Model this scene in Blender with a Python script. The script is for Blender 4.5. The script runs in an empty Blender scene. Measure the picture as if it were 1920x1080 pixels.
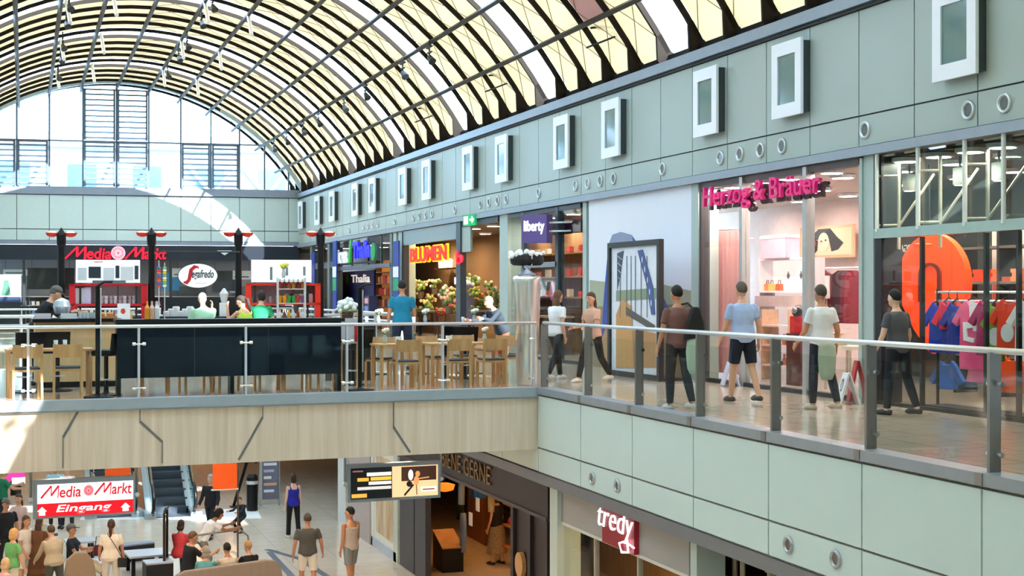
import bpy, bmesh, random
from math import *
from mathutils import Vector, Matrix
random.seed(7)
SC = bpy.context.scene
COL = SC.collection
# ---------------------------------------------------------------- survey of the hall (metres, X across, Y along the hall, Z up)
F = 2600.0; HY = 548.0; VX = 45.0; PSI = atan((960 - VX) / F); EYE = 1.62
CP, SP = cos(PSI), sin(PSI)
LZ = -4.85                      # lower floor level
XW = 11.7                       # shop fronts of the upper walkway
def dirxy(px):
    a = (px - 960) / F
    return a * CP + SP, -a * SP + CP
def at(px, zc):
    d = dirxy(px); return d[0] * zc, d[1] * zc
def zat(py, zc): return EYE - (py - HY) * zc / F
def on_x(px, X=XW):
    d = dirxy(px); zc = X / d[0]; return d[1] * zc, zc
def on_line(px, A, B):
    d = dirxy(px); ex, ey = B[0] - A[0], B[1] - A[1]
    det = d[0] * (-ey) + ex * d[1]
    zc = (A[0] * (-ey) + ex * A[1]) / det
    return d[0] * zc, d[1] * zc, zc
ONES = 'zeroth first second third fourth fifth sixth seventh eighth ninth tenth eleventh twelfth thirteenth fourteenth fifteenth sixteenth seventeenth eighteenth nineteenth'.split()
TENS = {2: 'twent', 3: 'thirt', 4: 'fort', 5: 'fift'}
def ordw(n):
    if n < 20: return ONES[n]
    t, o = divmod(n, 10)
    return TENS[t] + 'ieth' if o == 0 else TENS[t] + 'y-' + ONES[o]
# ---------------------------------------------------------------- materials
def lin(h):
    if isinstance(h, str):
        h = h.lstrip('#'); v = [int(h[i:i + 2], 16) / 255 for i in (0, 2, 4)]
    else: v = h
    return tuple(c / 12.92 if c <= .04045 else ((c + .055) / 1.055) ** 2.4 for c in v) + (1,)
_M = {}
def mat(h, rough=.6, metal=0., emit=0., var=.10, scale=6., spec=.5, stretch=None, key=None):
    k = (str(h), rough, metal, emit, var, scale, spec, stretch)
    if k in _M: return _M[k]
    m = bpy.data.materials.new('surface'); m.use_nodes = True
    nt = m.node_tree; b = nt.nodes['Principled BSDF']; c = lin(h)
    if 0 < emit < 3: emit *= .45
    b.inputs['Roughness'].default_value = rough; b.inputs['Metallic'].default_value = metal
    b.inputs['Specular IOR Level'].default_value = spec
    if emit:
        b.inputs['Base Color'].default_value = c
        b.inputs['Emission Color'].default_value = c; b.inputs['Emission Strength'].default_value = emit
    elif var:
        tc = nt.nodes.new('ShaderNodeTexCoord'); mp = nt.nodes.new('ShaderNodeMapping')
        nz = nt.nodes.new('ShaderNodeTexNoise'); mx = nt.nodes.new('ShaderNodeMix'); mx.data_type = 'RGBA'
        nz.inputs['Scale'].default_value = scale; nz.inputs['Detail'].default_value = 3
        if stretch: mp.inputs['Scale'].default_value = stretch
        nt.links.new(tc.outputs['Object'], mp.inputs[0]); nt.links.new(mp.outputs[0], nz.inputs['Vector'])
        nt.links.new(nz.outputs['Fac'], mx.inputs[0])
        mx.inputs[6].default_value = tuple(max(0, x * (1 - var)) for x in c[:3]) + (1,)
        mx.inputs[7].default_value = tuple(min(1, x * (1 + var)) for x in c[:3]) + (1,)
        nt.links.new(mx.outputs[2], b.inputs['Base Color'])
    else: b.inputs['Base Color'].default_value = c
    _M[k] = m; return m
def glass(tint='#ffffff', refl=.08, rough=0., key='g'):
    k = ('glass', tint, refl, rough)
    if k in _M: return _M[k]
    m = bpy.data.materials.new('clear_glass'); m.use_nodes = True; nt = m.node_tree; nt.nodes.clear()
    o = nt.nodes.new('ShaderNodeOutputMaterial'); t = nt.nodes.new('ShaderNodeBsdfTransparent'); g = nt.nodes.new('ShaderNodeBsdfGlossy')
    mx = nt.nodes.new('ShaderNodeMixShader'); lw = nt.nodes.new('ShaderNodeLayerWeight'); mp = nt.nodes.new('ShaderNodeMapRange')
    t.inputs[0].default_value = lin(tint); g.inputs['Roughness'].default_value = rough
    lw.inputs[0].default_value = .25
    mp.inputs['To Min'].default_value = refl * .5; mp.inputs['To Max'].default_value = min(.8, refl * 5)
    nt.links.new(lw.outputs['Facing'], mp.inputs['Value']); nt.links.new(mp.outputs[0], mx.inputs[0])
    nt.links.new(t.outputs[0], mx.inputs[1]); nt.links.new(g.outputs[0], mx.inputs[2]); nt.links.new(mx.outputs[0], o.inputs[0])
    _M[k] = m; return m
def fabric(h, trans=.6):
    k = ('fabric', h, trans)
    if k in _M: return _M[k]
    m = bpy.data.materials.new('blind_fabric'); m.use_nodes = True; nt = m.node_tree; nt.nodes.clear()
    o = nt.nodes.new('ShaderNodeOutputMaterial'); d = nt.nodes.new('ShaderNodeBsdfDiffuse'); t = nt.nodes.new('ShaderNodeBsdfTranslucent')
    mx = nt.nodes.new('ShaderNodeMixShader'); mx.inputs[0].default_value = trans
    nz = nt.nodes.new('ShaderNodeTexNoise'); nz.inputs['Scale'].default_value = 1.3; nz.inputs['Detail'].default_value = 4
    tc = nt.nodes.new('ShaderNodeTexCoord'); mc = nt.nodes.new('ShaderNodeMix'); mc.data_type = 'RGBA'
    c = lin(h); mc.inputs[6].default_value = tuple(x * .86 for x in c[:3]) + (1,); mc.inputs[7].default_value = c
    nt.links.new(tc.outputs['Object'], nz.inputs['Vector']); nt.links.new(nz.outputs['Fac'], mc.inputs[0])
    nt.links.new(mc.outputs[2], d.inputs[0]); nt.links.new(mc.outputs[2], t.inputs[0])
    nt.links.new(d.outputs[0], mx.inputs[1]); nt.links.new(t.outputs[0], mx.inputs[2]); nt.links.new(mx.outputs[0], o.inputs[0])
    _M[k] = m; return m
def stone(h1, h2, tile, grout, rough=.25, bump=0):
    m = bpy.data.materials.new('stone_tiles'); m.use_nodes = True; nt = m.node_tree; b = nt.nodes['Principled BSDF']
    tc = nt.nodes.new('ShaderNodeTexCoord'); br = nt.nodes.new('ShaderNodeTexBrick'); nz = nt.nodes.new('ShaderNodeTexNoise')
    nz.inputs['Scale'].default_value = 2.5; nz.inputs['Detail'].default_value = 6
    mx = nt.nodes.new('ShaderNodeMix'); mx.data_type = 'RGBA'; mx.inputs[6].default_value = lin(h1); mx.inputs[7].default_value = lin(h2)
    br.inputs['Scale'].default_value = 1.0; br.inputs['Brick Width'].default_value = tile; br.inputs['Row Height'].default_value = tile
    br.inputs['Mortar Size'].default_value = .006; br.offset = 0; br.inputs['Mortar'].default_value = lin(grout)
    nt.links.new(tc.outputs['Object'], br.inputs['Vector']); nt.links.new(tc.outputs['Object'], nz.inputs['Vector'])
    nt.links.new(nz.outputs['Fac'], mx.inputs[0]); nt.links.new(mx.outputs[2], br.inputs['Color1']); nt.links.new(mx.outputs[2], br.inputs['Color2'])
    nt.links.new(br.outputs['Color'], b.inputs['Base Color']); b.inputs['Roughness'].default_value = rough
    return m
def wood(h1, h2, sx=14., sz=.7, rough=.5, axis='x'):
    k = ('wood', h1, h2, sx, sz, rough, axis)
    if k in _M: return _M[k]
    m = bpy.data.materials.new('wood_grain'); m.use_nodes = True; nt = m.node_tree; b = nt.nodes['Principled BSDF']
    tc = nt.nodes.new('ShaderNodeTexCoord'); mp = nt.nodes.new('ShaderNodeMapping'); nz = nt.nodes.new('ShaderNodeTexNoise')
    mp.inputs['Scale'].default_value = {'x': (sx, sx, sz), 'y': (sz, sx, sx), 'z': (sx, sz, sx)}[axis]
    nz.inputs['Scale'].default_value = 1.; nz.inputs['Detail'].default_value = 5; nz.inputs['Roughness'].default_value = .6
    cr = nt.nodes.new('ShaderNodeValToRGB'); cr.color_ramp.elements[0].position = .3; cr.color_ramp.elements[1].position = .7
    cr.color_ramp.elements[0].color = lin(h1); cr.color_ramp.elements[1].color = lin(h2)
    nt.links.new(tc.outputs['Object'], mp.inputs[0]); nt.links.new(mp.outputs[0], nz.inputs['Vector']); nt.links.new(nz.outputs['Fac'], cr.inputs[0])
    nt.links.new(cr.outputs[0], b.inputs['Base Color']); b.inputs['Roughness'].default_value = rough
    _M[k] = m; return m
STEEL = mat('#e2e5e8', .32, .55, var=.05, scale=20, stretch=(1, 1, .1))
DSTEEL = mat('#9b9a98', .35, .8, var=.05)
BLACK = mat('#0b0c0f', .4, var=.15, spec=.3)
GREY = mat('#7d868f', .5)
SAGE = mat('#a8b6b0', .42, var=.04, scale=1.2)
SAGE2 = mat('#d0e0dc', .42, var=.04, scale=1.2)
JOINT = mat('#454b4d', .7)
WHITE = mat('#eceff5', .5, var=.03)
OAK = wood('#c48f58', '#e0b07c', 10, 1.2)
# ---------------------------------------------------------------- mesh builder
class MB:
    def __init__(s): s.bm = bmesh.new(); s.mi = 0
    def _f(s, vs):
        try:
            f = s.bm.faces.new(vs); f.material_index = s.mi; return f
        except ValueError: return None
    def hexa(s, p):
        v = [s.bm.verts.new(q) for q in p]
        for a in ((3, 2, 1, 0), (4, 5, 6, 7), (0, 1, 5, 4), (1, 2, 6, 5), (2, 3, 7, 6), (3, 0, 4, 7)): s._f([v[i] for i in a])
        return s
    def box(s, x0, x1, y0, y1, z0, z1):
        if x0 > x1: x0, x1 = x1, x0
        if y0 > y1: y0, y1 = y1, y0
        if z0 > z1: z0, z1 = z1, z0
        return s.hexa([(x0, y0, z0), (x1, y0, z0), (x1, y1, z0), (x0, y1, z0), (x0, y0, z1), (x1, y0, z1), (x1, y1, z1), (x0, y1, z1)])
    def obox(s, c, sz, rx=0, ry=0, rz=0):
        R = Matrix.Rotation(radians(rz), 3, 'Z') @ Matrix.Rotation(radians(ry), 3, 'Y') @ Matrix.Rotation(radians(rx), 3, 'X')
        a, b, d = sz[0] / 2, sz[1] / 2, sz[2] / 2; c = Vector(c)
        return s.hexa([c + R @ Vector(q) for q in ((-a, -b, -d), (a, -b, -d), (a, b, -d), (-a, b, -d), (-a, -b, d), (a, -b, d), (a, b, d), (-a, b, d))])
    def bar(s, p0, p1, w, h):
        p0, p1 = Vector(p0), Vector(p1); d = (p1 - p0).normalized()
        up = Vector((0, 0, 1)) if abs(d.z) < .95 else Vector((0, 1, 0))
        r = d.cross(up).normalized() * w / 2; u = r.cross(d).normalized() * h / 2
        return s.hexa([p0 - r - u, p0 + r - u, p1 + r - u, p1 - r - u, p0 - r + u, p0 + r + u, p1 + r + u, p1 - r + u])
    def rings(s, rs, closed=False, cap=True):
        R = [[s.bm.verts.new(q) for q in r] for r in rs]; n = len(R[0])
        for a, b in zip(R, R[1:] + ([R[0]] if closed else [])):
            for i in range(n): s._f([a[i], a[(i + 1) % n], b[(i + 1) % n], b[i]])
        if cap and not closed: s._f(R[0][::-1]); s._f(R[-1])
        return s
    def tube(s, pts, r, n=8, cap=True, ell=None):
        pts = [Vector(p) for p in pts]; rr = r if isinstance(r, (list, tuple)) else [r] * len(pts)
        t0 = (pts[1] - pts[0]).normalized(); a = Vector((1, 0, 0)) if abs(t0.x) < .9 else Vector((0, 1, 0))
        nx = (a - t0 * a.dot(t0)).normalized(); out = []
        for i, p in enumerate(pts):
            t = (pts[min(i + 1, len(pts) - 1)] - pts[max(i - 1, 0)])
            t = t.normalized() if t.length > 1e-9 else t0
            nx = (nx - t * nx.dot(t)).normalized(); ny = t.cross(nx)
            out.append([p + (nx * cos(2 * pi * k / n) + ny * sin(2 * pi * k / n) * (ell or 1)) * rr[i] for k in range(n)])
        return s.rings(out, cap=cap)
    def lathe(s, prof, n=16, c=(0, 0, 0), cap=True):
        c = Vector(c)
        return s.rings([[c + Vector((r * cos(2 * pi * k / n), r * sin(2 * pi * k / n), z)) for k in range(n)] for r, z in prof], cap=cap)
    def ball(s, c, r, n=12, m=8, R=None):
        c = Vector(c); r = r if isinstance(r, (tuple, list, Vector)) else (r, r, r); rs = []
        for j in range(m + 1):
            a = pi * (j + .02) / (m + .04) - pi / 2
            q = [Vector((r[0] * cos(a) * cos(2 * pi * k / n), r[1] * cos(a) * sin(2 * pi * k / n), r[2] * sin(a))) for k in range(n)]
            rs.append([c + (R @ v if R else v) for v in q])
        return s.rings(rs)
    def limb(s, p0, p1, r0, r1, n=10):
        s.tube([p0, p1], [r0, r1], n); s.ball(p0, r0, n, 6); s.ball(p1, r1, n, 6); return s
    def poly(s, pts, y0, y1, depth='y'):     # 2-D outline (x,z) extruded from y0 to y1
        v0 = [s.bm.verts.new((x, y0, z)) for x, z in pts]; v1 = [s.bm.verts.new((x, y1, z)) for x, z in pts]; n = len(pts)
        s._f(v0); s._f(v1[::-1])
        for i in range(n): s._f([v0[i], v1[i], v1[(i + 1) % n], v0[(i + 1) % n]])
        return s
    def slab(s, pts, z0, z1):                # plan outline (x,y) extruded in z
        v0 = [s.bm.verts.new((x, y, z0)) for x, y in pts]; v1 = [s.bm.verts.new((x, y, z1)) for x, y in pts]; n = len(pts)
        s._f(v0[::-1]); s._f(v1)
        for i in range(n): s._f([v0[i], v0[(i + 1) % n], v1[(i + 1) % n], v1[i]])
        return s
    def disc(s, x, z, rx, rz, y0, y1, n=24): return s.poly([(x + rx * cos(2 * pi * k / n), z + rz * sin(2 * pi * k / n)) for k in range(n)], y0, y1)
    def m(s, i): s.mi = i; return s
    def build(s, name, mats, parent=None, smooth=False, loc=None, rz=0, bevel=0):
        bmesh.ops.recalc_face_normals(s.bm, faces=s.bm.faces)
        if bevel: bmesh.ops.bevel(s.bm, geom=[e for e in s.bm.edges], offset=bevel, segments=2, affect='EDGES', profile=.6)
        me = bpy.data.meshes.new(name); s.bm.to_mesh(me); s.bm.free()
        for q in (mats if isinstance(mats, (list, tuple)) else [mats]): me.materials.append(q)
        if smooth:
            for p in me.polygons: p.use_smooth = True
        o = bpy.data.objects.new(name, me); COL.objects.link(o)
        if parent: o.parent = parent
        if loc: o.location = loc
        if rz: o.rotation_euler = (0, 0, rz)
        return o
def tag(o, label, cat, group=None, kind=None):
    if kind: o['kind'] = kind
    if label: o['label'] = label; o['category'] = cat
    if group: o['group'] = group
    return o
def struct(o): o['kind'] = 'structure'; return o
def thing(name, label, cat, loc=(0, 0, 0), rz=0, group=None, kind=None):
    o = bpy.data.objects.new(name, None); COL.objects.link(o); o.location = loc; o.rotation_euler = (0, 0, rz); o.empty_display_size = .1
    return tag(o, label, cat, group, kind)
def kids(o): return [c for c in COL.objects if c.parent == o]
_kids = {}
def dup(root, loc, rz, label=None, group=None):
    if root.name not in _kids:
        t = []
        for c in kids(root): t.append((c, kids(c)))
        _kids[root.name] = t
    r = root.copy(); COL.objects.link(r); r.location = loc; r.rotation_euler = (0, 0, rz)
    if label: r['label'] = label
    if group: r['group'] = group
    for c, gs in _kids[root.name]:
        k = c.copy(); COL.objects.link(k); k.parent = r
        for g in gs:
            q = g.copy(); COL.objects.link(q); q.parent = k
    return r
def text(name, body, m, parent, x0, x1, z0, z1, y, depth=.02, shear=0., bold=0., tilt=0., align_keep=False, mirror=False, group=None):
    """lettering filling the local rectangle x0..x1, z0..z1, facing -y"""
    cu = bpy.data.curves.new(name, 'FONT'); cu.body = body; cu.size = 1; cu.shear = shear; cu.offset = bold; cu.resolution_u = 4; cu.extrude = .5
    o = bpy.data.objects.new(name, cu); COL.objects.link(o)
    dg = bpy.context.evaluated_depsgraph_get(); me = bpy.data.meshes.new_from_object(o.evaluated_get(dg))
    bpy.data.objects.remove(o); bpy.data.curves.remove(cu)
    xs = [v.co.x for v in me.vertices]; ys = [v.co.y for v in me.vertices]
    ax, bx, ay, by = min(xs), max(xs), min(ys), max(ys)
    for v in me.vertices:
        u = (v.co.x - ax) / (bx - ax); w = (v.co.y - ay) / (by - ay); d = v.co.z
        if mirror: u = 1 - u
        v.co = (x0 + (x1 - x0) * u, y - depth / 2 - d * depth, z0 + (z1 - z0) * w + tilt * (x1 - x0) * u)
    me.materials.clear(); me.materials.append(m)
    r = bpy.data.objects.new(name, me); COL.objects.link(r); r.parent = parent
    return r
def area(name, loc, size, power, color=(1, 1, 1), rot=(0, 0, 0), sy=None):
    l = bpy.data.lights.new(name, 'AREA'); l.energy = power; l.color = color; l.size = size
    if sy: l.shape = 'RECTANGLE'; l.size_y = sy
    o = bpy.data.objects.new(name, l); COL.objects.link(o); o.location = loc; o.rotation_euler = rot; return o
REMESH = []
def remesh(o, vox, it=4):
    md = o.modifiers.new('r', 'REMESH'); md.mode = 'VOXEL'; md.voxel_size = vox
    s = o.modifiers.new('s', 'SMOOTH'); s.iterations = it; s.factor = .5
    REMESH.append(o); return o
def apply_remesh():
    dg = bpy.context.evaluated_depsgraph_get(); dg.update()
    for o in REMESH:
        me = bpy.data.meshes.new_from_object(o.evaluated_get(dg)); ms = list(o.data.materials)
        o.modifiers.clear(); o.data = me
        me.materials.clear()
        for q in ms: me.materials.append(q)
        me.polygons.foreach_set('use_smooth', [True] * len(me.polygons)); me.polygons.foreach_set('material_index', [0] * len(me.polygons))
# ================================================================ plan lines
GA, GB = at(0, F / 127.7), at(1008, F / 110.5)            # front edge of the cross gallery
PB, PA = at(1010, F / 110.5), at(1846, F / 210.5)         # parapet edge of the shop walkway
FA, FB = at(0, 59.5), (XW, on_x(562)[0])                  # far end wall
def ext(A, B, d):                                          # point d metres before A on the line A-B
    v = Vector((B[0] - A[0], B[1] - A[1])).normalized(); return (A[0] - v.x * d, A[1] - v.y * d)
GRZ = atan2(GB[1] - GA[1], GB[0] - GA[0]); FRZ = atan2(FB[1] - FA[1], FB[0] - FA[0])
G0 = ext(GA, GB, 4.2); GLEN = hypot(GB[0] - G0[0], GB[1] - G0[1])
F0 = ext(FA, FB, 3.6); FLEN = hypot(FB[0] - F0[0], FB[1] - F0[1])
PDIR = Vector((PB[0] - PA[0], PB[1] - PA[1])).normalized()
PS = ext(PA, PB, 4.0); PE = PB
def par_x(y): return PA[0] + (y - PA[1]) * (PB[0] - PA[0]) / (PB[1] - PA[1])
def gal(px):                                               # distance along the gallery edge, depth
    x, y, zc = on_line(px, GA, GB); return hypot(x - G0[0], y - G0[1]), zc
def far(px):
    x, y, zc = on_line(px, FA, FB); return hypot(x - F0[0], y - F0[1]), zc
# ================================================================ floors and slabs
FLOOR = stone('#d9c6b2', '#bda892', .6, '#84766a', .13)
LFLOOR = stone('#e6d9c8', '#d2c2ae', 1.2, '#b3a797', .16)
SHOPF = mat('#9a8f86', .3, var=.08)
CEILG = mat('#8d8a84', .7)
BKY, FSY = 31.6, 44.6                                      # back edge of the bridge, front edge of the floor at the far end
b = MB(); b.slab([G0, GB, PB, (8.3, BKY), (-4.3, BKY - .5)], -1.0, 0); struct(b.build('floor', FLOOR))
b = MB(); b.slab([PB, (XW + .2, PB[1]), (XW + .2, 62.5), (8.3, 62.5), (8.3, BKY)], -1.0, 0); struct(b.build('floor', FLOOR))
b = MB(); b.slab([(-4.3, FSY), (8.3, FSY), (8.3, 62.5), F0], -1.0, 0); struct(b.build('floor', FLOOR))
b = MB(); b.slab([PS, PB, (XW + .2, PB[1]), (XW + .2, PS[1])], -1.5, 0); struct(b.build('floor', FLOOR))
b = MB(); b.slab([(-4.3, -9), (-.5, -9), (-.5, 21.3), (-4.3, 21.3)], -1.5, -.02); struct(b.build('floor', FLOOR))
b = MB(); b.box(-4.3, 16.5, -9, 66, LZ - .3, LZ); struct(b.build('floor', LFLOOR))
# dark inlay lines of the lower floor
b = MB()
for p, q in (((500, 1030), (562, 1048)), ((562, 1048), (640, 1098)), ((505, 1035), (560, 1095)), ((640, 1098), (760, 1180))):
    zc0 = (EYE - LZ) * F / (p[1] - HY); zc1 = (EYE - LZ) * F / (q[1] - HY)
    A, B2 = at(p[0], zc0), at(q[0], zc1); b.bar((*A, LZ + .002), (*B2, LZ + .002), .16, .008)
struct(b.build('trim_1', mat('#5d6672', .3)))
# ================================================================ gallery fascia (timber with bent joints) and ledge
WOODF = wood('#cdbda7', '#e6d8c5', 9, .35, .6)
b = MB(); b.box(0, GLEN, -.02, .12, -1.04, -.14); o = struct(b.build('wall_gallery_front', WOODF, loc=(*G0, 0), rz=GRZ))
b = MB(); JW = .02
for pts in (((147, 769), (118, 820), (118, 877)), ((262, 763), (262, 790), (304, 828), (304, 868)), ((492, 757), (492, 782), (447, 862)), ((737, 752), (737, 800), (768, 848))):
    for (p, q) in zip(pts, pts[1:]):
        a0, z0 = gal(p[0]); a1, z1 = gal(q[0]); b.bar((a0, -.022, max(-1.04, zat(p[1], z0))), (a1, -.022, max(-1.04, zat(q[1], z1))), .012, .036)
struct(b.build('trim_2', mat('#6b6f70', .5), loc=(*G0, 0), rz=GRZ))
b = MB(); b.box(0, GLEN + .06, -.09, .16, -.14, .012).box(0, GLEN + .06, -.06, .1, -.165, -.14)
struct(b.build('trim_3', mat('#9fadb7', .45, .1), loc=(*G0, 0), rz=GRZ))
# ================================================================ walkway parapet: panelled front + steel ledge (local x runs from the far corner towards the camera)
PRZ = atan2(-PDIR.y, -PDIR.x)
PLEN = hypot(PS[0] - PB[0], PS[1] - PB[1])
def par(px):
    x, y, zc = on_line(px, PA, PB); return hypot(x - PB[0], y - PB[1]), zc
JPX = [1092, 1189, 1304, 1445, 1620.6, 1846]
JA = [par(p)[0] for p in JPX]; PITCH = (JA[-1] - JA[0]) / 5
JALL = [JA[0] + PITCH * i for i in range(-12, 9)]
def panels(bm, edges, z0, z1, g=.014, y0=-.03, y1=.02):
    for p, q in zip(edges, edges[1:]): bm.box(p + g, q - g, y0, y1, z0 + g, z1 - g)
ed = sorted(JALL)
b = MB(); b.m(1).box(ed[0], ed[-1], 0, .2, -1.42, -.115); b.m(0)
panels(b, [e for e in ed if e <= JA[0] - .9 * PITCH], -1.42, -1.02)
ed2 = [.04] + JA + [JA[-1] + PITCH, JA[-1] + 2 * PITCH]
panels(b, ed2, -1.01, -.12); panels(b, [JA[0] - PITCH] + ed2[1:], -1.42, -1.01)
struct(b.build('wall_parapet', [SAGE2, JOINT], loc=(*PB, 0), rz=PRZ))
b = MB(); b.box(-.09, PLEN, -.06, .22, -.10, .014); struct(b.build('trim_4', mat('#a0a7b0', .35, .35), loc=(*PB, 0), rz=PRZ))
b = MB(); b.box(ed[0], ed[-1], -.05, .5, -1.6, -1.43); struct(b.build('trim_5', mat('#83858b', .4, .5), loc=(*PB, 0), rz=PRZ))
# ================================================================ fascia over the upper shops
MOD = 1.354; Y0 = on_x(1052)[0]                              # one edge of a clear roof bay
def ymod(k): return Y0 + MOD * k
ks = list(range(-22, 25))
b = MB(); b.m(1).box(XW - .02, XW + .25, -3, 62.2, 3.76, 5.82); b.m(0)
for k in ks:
    y0, y1 = ymod(k), min(ymod(k + 1), 62.1)
    b.box(XW - .05, XW, y0 + .012, y1 - .012, 4.235, 5.78); b.box(XW - .05, XW, y0 + .012, y1 - .012, 3.775, 4.21)
struct(b.build('wall_right', [SAGE, JOINT]))
b = MB(); b.box(XW - .16, XW + .5, -3, 62.2, 5.84, 6.03); b.m(1).box(XW - .1, XW + .5, -3, 62.2, 5.79, 5.84); struct(b.build('trim_6', [mat('#8f979f', .4, .5), mat('#20262a')]))
b = MB(); b.box(XW - .12, XW + .3, -3, 62.2, 3.62, 3.755); struct(b.build('trim_7', mat('#969ea6', .4, .5)))
# left side of the hall (out of view, closes the room)
b = MB(); b.box(-4.5, -4.25, -9, 66, LZ, 6.1); struct(b.build('wall_left', SAGE))
b = MB(); b.box(-4.5, 16.5, -9.2, -9, LZ, 11); struct(b.build('wall_rear', SAGE))
# ================================================================ far end wall
fw = dict(loc=(*F0, 0), rz=FRZ)
FJ = [far(p)[0] for p in (31.5, 92.6, 155.6, 218.5, 279, 339, 395.5, 449, 496, 541)]
st = FJ[1] - FJ[0]; FE = [FJ[0] - 2 * st, FJ[0] - st] + FJ + [FLEN - .02]
b = MB(); b.m(1).box(0, FLEN, .02, .3, 3.72, 5.86); b.m(0)
panels(b, FE, 4.355, 5.84, .013); panels(b, FE, 3.86, 4.345, .013)
struct(b.build('wall_far', [mat('#b9ccca', .45, var=.04), JOINT], **fw))
b = MB(); b.box(0, FLEN, -.12, .4, 5.86, 6.2); b.box(0, FLEN, -.08, .3, 3.7, 3.855); struct(b.build('trim_8', mat('#8791a0', .45, .4), **fw))
CX = (3.8 - F0[0]) / cos(FRZ); CZ = 1.46; RA = 9.3
win = thing('window_1', None, None, (*F0, 0), FRZ, kind='structure')
def arcz(x, r=RA): return CZ + sqrt(max(0, r * r - (x - CX) ** 2))
MUL = mat('#5a6f84', .5); MULD = mat('#3a4654', .5)
b = MB()
zt = zat(267, 60.8)
for i, x in enumerate(FE[:-1]):
    if abs(x - CX) < 8: b.box(x - .035, x + .035, -.05, .08, 6.2, arcz(x))
b.box(CX - 8, FLEN - .35, -.05, .08, zt - .03, zt + .03)
n = 40; inn = [(CX + (RA - .02) * cos(radians(30 + 120 * i / n)), CZ + (RA - .02) * sin(radians(30 + 120 * i / n))) for i in range(n + 1)]
out = [(CX + (RA + .2) * cos(radians(30 + 120 * i / n)), CZ + (RA + .2) * sin(radians(30 + 120 * i / n))) for i in range(n + 1)]
b.m(1)
for i in range(n): b.poly([inn[i], inn[i + 1], out[i + 1], out[i]], -.1, .15)
b.build('frame', [MUL, mat('#9fb4c4', .5)], win)
b = MB(); b.poly([(CX - 8, 6.1), (CX + 8, 6.1)] + inn, .0, .02); b.build('glass_pane', glass('#f2fbff', .03), win)
LV = mat('#56636f', .55)
def louver(i, z0, z1, dz=.235):
    x0, x1 = FE[i] + .04, FE[i + 1] - .04; b = MB()
    b.box(x0, x0 + .09, -.2, -.08, z0, z1).box(x1 - .09, x1, -.2, -.08, z0, z1).box(x0, x1, -.2, -.08, z1 - .06, z1)
    z = z0 + .1
    while z < z1 - .08:
        b.obox(((x0 + x1) / 2, -.14, z), (x1 - x0 - .1, .16, .022), rx=28); z += dz
    b.build('louver_blind', LV, win)
ztop = zat(170, 60.8)
louver(4, zt + .05, ztop); louver(5, zt + .05, ztop)
for i in (1, 2, 4, 5, 7, 8): louver(i, 6.22, zt - .04)
# the building across the street, seen through the end window
e = thing('building', 'pale building across the street seen through the arched end window', 'building', (4, 78, 0))
b = MB(); b.box(-22, 26, 0, 8, LZ, 10.2).box(-22.2, 26.2, -.3, .2, 9.4, 9.6); b.build('facade', mat('#9aa3aa', .8, var=.03), e)
for i in range(9):
    x = -12 + 3.4 * i; b = MB(); b.box(x, x + 1.5, -.06, .05, 6.4, 8.5); b.m(1).box(x - .1, x + 1.6, -.1, .04, 6.25, 6.4)
    b.build('window', [mat('#46718c', .2), mat('#8fa6b4')], e)
for i in range(3):
    b = MB(); x = 4.5 + 3 * i; b.bar((x, -.2, 5.4), (x + 2.6, -.2, 8.6), .28, .18).bar((x + 2.6, -.2, 5.4), (x, -.2, 8.6), .28, .18); b.build('brace', mat('#dfe6ea', .5), e)
b = MB(); b.box(3, 14, -.25, -.05, 6.9, 7.1); b.build('cross_beam', mat('#8fb3c6', .5), e)
# ================================================================ vaulted roof
roof = thing('ceiling', None, None, (3.8, 0, 1.46), 0, kind='structure')
RIBM = mat('#211a14', .8, spec=.2); PURM = mat('#26211c', .6)
def arc_pts(r, a0, a1, n): return [(r * cos(radians(a0 + (a1 - a0) * i / n)), r * sin(radians(a0 + (a1 - a0) * i / n))) for i in range(n + 1)]
b = MB(); n = 36; pi_, po_ = arc_pts(9.29, 31, 149, n), arc_pts(9.40, 31, 149, n)
for i in range(n): b.poly([pi_[i], pi_[i + 1], po_[i + 1], po_[i]], -.032, .032)
zb = 5.98 - 1.46
for s in (1, -1):
    a = radians(33.4); xi = 9.29 * cos(a)
    pts = [(xi, 9.29 * sin(a)), (xi + .02, zb + .12), (xi + .12, zb), (8.6, zb), (9.4 * cos(radians(31)), 9.4 * sin(radians(31))), (9.4 * cos(a), 9.4 * sin(a))]
    pts = [(s * x, z) for x, z in pts]; b.poly(pts, -.032, .032)
rib0 = b.build('roof_rib', RIBM, roof); rib0.location.y = ymod(-29)
for k in range(-28, 26):
    r = rib0.copy(); COL.objects.link(r); r.location.y = ymod(k)
YR0, YR1 = ymod(-29), 64.3
for i in range(-1, 16):
    a = radians(30 + 8.5 * i) if i < 8 else radians(180 - (30 + 8.5 * (14 - i)))
    if i in (-1, 15): continue
    if i in (0, 14): continue
    b = MB(); b.box(-.045, .045, YR0, YR1, -.07, .07); o = b.build('roof_purlin', PURM, roof)
    o.rotation_euler = (0, -a + pi / 2, 0); o.location = (9.2 * cos(a), 0, 9.2 * sin(a))
CREAM = fabric('#f5ead0', .28); ROSE = fabric('#b79a92', .35)
CLEARG = glass('#fafdff', .03)
def sheet(y0, y1, a0, a1, n, r=9.42, th=.012):
    b = MB(); p, q = arc_pts(r, a0, a1, n), arc_pts(r + th, a0, a1, n)
    for i in range(n): b.poly([p[i], p[i + 1], q[i + 1], q[i]], y0, y1)
    return b
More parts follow.
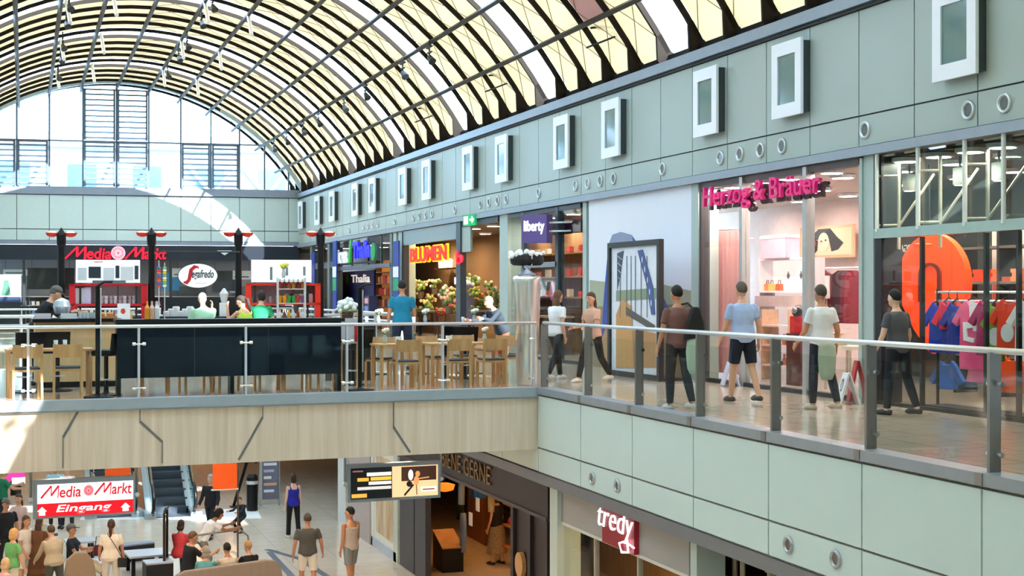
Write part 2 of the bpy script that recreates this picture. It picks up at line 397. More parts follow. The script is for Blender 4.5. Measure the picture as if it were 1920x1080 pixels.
for k in range(-29, 26):
    y0, y1 = ymod(k) + .004, min(ymod(k + 1) - .004, 64.2)
    if y1 <= y0: continue
    vis = k >= -10 or k == -25  # unseen bays near the camera kept closed to block stray sun strips
    if k % 5 == 0 and vis:
        sheet(y0, y1, 30.5, 149.5, 28).build('clear_glazing', CLEARG, roof)
    elif k in (-18, -17):  # gap in the unseen blinds, added to throw a sun patch on the gallery
        sheet(y0, y1, 30.4, 79.2, 12).build('blind_panel', CREAM, roof); sheet(y0, y1, 91, 149.6, 14).build('blind_panel', CREAM, roof)
    elif k == -3:
        sheet(y0, y1, 30.4, 38.5, 2).build('blind_panel', CREAM, roof); sheet(y0, y1, 38.5, 47, 3).build('blind_panel', ROSE, roof); sheet(y0, y1, 47, 149.6, 24).build('blind_panel', CREAM, roof)
    else:
        sheet(y0, y1, 30.4, 149.6, 28).build('blind_panel', CREAM, roof)
b = MB()
for s in (1, -1): b.box(s * 8.0, s * 8.1, YR0, YR1, zb - .02, zb + .24)
b.build('base_strip', mat('#1b1715', .8, spec=.2), roof)
# white inclined struts under the clear bays
STRUTW = mat('#f4f6f6', .5, var=.02)
for k in (-1, 4, 9, 14, 19):
    for a in (64 + 8.5, 81, 89.5 + 8.5, 106.5):
        ar = radians(a); y = ymod(k) + 1.3
        b = MB(); b.tube([(9.2 * cos(ar), y, 9.2 * sin(ar)), (9.2 * cos(ar) * .97, y - 1.2, 9.2 * sin(ar) - .85)], .06, 6); b.build('roof_strut', STRUTW, roof)
# crossed tubes just below the blinds, standing in for shadows of the outer bracing
for k0 in range(-9, 24, 5):
    b = MB()
    for k in range(k0, k0 + 5):
        if k % 5 == 0: continue
        for i in range(0, 7):
            a0, a1 = radians(32 + 8.2 * i), radians(40.2 + 8.2 * i); r = 9.4
            for u, v in ((ymod(k), ymod(k + 1)), (ymod(k + 1), ymod(k))): b.tube([(r * cos(a0), u, r * sin(a0)), (r * cos((a0 + a1) / 2), (u + v) / 2, r * sin((a0 + a1) / 2)), (r * cos(a1), v, r * sin(a1))], .009, 4)
    b.build('bracing_shadows', mat('#8a7a62', .7), roof)
# raking ties beside some brackets
for k in (-13, -8, -3, 2, 7):
    b = MB()
    for j in range(4):
        b.tube([(8.0 - .15 * j, ymod(k) - .1, 5.55 + .08 * j), (7.35 + .1 * j, ymod(k) + 1.2, 5.3 + .42 * j)], .022, 5)
    b.build('roof_tie', BLACK, roof)
# ================================================================ balustrades
BG = glass('#f7fbfa', .018); CLAMP = mat('#e6e8ea', .15, 1., var=0)
def clamp_bm(x, y, z, s):
    return MB().tube([(x, y, z), (x + s * .07, y, z)], .012, 6).tube([(x + s * .05, y - .012, z), (x + s * .10, y - .012, z)], .026, 8)
t = thing('balustrade', 'steel and glass balustrade along the timber faced cafe gallery', 'railing', (*G0, 0), GRZ)
gx = [gal(p)[0] for p in (53, 261, 462, 652, 832, 1003)]; d0 = gx[1] - gx[0]
gx = [gx[0] - 2 * d0, gx[0] - d0] + gx
MB().tube([(0.1, .06, 1.1), (GLEN, .06, 1.1)], .027, 10).build('handrail', STEEL, t, True)
for i, x in enumerate(gx):
    p = MB().box(x - .017, x + .017, .03, .09, .0, 1.08).build('post', STEEL, t)
    for z in (.16, .83):
        for s in (-1, 1):
            if (i == 0 and s < 0) or (i == len(gx) - 1 and s > 0): continue
            clamp_bm(x, .03, z, s).build('clamp', CLAMP, p)
for a, c in zip(gx, gx[1:]):
    MB().box(a + .07, c - .07, .012, .024, .08, .93).build('glass_panel', BG, t)
t = thing('balustrade', 'steel and glass balustrade with flat posts along the shop walkway', 'railing', (*PB, 0), PRZ)
px_ = [JA[0] + PITCH * i for i in range(0, 8)]
MB().tube([(0, .09, 1.1), (PLEN, .09, 1.1)], .029, 12).build('handrail', STEEL, t, True)
for i, x in enumerate([.02] + px_):
    q = MB().box(x - .02, x + .02, .04, .16, 0, 1.08).box(x - .05, x + .05, -.07, .02, -.1, .016)
    p = q.build('post', DSTEEL, t)
    for z in (.17, .80):
        for s in (-1, 1):
            if i == 0 and s < 0: continue
            clamp_bm(x, .13, z, s).build('clamp', CLAMP, p)
for a, c in zip([.02] + px_, px_):
    MB().box(a + .08, c - .08, .10, .114, .07, .93).build('glass_panel', BG, t)
# ================================================================ fixtures on the fascia
def fpt(inv): # distance code used for the repeats of the fascia -> Y on the shop line
    return on_x(1 / inv + VX)[0]
BOX = []
wpx = [1816, 1498, 1343, 1163, 1069, 955, 891, 812, 767, 709, 676, 632, 604, 572]
proto = None
for i, p in enumerate(reversed(wpx)):
    y = on_x(p)[0]
    lab = '%s white framed glass box on the fascia, counted from the far corner' % ordw(i + 1)
    if proto is None:
        proto = thing('wall_box', lab, 'wall box', (XW - .05, y, 5.02), -pi / 2, 'white boxes along the fascia')
        b = MB(); b.box(-.42, .42, -.14, 0, -.56, .56); b.build('housing', mat('#3a4446', .5), proto)
        b = MB(); b.box(-.45, -.27, -.19, -.141, -.6, .6).box(.27, .45, -.19, -.141, -.6, .6).box(-.27, .27, -.19, -.141, .39, .6).box(-.27, .27, -.19, -.141, -.6, -.39)
        b.build('frame', mat('#f0f4fb', .35, var=.02), proto)
        MB().box(-.27, .27, -.165, -.145, -.39, .39).build('glass_pane', mat('#5f8285', .08, spec=.8), proto)
    else: dup(proto, (XW - .05, y, 5.02), -pi / 2, lab)
sp = []
for c in range(-3, 8):
    base = .0007255 + c * .0002065 if c < 2 else .000932 + (c - 1) * .000198
    base = .0009315 + (c - 1) * .000200
    for d in (-.000031, -.0000103, .0000103, .000031): sp.append((base + d, d > -.00003))
    sp.append((base + .0001, True))
sp = sorted([q for q in sp if 1 / q[0] + VX < 1960 and 1 / q[0] + VX > 585], reverse=True)
proto = None
for i, (inv, dk) in enumerate(sp):
    y = fpt(inv)
    lab = '%s round spotlight in the fascia over the shops, counted from the far corner' % ordw(i + 1)
    if proto is None:
        proto = thing('wall_spotlight', lab, 'spotlight', (XW - .05, y, 4.0), -pi / 2, 'round spotlights along the fascia')
        b = MB(); n = 16
        b.rings([[(r * cos(2 * pi * k / n), yy, r * sin(2 * pi * k / n)) for k in range(n)] for r, yy in ((.13, 0), (.13, -.025), (.115, -.035), (.095, -.03), (.085, 0.0))], cap=False)
        b.build('ring', mat('#cfd6d8', .3, .6), proto, True)
        MB().disc(0, 0, .09, .09, -.012, -.004).build('lens', mat('#58636a', .1, spec=.8), proto)
    else: dup(proto, (XW - .05, y, 4.0), -pi / 2, lab)
# lower parapet spotlights
proto = None
for i, (p, py) in enumerate(((1115, 897), (1162, 911), (1484, 1021), (1573, 1048))):
    a, zc = par(p); x, y, _ = on_line(p, PA, PB)
    lab = ('first', 'second', 'third', 'fourth')[i] + ' round spotlight in the parapet below the shop walkway, counted from the corner'
    if proto is None:
        proto = thing('parapet_spotlight', lab, 'spotlight', (x - .03, y, zat(py, zc)), PRZ, 'round spotlights in the parapet')
        b = MB(); n = 16
        b.rings([[(r * cos(2 * pi * k / n), yy, r * sin(2 * pi * k / n)) for k in range(n)] for r, yy in ((.1, 0), (.1, -.025), (.085, -.035), (.07, -.03), (.06, 0.0))], cap=False)
        b.build('ring', mat('#b4babc', .35, .6), proto, True)
        MB().disc(0, 0, .07, .07, -.012, -.004).build('lens', mat('#6b5b58', .1, spec=.8), proto)
    else: dup(proto, (x - .03, y, zat(py, zc)), PRZ, lab)
# ================================================================ spotlights hanging from the roof
def roof_spot(name):
    t = thing(name, 'x', 'spotlight', (0, 0, 0), 0)
    MB().tube([(0, 0, 0), (0, 0, -.42)], .02, 6).box(-.03, .03, -.22, .22, -.2, -.16).box(-.03, .03, -.16, .16, -.34, -.31).build('stem', BLACK, t)
    MB().tube([(0, .02, -.42), (.05, -.12, -.58)], [.06, .11], 10).build('lamp_head', mat('#2b2f33', .4), t)
    return t
proto = roof_spot('roof_spotlight'); first = True
rows = ((47.5, 'right', [805, 755, 685, 645, 597, 568, 537, 513]), (81, 'middle', [415, 388, 385, 340, 335]), (106.5, 'left', [150, 147, 143, 132, 130]))
nm = {47.5: 'roof slope over the shops', 81: 'crown of the roof', 106.5: 'roof slope facing the shops'}
for a, _, pxs in rows:
    ar = radians(a); X = 3.8 + 9.13 * cos(ar); Z = 1.46 + 9.13 * sin(ar)
    ys = []
    if a == 47.5: ys = [on_x(p, X)[0] for p in pxs]
    else: ys = [ymod(k) + .7 for k in (8, 10, 13, 15, 18)]
    for i, y in enumerate(sorted(ys, reverse=True)):
        lab = '%s black spotlight under the %s, counted from the end window' % (ordw(i + 1), nm[a])
        g = 'spotlights hanging from the roof'
        if first: proto.location = (X, y, Z); proto['label'] = lab; proto['group'] = g; first = False
        else: dup(proto, (X, y, Z), 0, lab, g)
# ================================================================ rooms behind the upper shop fronts
def yx(px, X=XW): return on_x(px, X)[0]
def sz(px, py, X=XW): y, zc = on_x(px, X); return y, zat(py, zc)
XB = 16.2
EDGE = [62.3] + [yx(p) for p in (628, 748, 946, 1098, 1308, 1632)] + [7.0, -3]
WALLC = ['#5a554f', '#6a625c', '#84694f', '#8a7058', '#aeb4b8', '#eddcd6', '#4a4d4f', '#4a4d4f']
XBS = [12.9, 14.9, 15.2, 15.2, 14.4, 16.2, 16.2, 16.2]
for i, (ya, yb) in enumerate(zip(EDGE, EDGE[1:])):
    xb = XBS[i]; q = xb / XW; yA = ya * q if i else ya; yB = yb * q
    b = MB(); b.slab([(xb, yB - .1), (xb + .1, yB - .1), (xb + .1, yA), (xb, yA)], 0, 3.7); b.slab([(XW + .2, yb - .1), (xb, yB - .1), (xb, yB), (XW + .2, yb)], 0, 3.7)
    if i == 0: b.slab([(XW - .2, 62.3), (xb + .1, 62.3), (xb + .1, 62.5), (XW - .2, 62.5)], 0, 3.7)
    struct(b.build('wall_shop', mat(WALLC[i], .7)))
    pl = [(XW + .1, yb), (xb, yB), (xb, yA), (XW + .1, ya)]
    b = MB(); b.slab(pl, 3.56, 3.66); struct(b.build('ceiling', mat('#b9aca0' if i in (4, 5) else '#6d645e', .7)))
    b = MB(); b.slab([(XW + .2, yb)] + pl[1:3] + [(XW + .2, ya)], -.2, 0); struct(b.build('floor', SHOPF))
def ceil_lights(name, where, pts, s=9, size=.34, h='#fff0d8', z=3.55):
    proto = None
    for i, (x, pq) in enumerate(pts):
        y = yx(pq, x)
        lab = '%s glowing ceiling light in the %s, counted from the front' % (ordw(i + 1), where)
        if proto is None:
            proto = thing('ceiling_light', lab, 'lamp', (x, y, z), 0, 'ceiling lights in the ' + where)
            MB().lathe([(size * .62, 0), (size * .62, -.05), (size * .5, -.06), (size * .5, -.02)], 14).build('housing', WHITE, proto)
            MB().lathe([(size * .49, -.03), (size * .48, -.045)], 14).build('diffuser', mat(h, emit=s), proto)
        else: dup(proto, (x, y, z), 0, lab)
PILL = mat('#adc0bb', .45, var=.05)
def pillar(p0, p1, X=XW, z1=3.64, z0=0, name='wall_pillar', m=None):
    y0, y1 = yx(p0, X), yx(p1, X); b = MB(); b.box(X - .02, X + .4, min(y0, y1), max(y0, y1), z0, z1)
    return struct(b.build(name, m or PILL))
for p in ((1621, 1640), (1298, 1311), (1094, 1101), (938, 953), (748, 757), (736, 744)): pillar(*p)
def front(name, label, p0): return thing(name, label, 'shop front', (XW, yx(p0), 0), -pi / 2)
SG = glass('#f6f9f8', .028)
FRM = mat('#8f9a9c', .4, .4); DFR = mat('#2b3034', .4, .3)
# ---------------------------------------------------------------- clothes shop with the orange sign
f = front('storefront', 'frameless glass shop front with white hanging rods and orange sign', 1645); Y1 = yx(1645)
def fx(px, X=XW): return Y1 - yx(px, X)
zb1 = sz(1700, 432)[1]
for i, p in enumerate((1650, 1727, 1815, 1888, 1985)):
    b = MB(); x = fx(p); b.tube([(x, -.05, zb1), (x, -.05, 3.62)], .032, 8); b.build('hanging_rod', mat('#e4e8e8', .4), f)
    b = MB(); x2 = fx(p + 13); b.tube([(x2, .2, zb1 - .25), (x2, .2, 3.62)], .025, 8); b.tube([(x, -.05, 3.3), (x2, .2, 3.3)], .02, 6)
    b.tube([(x2, .2, zb1 + .08), (x2 + .42, .5, 3.3)], .02, 6); b.tube([(x, -.05, zb1 + .1), (x2, .2, zb1 + .1)], .02, 6); b.build('brace_rod', mat('#b9b4a6', .4), f)
xe = fx(2150)
MB().box(0, xe, -.06, .06, zb1 - .09, zb1 + .05).build('glass_beam', mat('#a9c2bd', .2), f)
gx_ = [0] + [fx(p) for p in (1726, 1785, 1846, 1907, 2000, 2150)]
for a, c in zip(gx_, gx_[1:]): MB().box(a + .01, c - .01, -.01, .005, .04, zb1 - .1).build('glass_pane', SG, f)
for a, c in zip([0] + [fx(p) for p in (1727, 1815, 1888, 1985, 2150)], [fx(p) for p in (1727, 1815, 1888, 1985, 2150)]): MB().box(a + .01, c - .01, -.01, .005, zb1 + .06, 3.6).build('glass_pane', glass('#dfe8e6', .09), f)
for p in (1726, 1846, 1907): x = fx(p); MB().box(x - .022, x + .022, .0, .06, .0, zb1 - .1).build('mullion', mat('#2e2d2d', .4), f)
MB().box(-.02, .13, -.02, .3, 0, 3.6).build('end_frame', mat('#10171f', .5), f)
MB().box(0, xe, -.03, .03, 0, .05).build('floor_rail', DFR, f)
pillar(1641, 1648, XW + .1, m=mat('#141a20', .5))
# dark panel with mirrored lettering standing in for the glass reflection of the shop across the hall
XR = 12.95
def rzr(px, py, X): y, z = sz(px, py, X); return y, z
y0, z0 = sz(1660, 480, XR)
t = thing('reflection_panel', 'small dark panel with mirrored white lettering standing in for a reflection in the glass', 'sign', (XR, y0, 0), -pi / 2)
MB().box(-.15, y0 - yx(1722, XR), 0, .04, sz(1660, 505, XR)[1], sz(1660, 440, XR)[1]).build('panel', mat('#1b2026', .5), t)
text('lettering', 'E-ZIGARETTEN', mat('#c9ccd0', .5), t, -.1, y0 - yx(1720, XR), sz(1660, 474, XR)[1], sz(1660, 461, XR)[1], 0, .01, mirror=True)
# orange teardrop sign
XR = 12.5
t = thing('teardrop_sign', 'huge orange teardrop shaped sign hanging behind the shop glass', 'sign', (XR, yx(1745, XR), 0), -pi / 2)
yc, zc_ = sz(1745, 531, XR); s_ = F / on_x(1745, XR)[1]
rw = (yc - yx(1812, XR)); R_ = 93 / s_; rx = rw
pts = [(rx * cos(radians(a)), zc_ + R_ * sin(radians(a))) for a in range(-25, 206, 7)]
pts += [(-rx * .5, zc_ - R_ * .95), (-rx * .06, zc_ - R_ * 1.38), (rx * .06, zc_ - R_ * 1.42), (rx * .48, zc_ - R_ * .98)]
OR = mat('#ff4a12', .4, emit=.55)
MB().poly(pts, 0, .1).build('panel', OR, t)
b = MB(); 
q = [(-.27, -.5), (-.27, .25)] + [(-.27 * cos(radians(a)), .25 + .3 * sin(radians(a))) for a in range(15, 180, 15)] + [(.27, .25), (.27, -.5), (.19, -.5), (.19, .25)] + [(.19 * cos(radians(a)), .25 + .22 * sin(radians(a))) for a in range(15, 180, 15)] + [(-.19, .25), (-.19, -.5)]
b.poly([(x * rx * 1.2, zc_ + z * R_ * .75) for x, z in q], -.03, 0); b.build('arch_emblem', mat('#7a1c0c', .5), t)
MB().tube([(-.1, .05, zc_ + R_), (-.1, .05, 3.5)], .015, 6).build('hanger', DFR, t)
# rail with T-shirts
XR = 12.15
ra, rb = yx(1752, XR), yx(1935, XR)
t = thing('clothes_rail', 'steel clothes rail holding bright shirts behind the glass', 'clothes rail', (XR, ra, 0), -pi / 2)
zr = sz(1800, 548, XR)[1]; L = ra - rb
for z in (zr, zr - .12): MB().tube([(-.1, .1, z), (L, .1, z)], .018, 8).build('bar', STEEL, t)
for x in (-.06, L * .5, L): MB().tube([(x, .1, .02), (x, .1, zr + .05)], .022, 8).build('upright', DFR, t)
MB().box(-.1, L, -.1, .3, .0, .03).build('base', DFR, t)
def shirt(name, label, px, py, col, w=.3, h=.72, rzo=0, prt=None, col2=None, X=XR, sleeve=.17):
    y, z = sz(px, py, X); 
    t = thing(name, label, 'shirt', (X, y, z), -pi / 2 + rzo, 'shirts on the rail of the orange clothes shop')
    o = [(-.09, 0), (-w * .75, -.06), (-w - sleeve * .6, -.3), (-w - .02, -.36), (-w * .8, -.24), (-w * .85, -h), (w * .85, -h), (w * .8, -.24), (w + .02, -.36), (w + sleeve * .6, -.3), (w * .75, -.06), (.09, 0), (.05, -.06), (-.05, -.06)]
    b = MB(); b.poly(o, .06, .14); b.build('cloth', mat(col, .8, var=.15), t, bevel=.012)
    if prt: prt(t)
    b = MB(); b.tube([(-w * .6, .1, -.04), (0, .1, .05), (w * .6, .1, -.04)], .012, 6); b.tube([(0, .1, .05), (0, .1, .12), (.03, .1, .15)], .008, 6); b.build('hanger', DFR, t)
    return t
def pr_pink(t):
    b = MB(); b.poly([(-.13, -.3), (.15, -.3), (.15, -.42), (.06, -.42), (.05, -.37), (-.06, -.39), (-.05, -.5), (.08, -.52), (.06, -.58), (-.12, -.55)], .035, .062); b.build('white_print', WHITE, t)
def pr_disc(t):
    MB().disc(0, -.45, .09, .12, .03, .062).build('print', mat('#dfe3e6', .6), t)
def pr_white(t):
    MB().poly([(-.02, -.02), (.22, -.06), (.3, -.2), (.12, -.22), (0, -.3)], .035, .062).build('white_shoulder', WHITE, t); pr_pink(t)
shirt('shirt', 'royal blue shirt hanging first on the rail beside the orange teardrop', 1757, 566, '#1637b4', .17, .72, .6)
shirt('shirt', 'red and pink shirt hanging between two blue ones', 1773, 564, '#e8203a', .15, .4, .5)
shirt('shirt', 'dark blue shirt hanging behind the big pink shirt', 1789, 566, '#1b2f9c', .16, .72, .5)
shirt('shirt', 'big pink T-shirt with white print facing the walkway', 1815, 563, '#f2528c', .26, .95, .15, pr_white)
shirt('shirt', 'magenta shirt hanging behind the big pink T-shirt', 1845, 562, '#a3195f', .18, .75, .4)
shirt('shirt', 'green patterned vest with white round print', 1863, 568, '#6ea43c', .12, .78, .5, pr_disc)
shirt('shirt', 'orange red jacket with white round print', 1886, 560, '#e23a17', .2, .75, .4, pr_disc)
shirt('shirt', 'white shirt with red trim at the end of the rail', 1921, 562, '#f0efee', .22, .8, .3)
shirt('shirt', 'orange sports shirt hung low below the handrail line', 1890, 668, '#f0652c', .2, .5, .3, X=12.6)
shirt('shirt', 'light blue shirt hung low under the blue ones', 1768, 676, '#3f74cf', .2, .42, .3, X=12.6)
# pink dress below the T-shirt
y, z = sz(1822, 660, XR); t = thing('dress', 'long pink dress hanging below the big pink T-shirt', 'dress', (XR + .1, y, z), -pi / 2)
b = MB(); o_ = [(-.2, .28), (.2, .28), (.24, -.3), (.26, -.42), (-.26, -.42), (-.22, -.3)]; b.poly(o_, 0, .1); b.build('cloth', mat('#f4699a', .8, var=.2), t, bevel=.01)
# back shelf and goods
XR = 14.2
y0 = yx(1790, XR); t = thing('shelf_unit', 'grey back shelf stacked with orange goods in the clothes shop', 'shelf', (XR, y0, 0), -pi / 2)
L = y0 - yx(1960, XR)
for zz in (.6, 1.2, 1.75, 2.3): MB().box(0, L, 0, .4, zz, zz + .04).build('shelf', mat('#6c6660', .5), t)
for x in (0, L / 2, L): MB().box(x - .03, x + .03, 0, .42, 0, 2.6).build('upright', DFR, t)
for i in range(9):
    x = .15 + i * L / 9.3; b = MB(); b.box(0, .26, 0, .25, 0, .07).box(.02, .25, .01, .24, .07, .13).box(0, .24, .0, .25, .13, .19)
    tag(b.build('folded_shirts', mat(['#ff6a3a', '#f24a20', '#ff8a5c'][i % 3], .8), loc=(XR + .05, y0 - x, 1.79 if i % 2 else 1.24), rz=-pi / 2), '%s pile of folded orange shirts on the grey back shelf' % ordw(i + 1), 'folded shirts', 'folded orange shirts')
t = thing('poster', 'orange and white poster at the back of the clothes shop', 'poster', (14.9, yx(1860, 14.9), 0), -pi / 2)
zp = sz(1880, 520, 14.9)[1]; MB().box(0, 1.5, 0, .04, zp - .75, zp + .9).build('board', mat('#e9e3de', .6), t); MB().box(.02, 1.48, -.01, 0, zp - .7, zp + .1).build('orange_field', mat('#f06a4a', .6), t)
for i, (x, p) in enumerate(((12.6, 1705), (12.6, 1800), (12.6, 1873))):
    y, z = sz(p, 300, x); t = thing('track_lamp', '%s white cylindrical lamp behind the upper shop glass, from the pillar' % ordw(i + 1), 'lamp', (x, y, 3.56), 0, 'white cylinder lamps in the clothes shop')
    MB().tube([(0, 0, 0), (0, 0, -.16)], .02, 6).build('stem', DFR, t); MB().lathe([(.07, -.16), (.1, -.17), (.1, -.4), (.085, -.41)], 12).build('shade', mat('#c9d6d3', .4), t, True); MB().lathe([(.08, -.405), (.075, -.415)], 12).build('bulb', mat('#fff6e6', emit=6), t)
ceil_lights('ceiling_light', 'clothes shop with the orange sign', [(11.98, 1700), (11.98, 1760), (11.98, 1820), (11.98, 1880), (12.9, 1690), (12.9, 1790), (12.9, 1890), (14.6, 1700), (14.6, 1800), (14.6, 1900)], 50)  # front row added to brighten the shirts behind the glass
# ---------------------------------------------------------------- pink boutique
f = front('storefront', 'tall glazed shop front of the pink boutique with steel mullions', 1318); Y1 = yx(1318)
for p, w in ((1396, .05), (1516, .055)):
    x = fx(p); MB().box(x - w, x + w, -.08, .08, 0, 3.6).build('mullion', mat('#b9bfc1', .35, .5), f)
x1 = fx(1617); MB().box(-.05, .03, -.05, .1, 0, 3.6).build('end_frame', mat('#2e2f33', .5), f); MB().box(x1 - .02, x1 + .06, -.05, .1, 0, 3.6).build('end_frame', PILL, f)
MB().box(0, x1, -.05, .08, 3.5, 3.62).build('head_rail', mat('#4a4341', .5), f); MB().box(0, x1, -.05, .08, 0, .07).build('floor_rail', DFR, f)
for a, c in ((0, fx(1396)), (fx(1396), fx(1516)), (fx(1516), x1)): MB().box(a + .05, c - .05, -.01, .005, .07, 3.5).build('glass_pane', SG, f)
t = thing('shop_sign', 'pink lettering of the boutique mounted across its glass front', 'sign', (XW - .15, Y1, 0), -pi / 2)
xa, xb = fx(1337), fx(1558); za, zz1 = sz(1337, 402)[1], sz(1337, 363)[1]; 
PINK = mat('#d81a78', .45, emit=.15)
text('lettering', 'Herzog & Bräuer', PINK, t, xa, xb, za + .02, zz1 + .1, 0, .06, bold=.006)
text('lettering_shadow', 'Herzog & Bräuer', mat('#3b2a30', .5), t, xa + .05, xb + .07, za - .04, zz1 + .04, .1, .05, bold=.02)  # dark offset copy standing in for the shadow of the letters
MB().tube([(xa - .1, .1, (za + zz1) / 2), (xb + .1, .1, (za + zz1) / 2)], .015, 6).build('support_rod', STEEL, t)
XR = 12.3
t = thing('curtain', 'pale pink curtain panel hanging at the side of the boutique window', 'curtain', (XR, yx(1322, XR), 0), -pi / 2)
b = MB(); n = 40; wq = yx(1322, XR) - yx(1402, XR); b.rings([[(wq * i / n, .05 * sin(i * 1.9), z) for i in range(n + 1)] + [(wq * i / n, .05 * sin(i * 1.9) + .02, z) for i in range(n, -1, -1)] for z in (.12, 2.75)]); b.build('cloth', fabric('#fbd9d6', .5), t); MB().tube([(0, 0, 2.78), (wq, 0, 2.78)], .02, 6).build('rod', STEEL, t)
XR = 13.4
y0 = yx(1424, XR); w = y0 - yx(1514, XR); zl = sz(1460, 545, XR)[1]; zh = sz(1460, 488, XR)[1]
t = thing('display_shelf', 'white lit display shelf in the middle of the boutique', 'shelf', (XR, y0, 0), -pi / 2)
MB().box(0, w, .3, .34, zl, zh).build('back_panel', mat('#fdfaf6', .5, emit=.5), t); MB().box(0, w, 0, .34, zl - .04, zl).build('shelf', WHITE, t); MB().box(0, w, 0, .34, zh, zh + .04).build('top', WHITE, t)
MB().box(-.04, 0, 0, .34, .3, zh + .04).build('side_panel', WHITE, t); MB().box(w, w + .04, 0, .34, .3, zh + .04).build('side_panel', WHITE, t); MB().box(0, w, -.1, .36, zl - .3, zl - .1).build('ledge', mat('#b9b3b1', .3), t)
for i, (p, col) in enumerate(((1436, '#e28a52'), (1444, '#d8c06a'), (1458, '#e0603a'))):
    y = yx(p, XR + .1); e = thing('handbag', '%s handbag on the lit display shelf' % ('amber', 'yellow', 'coral')[i], 'handbag', (XR + .1, y, zl), -pi / 2, 'handbags on the display shelf')
    MB().poly([(-.09, 0), (.09, 0), (.075, .13), (-.075, .13)], 0, .08).build('body', mat(col, .5), e, bevel=.01); MB().tube([(-.05, .04, .13), (-.03, .04, .2), (.03, .04, .2), (.05, .04, .13)], .008, 6).build('handle', mat('#6b3a22', .5), e)
for i, p in enumerate((1444, 1478, 1502)):
    y = yx(p, XR + .27); tag(MB().tube([(0, 0, 0), (0, 0, .14)], .012, 6).ball((0, 0, .06), (.03, .02, .05)).build('hanging_trinket', mat('#5a5350', .5), loc=(XR + .27, y, zh - .35)), '%s small trinket hanging in the white display shelf' % ordw(i + 1), 'trinket', 'trinkets in the display shelf')
XR = 13.3; y0 = yx(1426, XR); w = y0 - yx(1472, XR)
t = thing('storage_box', 'lavender box standing on top of the white display shelf', 'box', (XR, y0, zh + .04), -pi / 2)
hb = sz(1450, 451, XR)[1] - zh; MB().box(0, w, 0, .3, 0, hb).build('body', mat('#cdbfd0', .6), t); MB().box(-.01, w + .01, -.01, .31, hb, hb + .06).build('lid', WHITE, t)
XR = 15.9; y0 = yx(1500, XR); w = y0 - yx(1600, XR); zl2 = sz(1550, 484, XR)[1]; zh2 = sz(1550, 424, XR)[1]; zm = (zl2 + zh2) / 2
t = thing('poster', 'framed poster of a woman with long dark hair on the boutique back wall', 'poster', (XR, y0, 0), -pi / 2)
MB().box(0, w, 0, .05, zl2, zh2).build('frame', mat('#d9b48c', .6), t); MB().box(.06, w - .06, -.01, 0, zl2 + .06, zh2 - .06).build('print', mat('#e2c2a0', .6, emit=.25), t)
b = MB(); cx = w * .47; H2 = zh2 - zl2
b.poly([(cx - .62, zm - .15 * H2), (cx - .5, zm + .2 * H2), (cx - .2, zm + .42 * H2), (cx + .25, zm + .42 * H2), (cx + .5, zm + .15 * H2), (cx + .75, zm - .05 * H2), (cx + .55, zm - .25 * H2), (cx + .3, zm - .3 * H2), (cx + .2, zm + .1 * H2), (cx, zm + .28 * H2), (cx - .22, zm + .1 * H2), (cx - .25, zm - .25 * H2), (cx - .42, zm - .4 * H2)], -.016, -.01); b.build('hair', mat('#2a2628', .6), t)
b = MB(); b.disc(cx, zm + .0 * H2, .21, .3 * H2, -.02, -.016); b.build('face', mat('#eccfb2', .6), t)
b = MB(); b.disc(cx - .08, zm + .04 * H2, .035, .02, -.024, -.02, 10).disc(cx + .09, zm + .06 * H2, .035, .02, -.024, -.02, 10); b.build('eyes', mat('#2f2725', .6), t)
MB().disc(cx - .34, zm - .02 * H2, .06, .06, -.024, -.01, 12).build('flower', mat('#c8202c', .6), t)
def garment_row(label, pxs, X, py, cols, h, grp):
    for i, p in enumerate(pxs):
        y, z = sz(p, py, X); o = tag(MB().poly([(-.05, 0), (-.17, -.07), (-.2, -h), (.2, -h), (.17, -.07), (.05, 0)], 0, .07).build('garment', mat(cols[i % len(cols)], .8, var=.2), loc=(X, y, z), rz=-pi / 2 + .5, bevel=.01), ordw(i + 1) + ' ' + label, 'garment', grp)
XR = 14.0
y0 = yx(1518, XR); t = thing('clothes_rail', 'rail of burgundy garments in the boutique by the pillar', 'clothes rail', (XR, y0, 0), -pi / 2)
w = y0 - yx(1606, XR); zr = sz(1560, 503, XR)[1]; MB().tube([(0, .05, zr), (w, .05, zr)], .02, 8).build('bar', STEEL, t)
for x in (0, w): MB().tube([(x, .05, 0), (x, .05, zr)], .02, 8).build('upright', STEEL, t)
garment_row('dark garment on the burgundy rail, counted from its far end', [1524, 1533, 1541, 1575, 1584, 1592, 1600], XR - .04, 507, ['#3a1a22', '#5e1524', '#7a1a2e', '#4a1d29'], .95, 'garments on the burgundy rail')
t = thing('notice_board', 'white notice sheet in the burgundy rail of the boutique', 'notice', (XR - .2, yx(1542, XR - .2), 0), -pi / 2); zn = sz(1555, 560, XR - .2)[1]
MB().box(0, .22, 0, .02, zn, zn + .42).build('sheet', mat('#efeae8', .6), t); MB().box(.1, .12, .01, .03, .5, zn).build('stand', STEEL, t)
XR = 12.7
y, z = sz(1496, 625, XR); t = thing('display_stand', 'red display bust with black and silver bag in the boutique window', 'display', (XR, y, 0), -pi / 2)
MB().box(-.22, .22, -.1, .2, .0, z - .0).build('plinth', mat('#5a2a26', .5), t); MB().poly([(-.2, z), (.2, z), (.22, z + .3), (-.2, z + .3)], -.05, .12).build('red_cloth', mat('#d3101c', .6), t, bevel=.02); MB().ball((.0, .03, z + .38), (.17, .12, .12)).build('bag', mat('#22252a', .3), t, True); MB().ball((.02, -.08, z + .4), (.08, .03, .06)).build('silver_bag', mat('#b5c0c8', .2, .8), t, True)
XR = 13.0
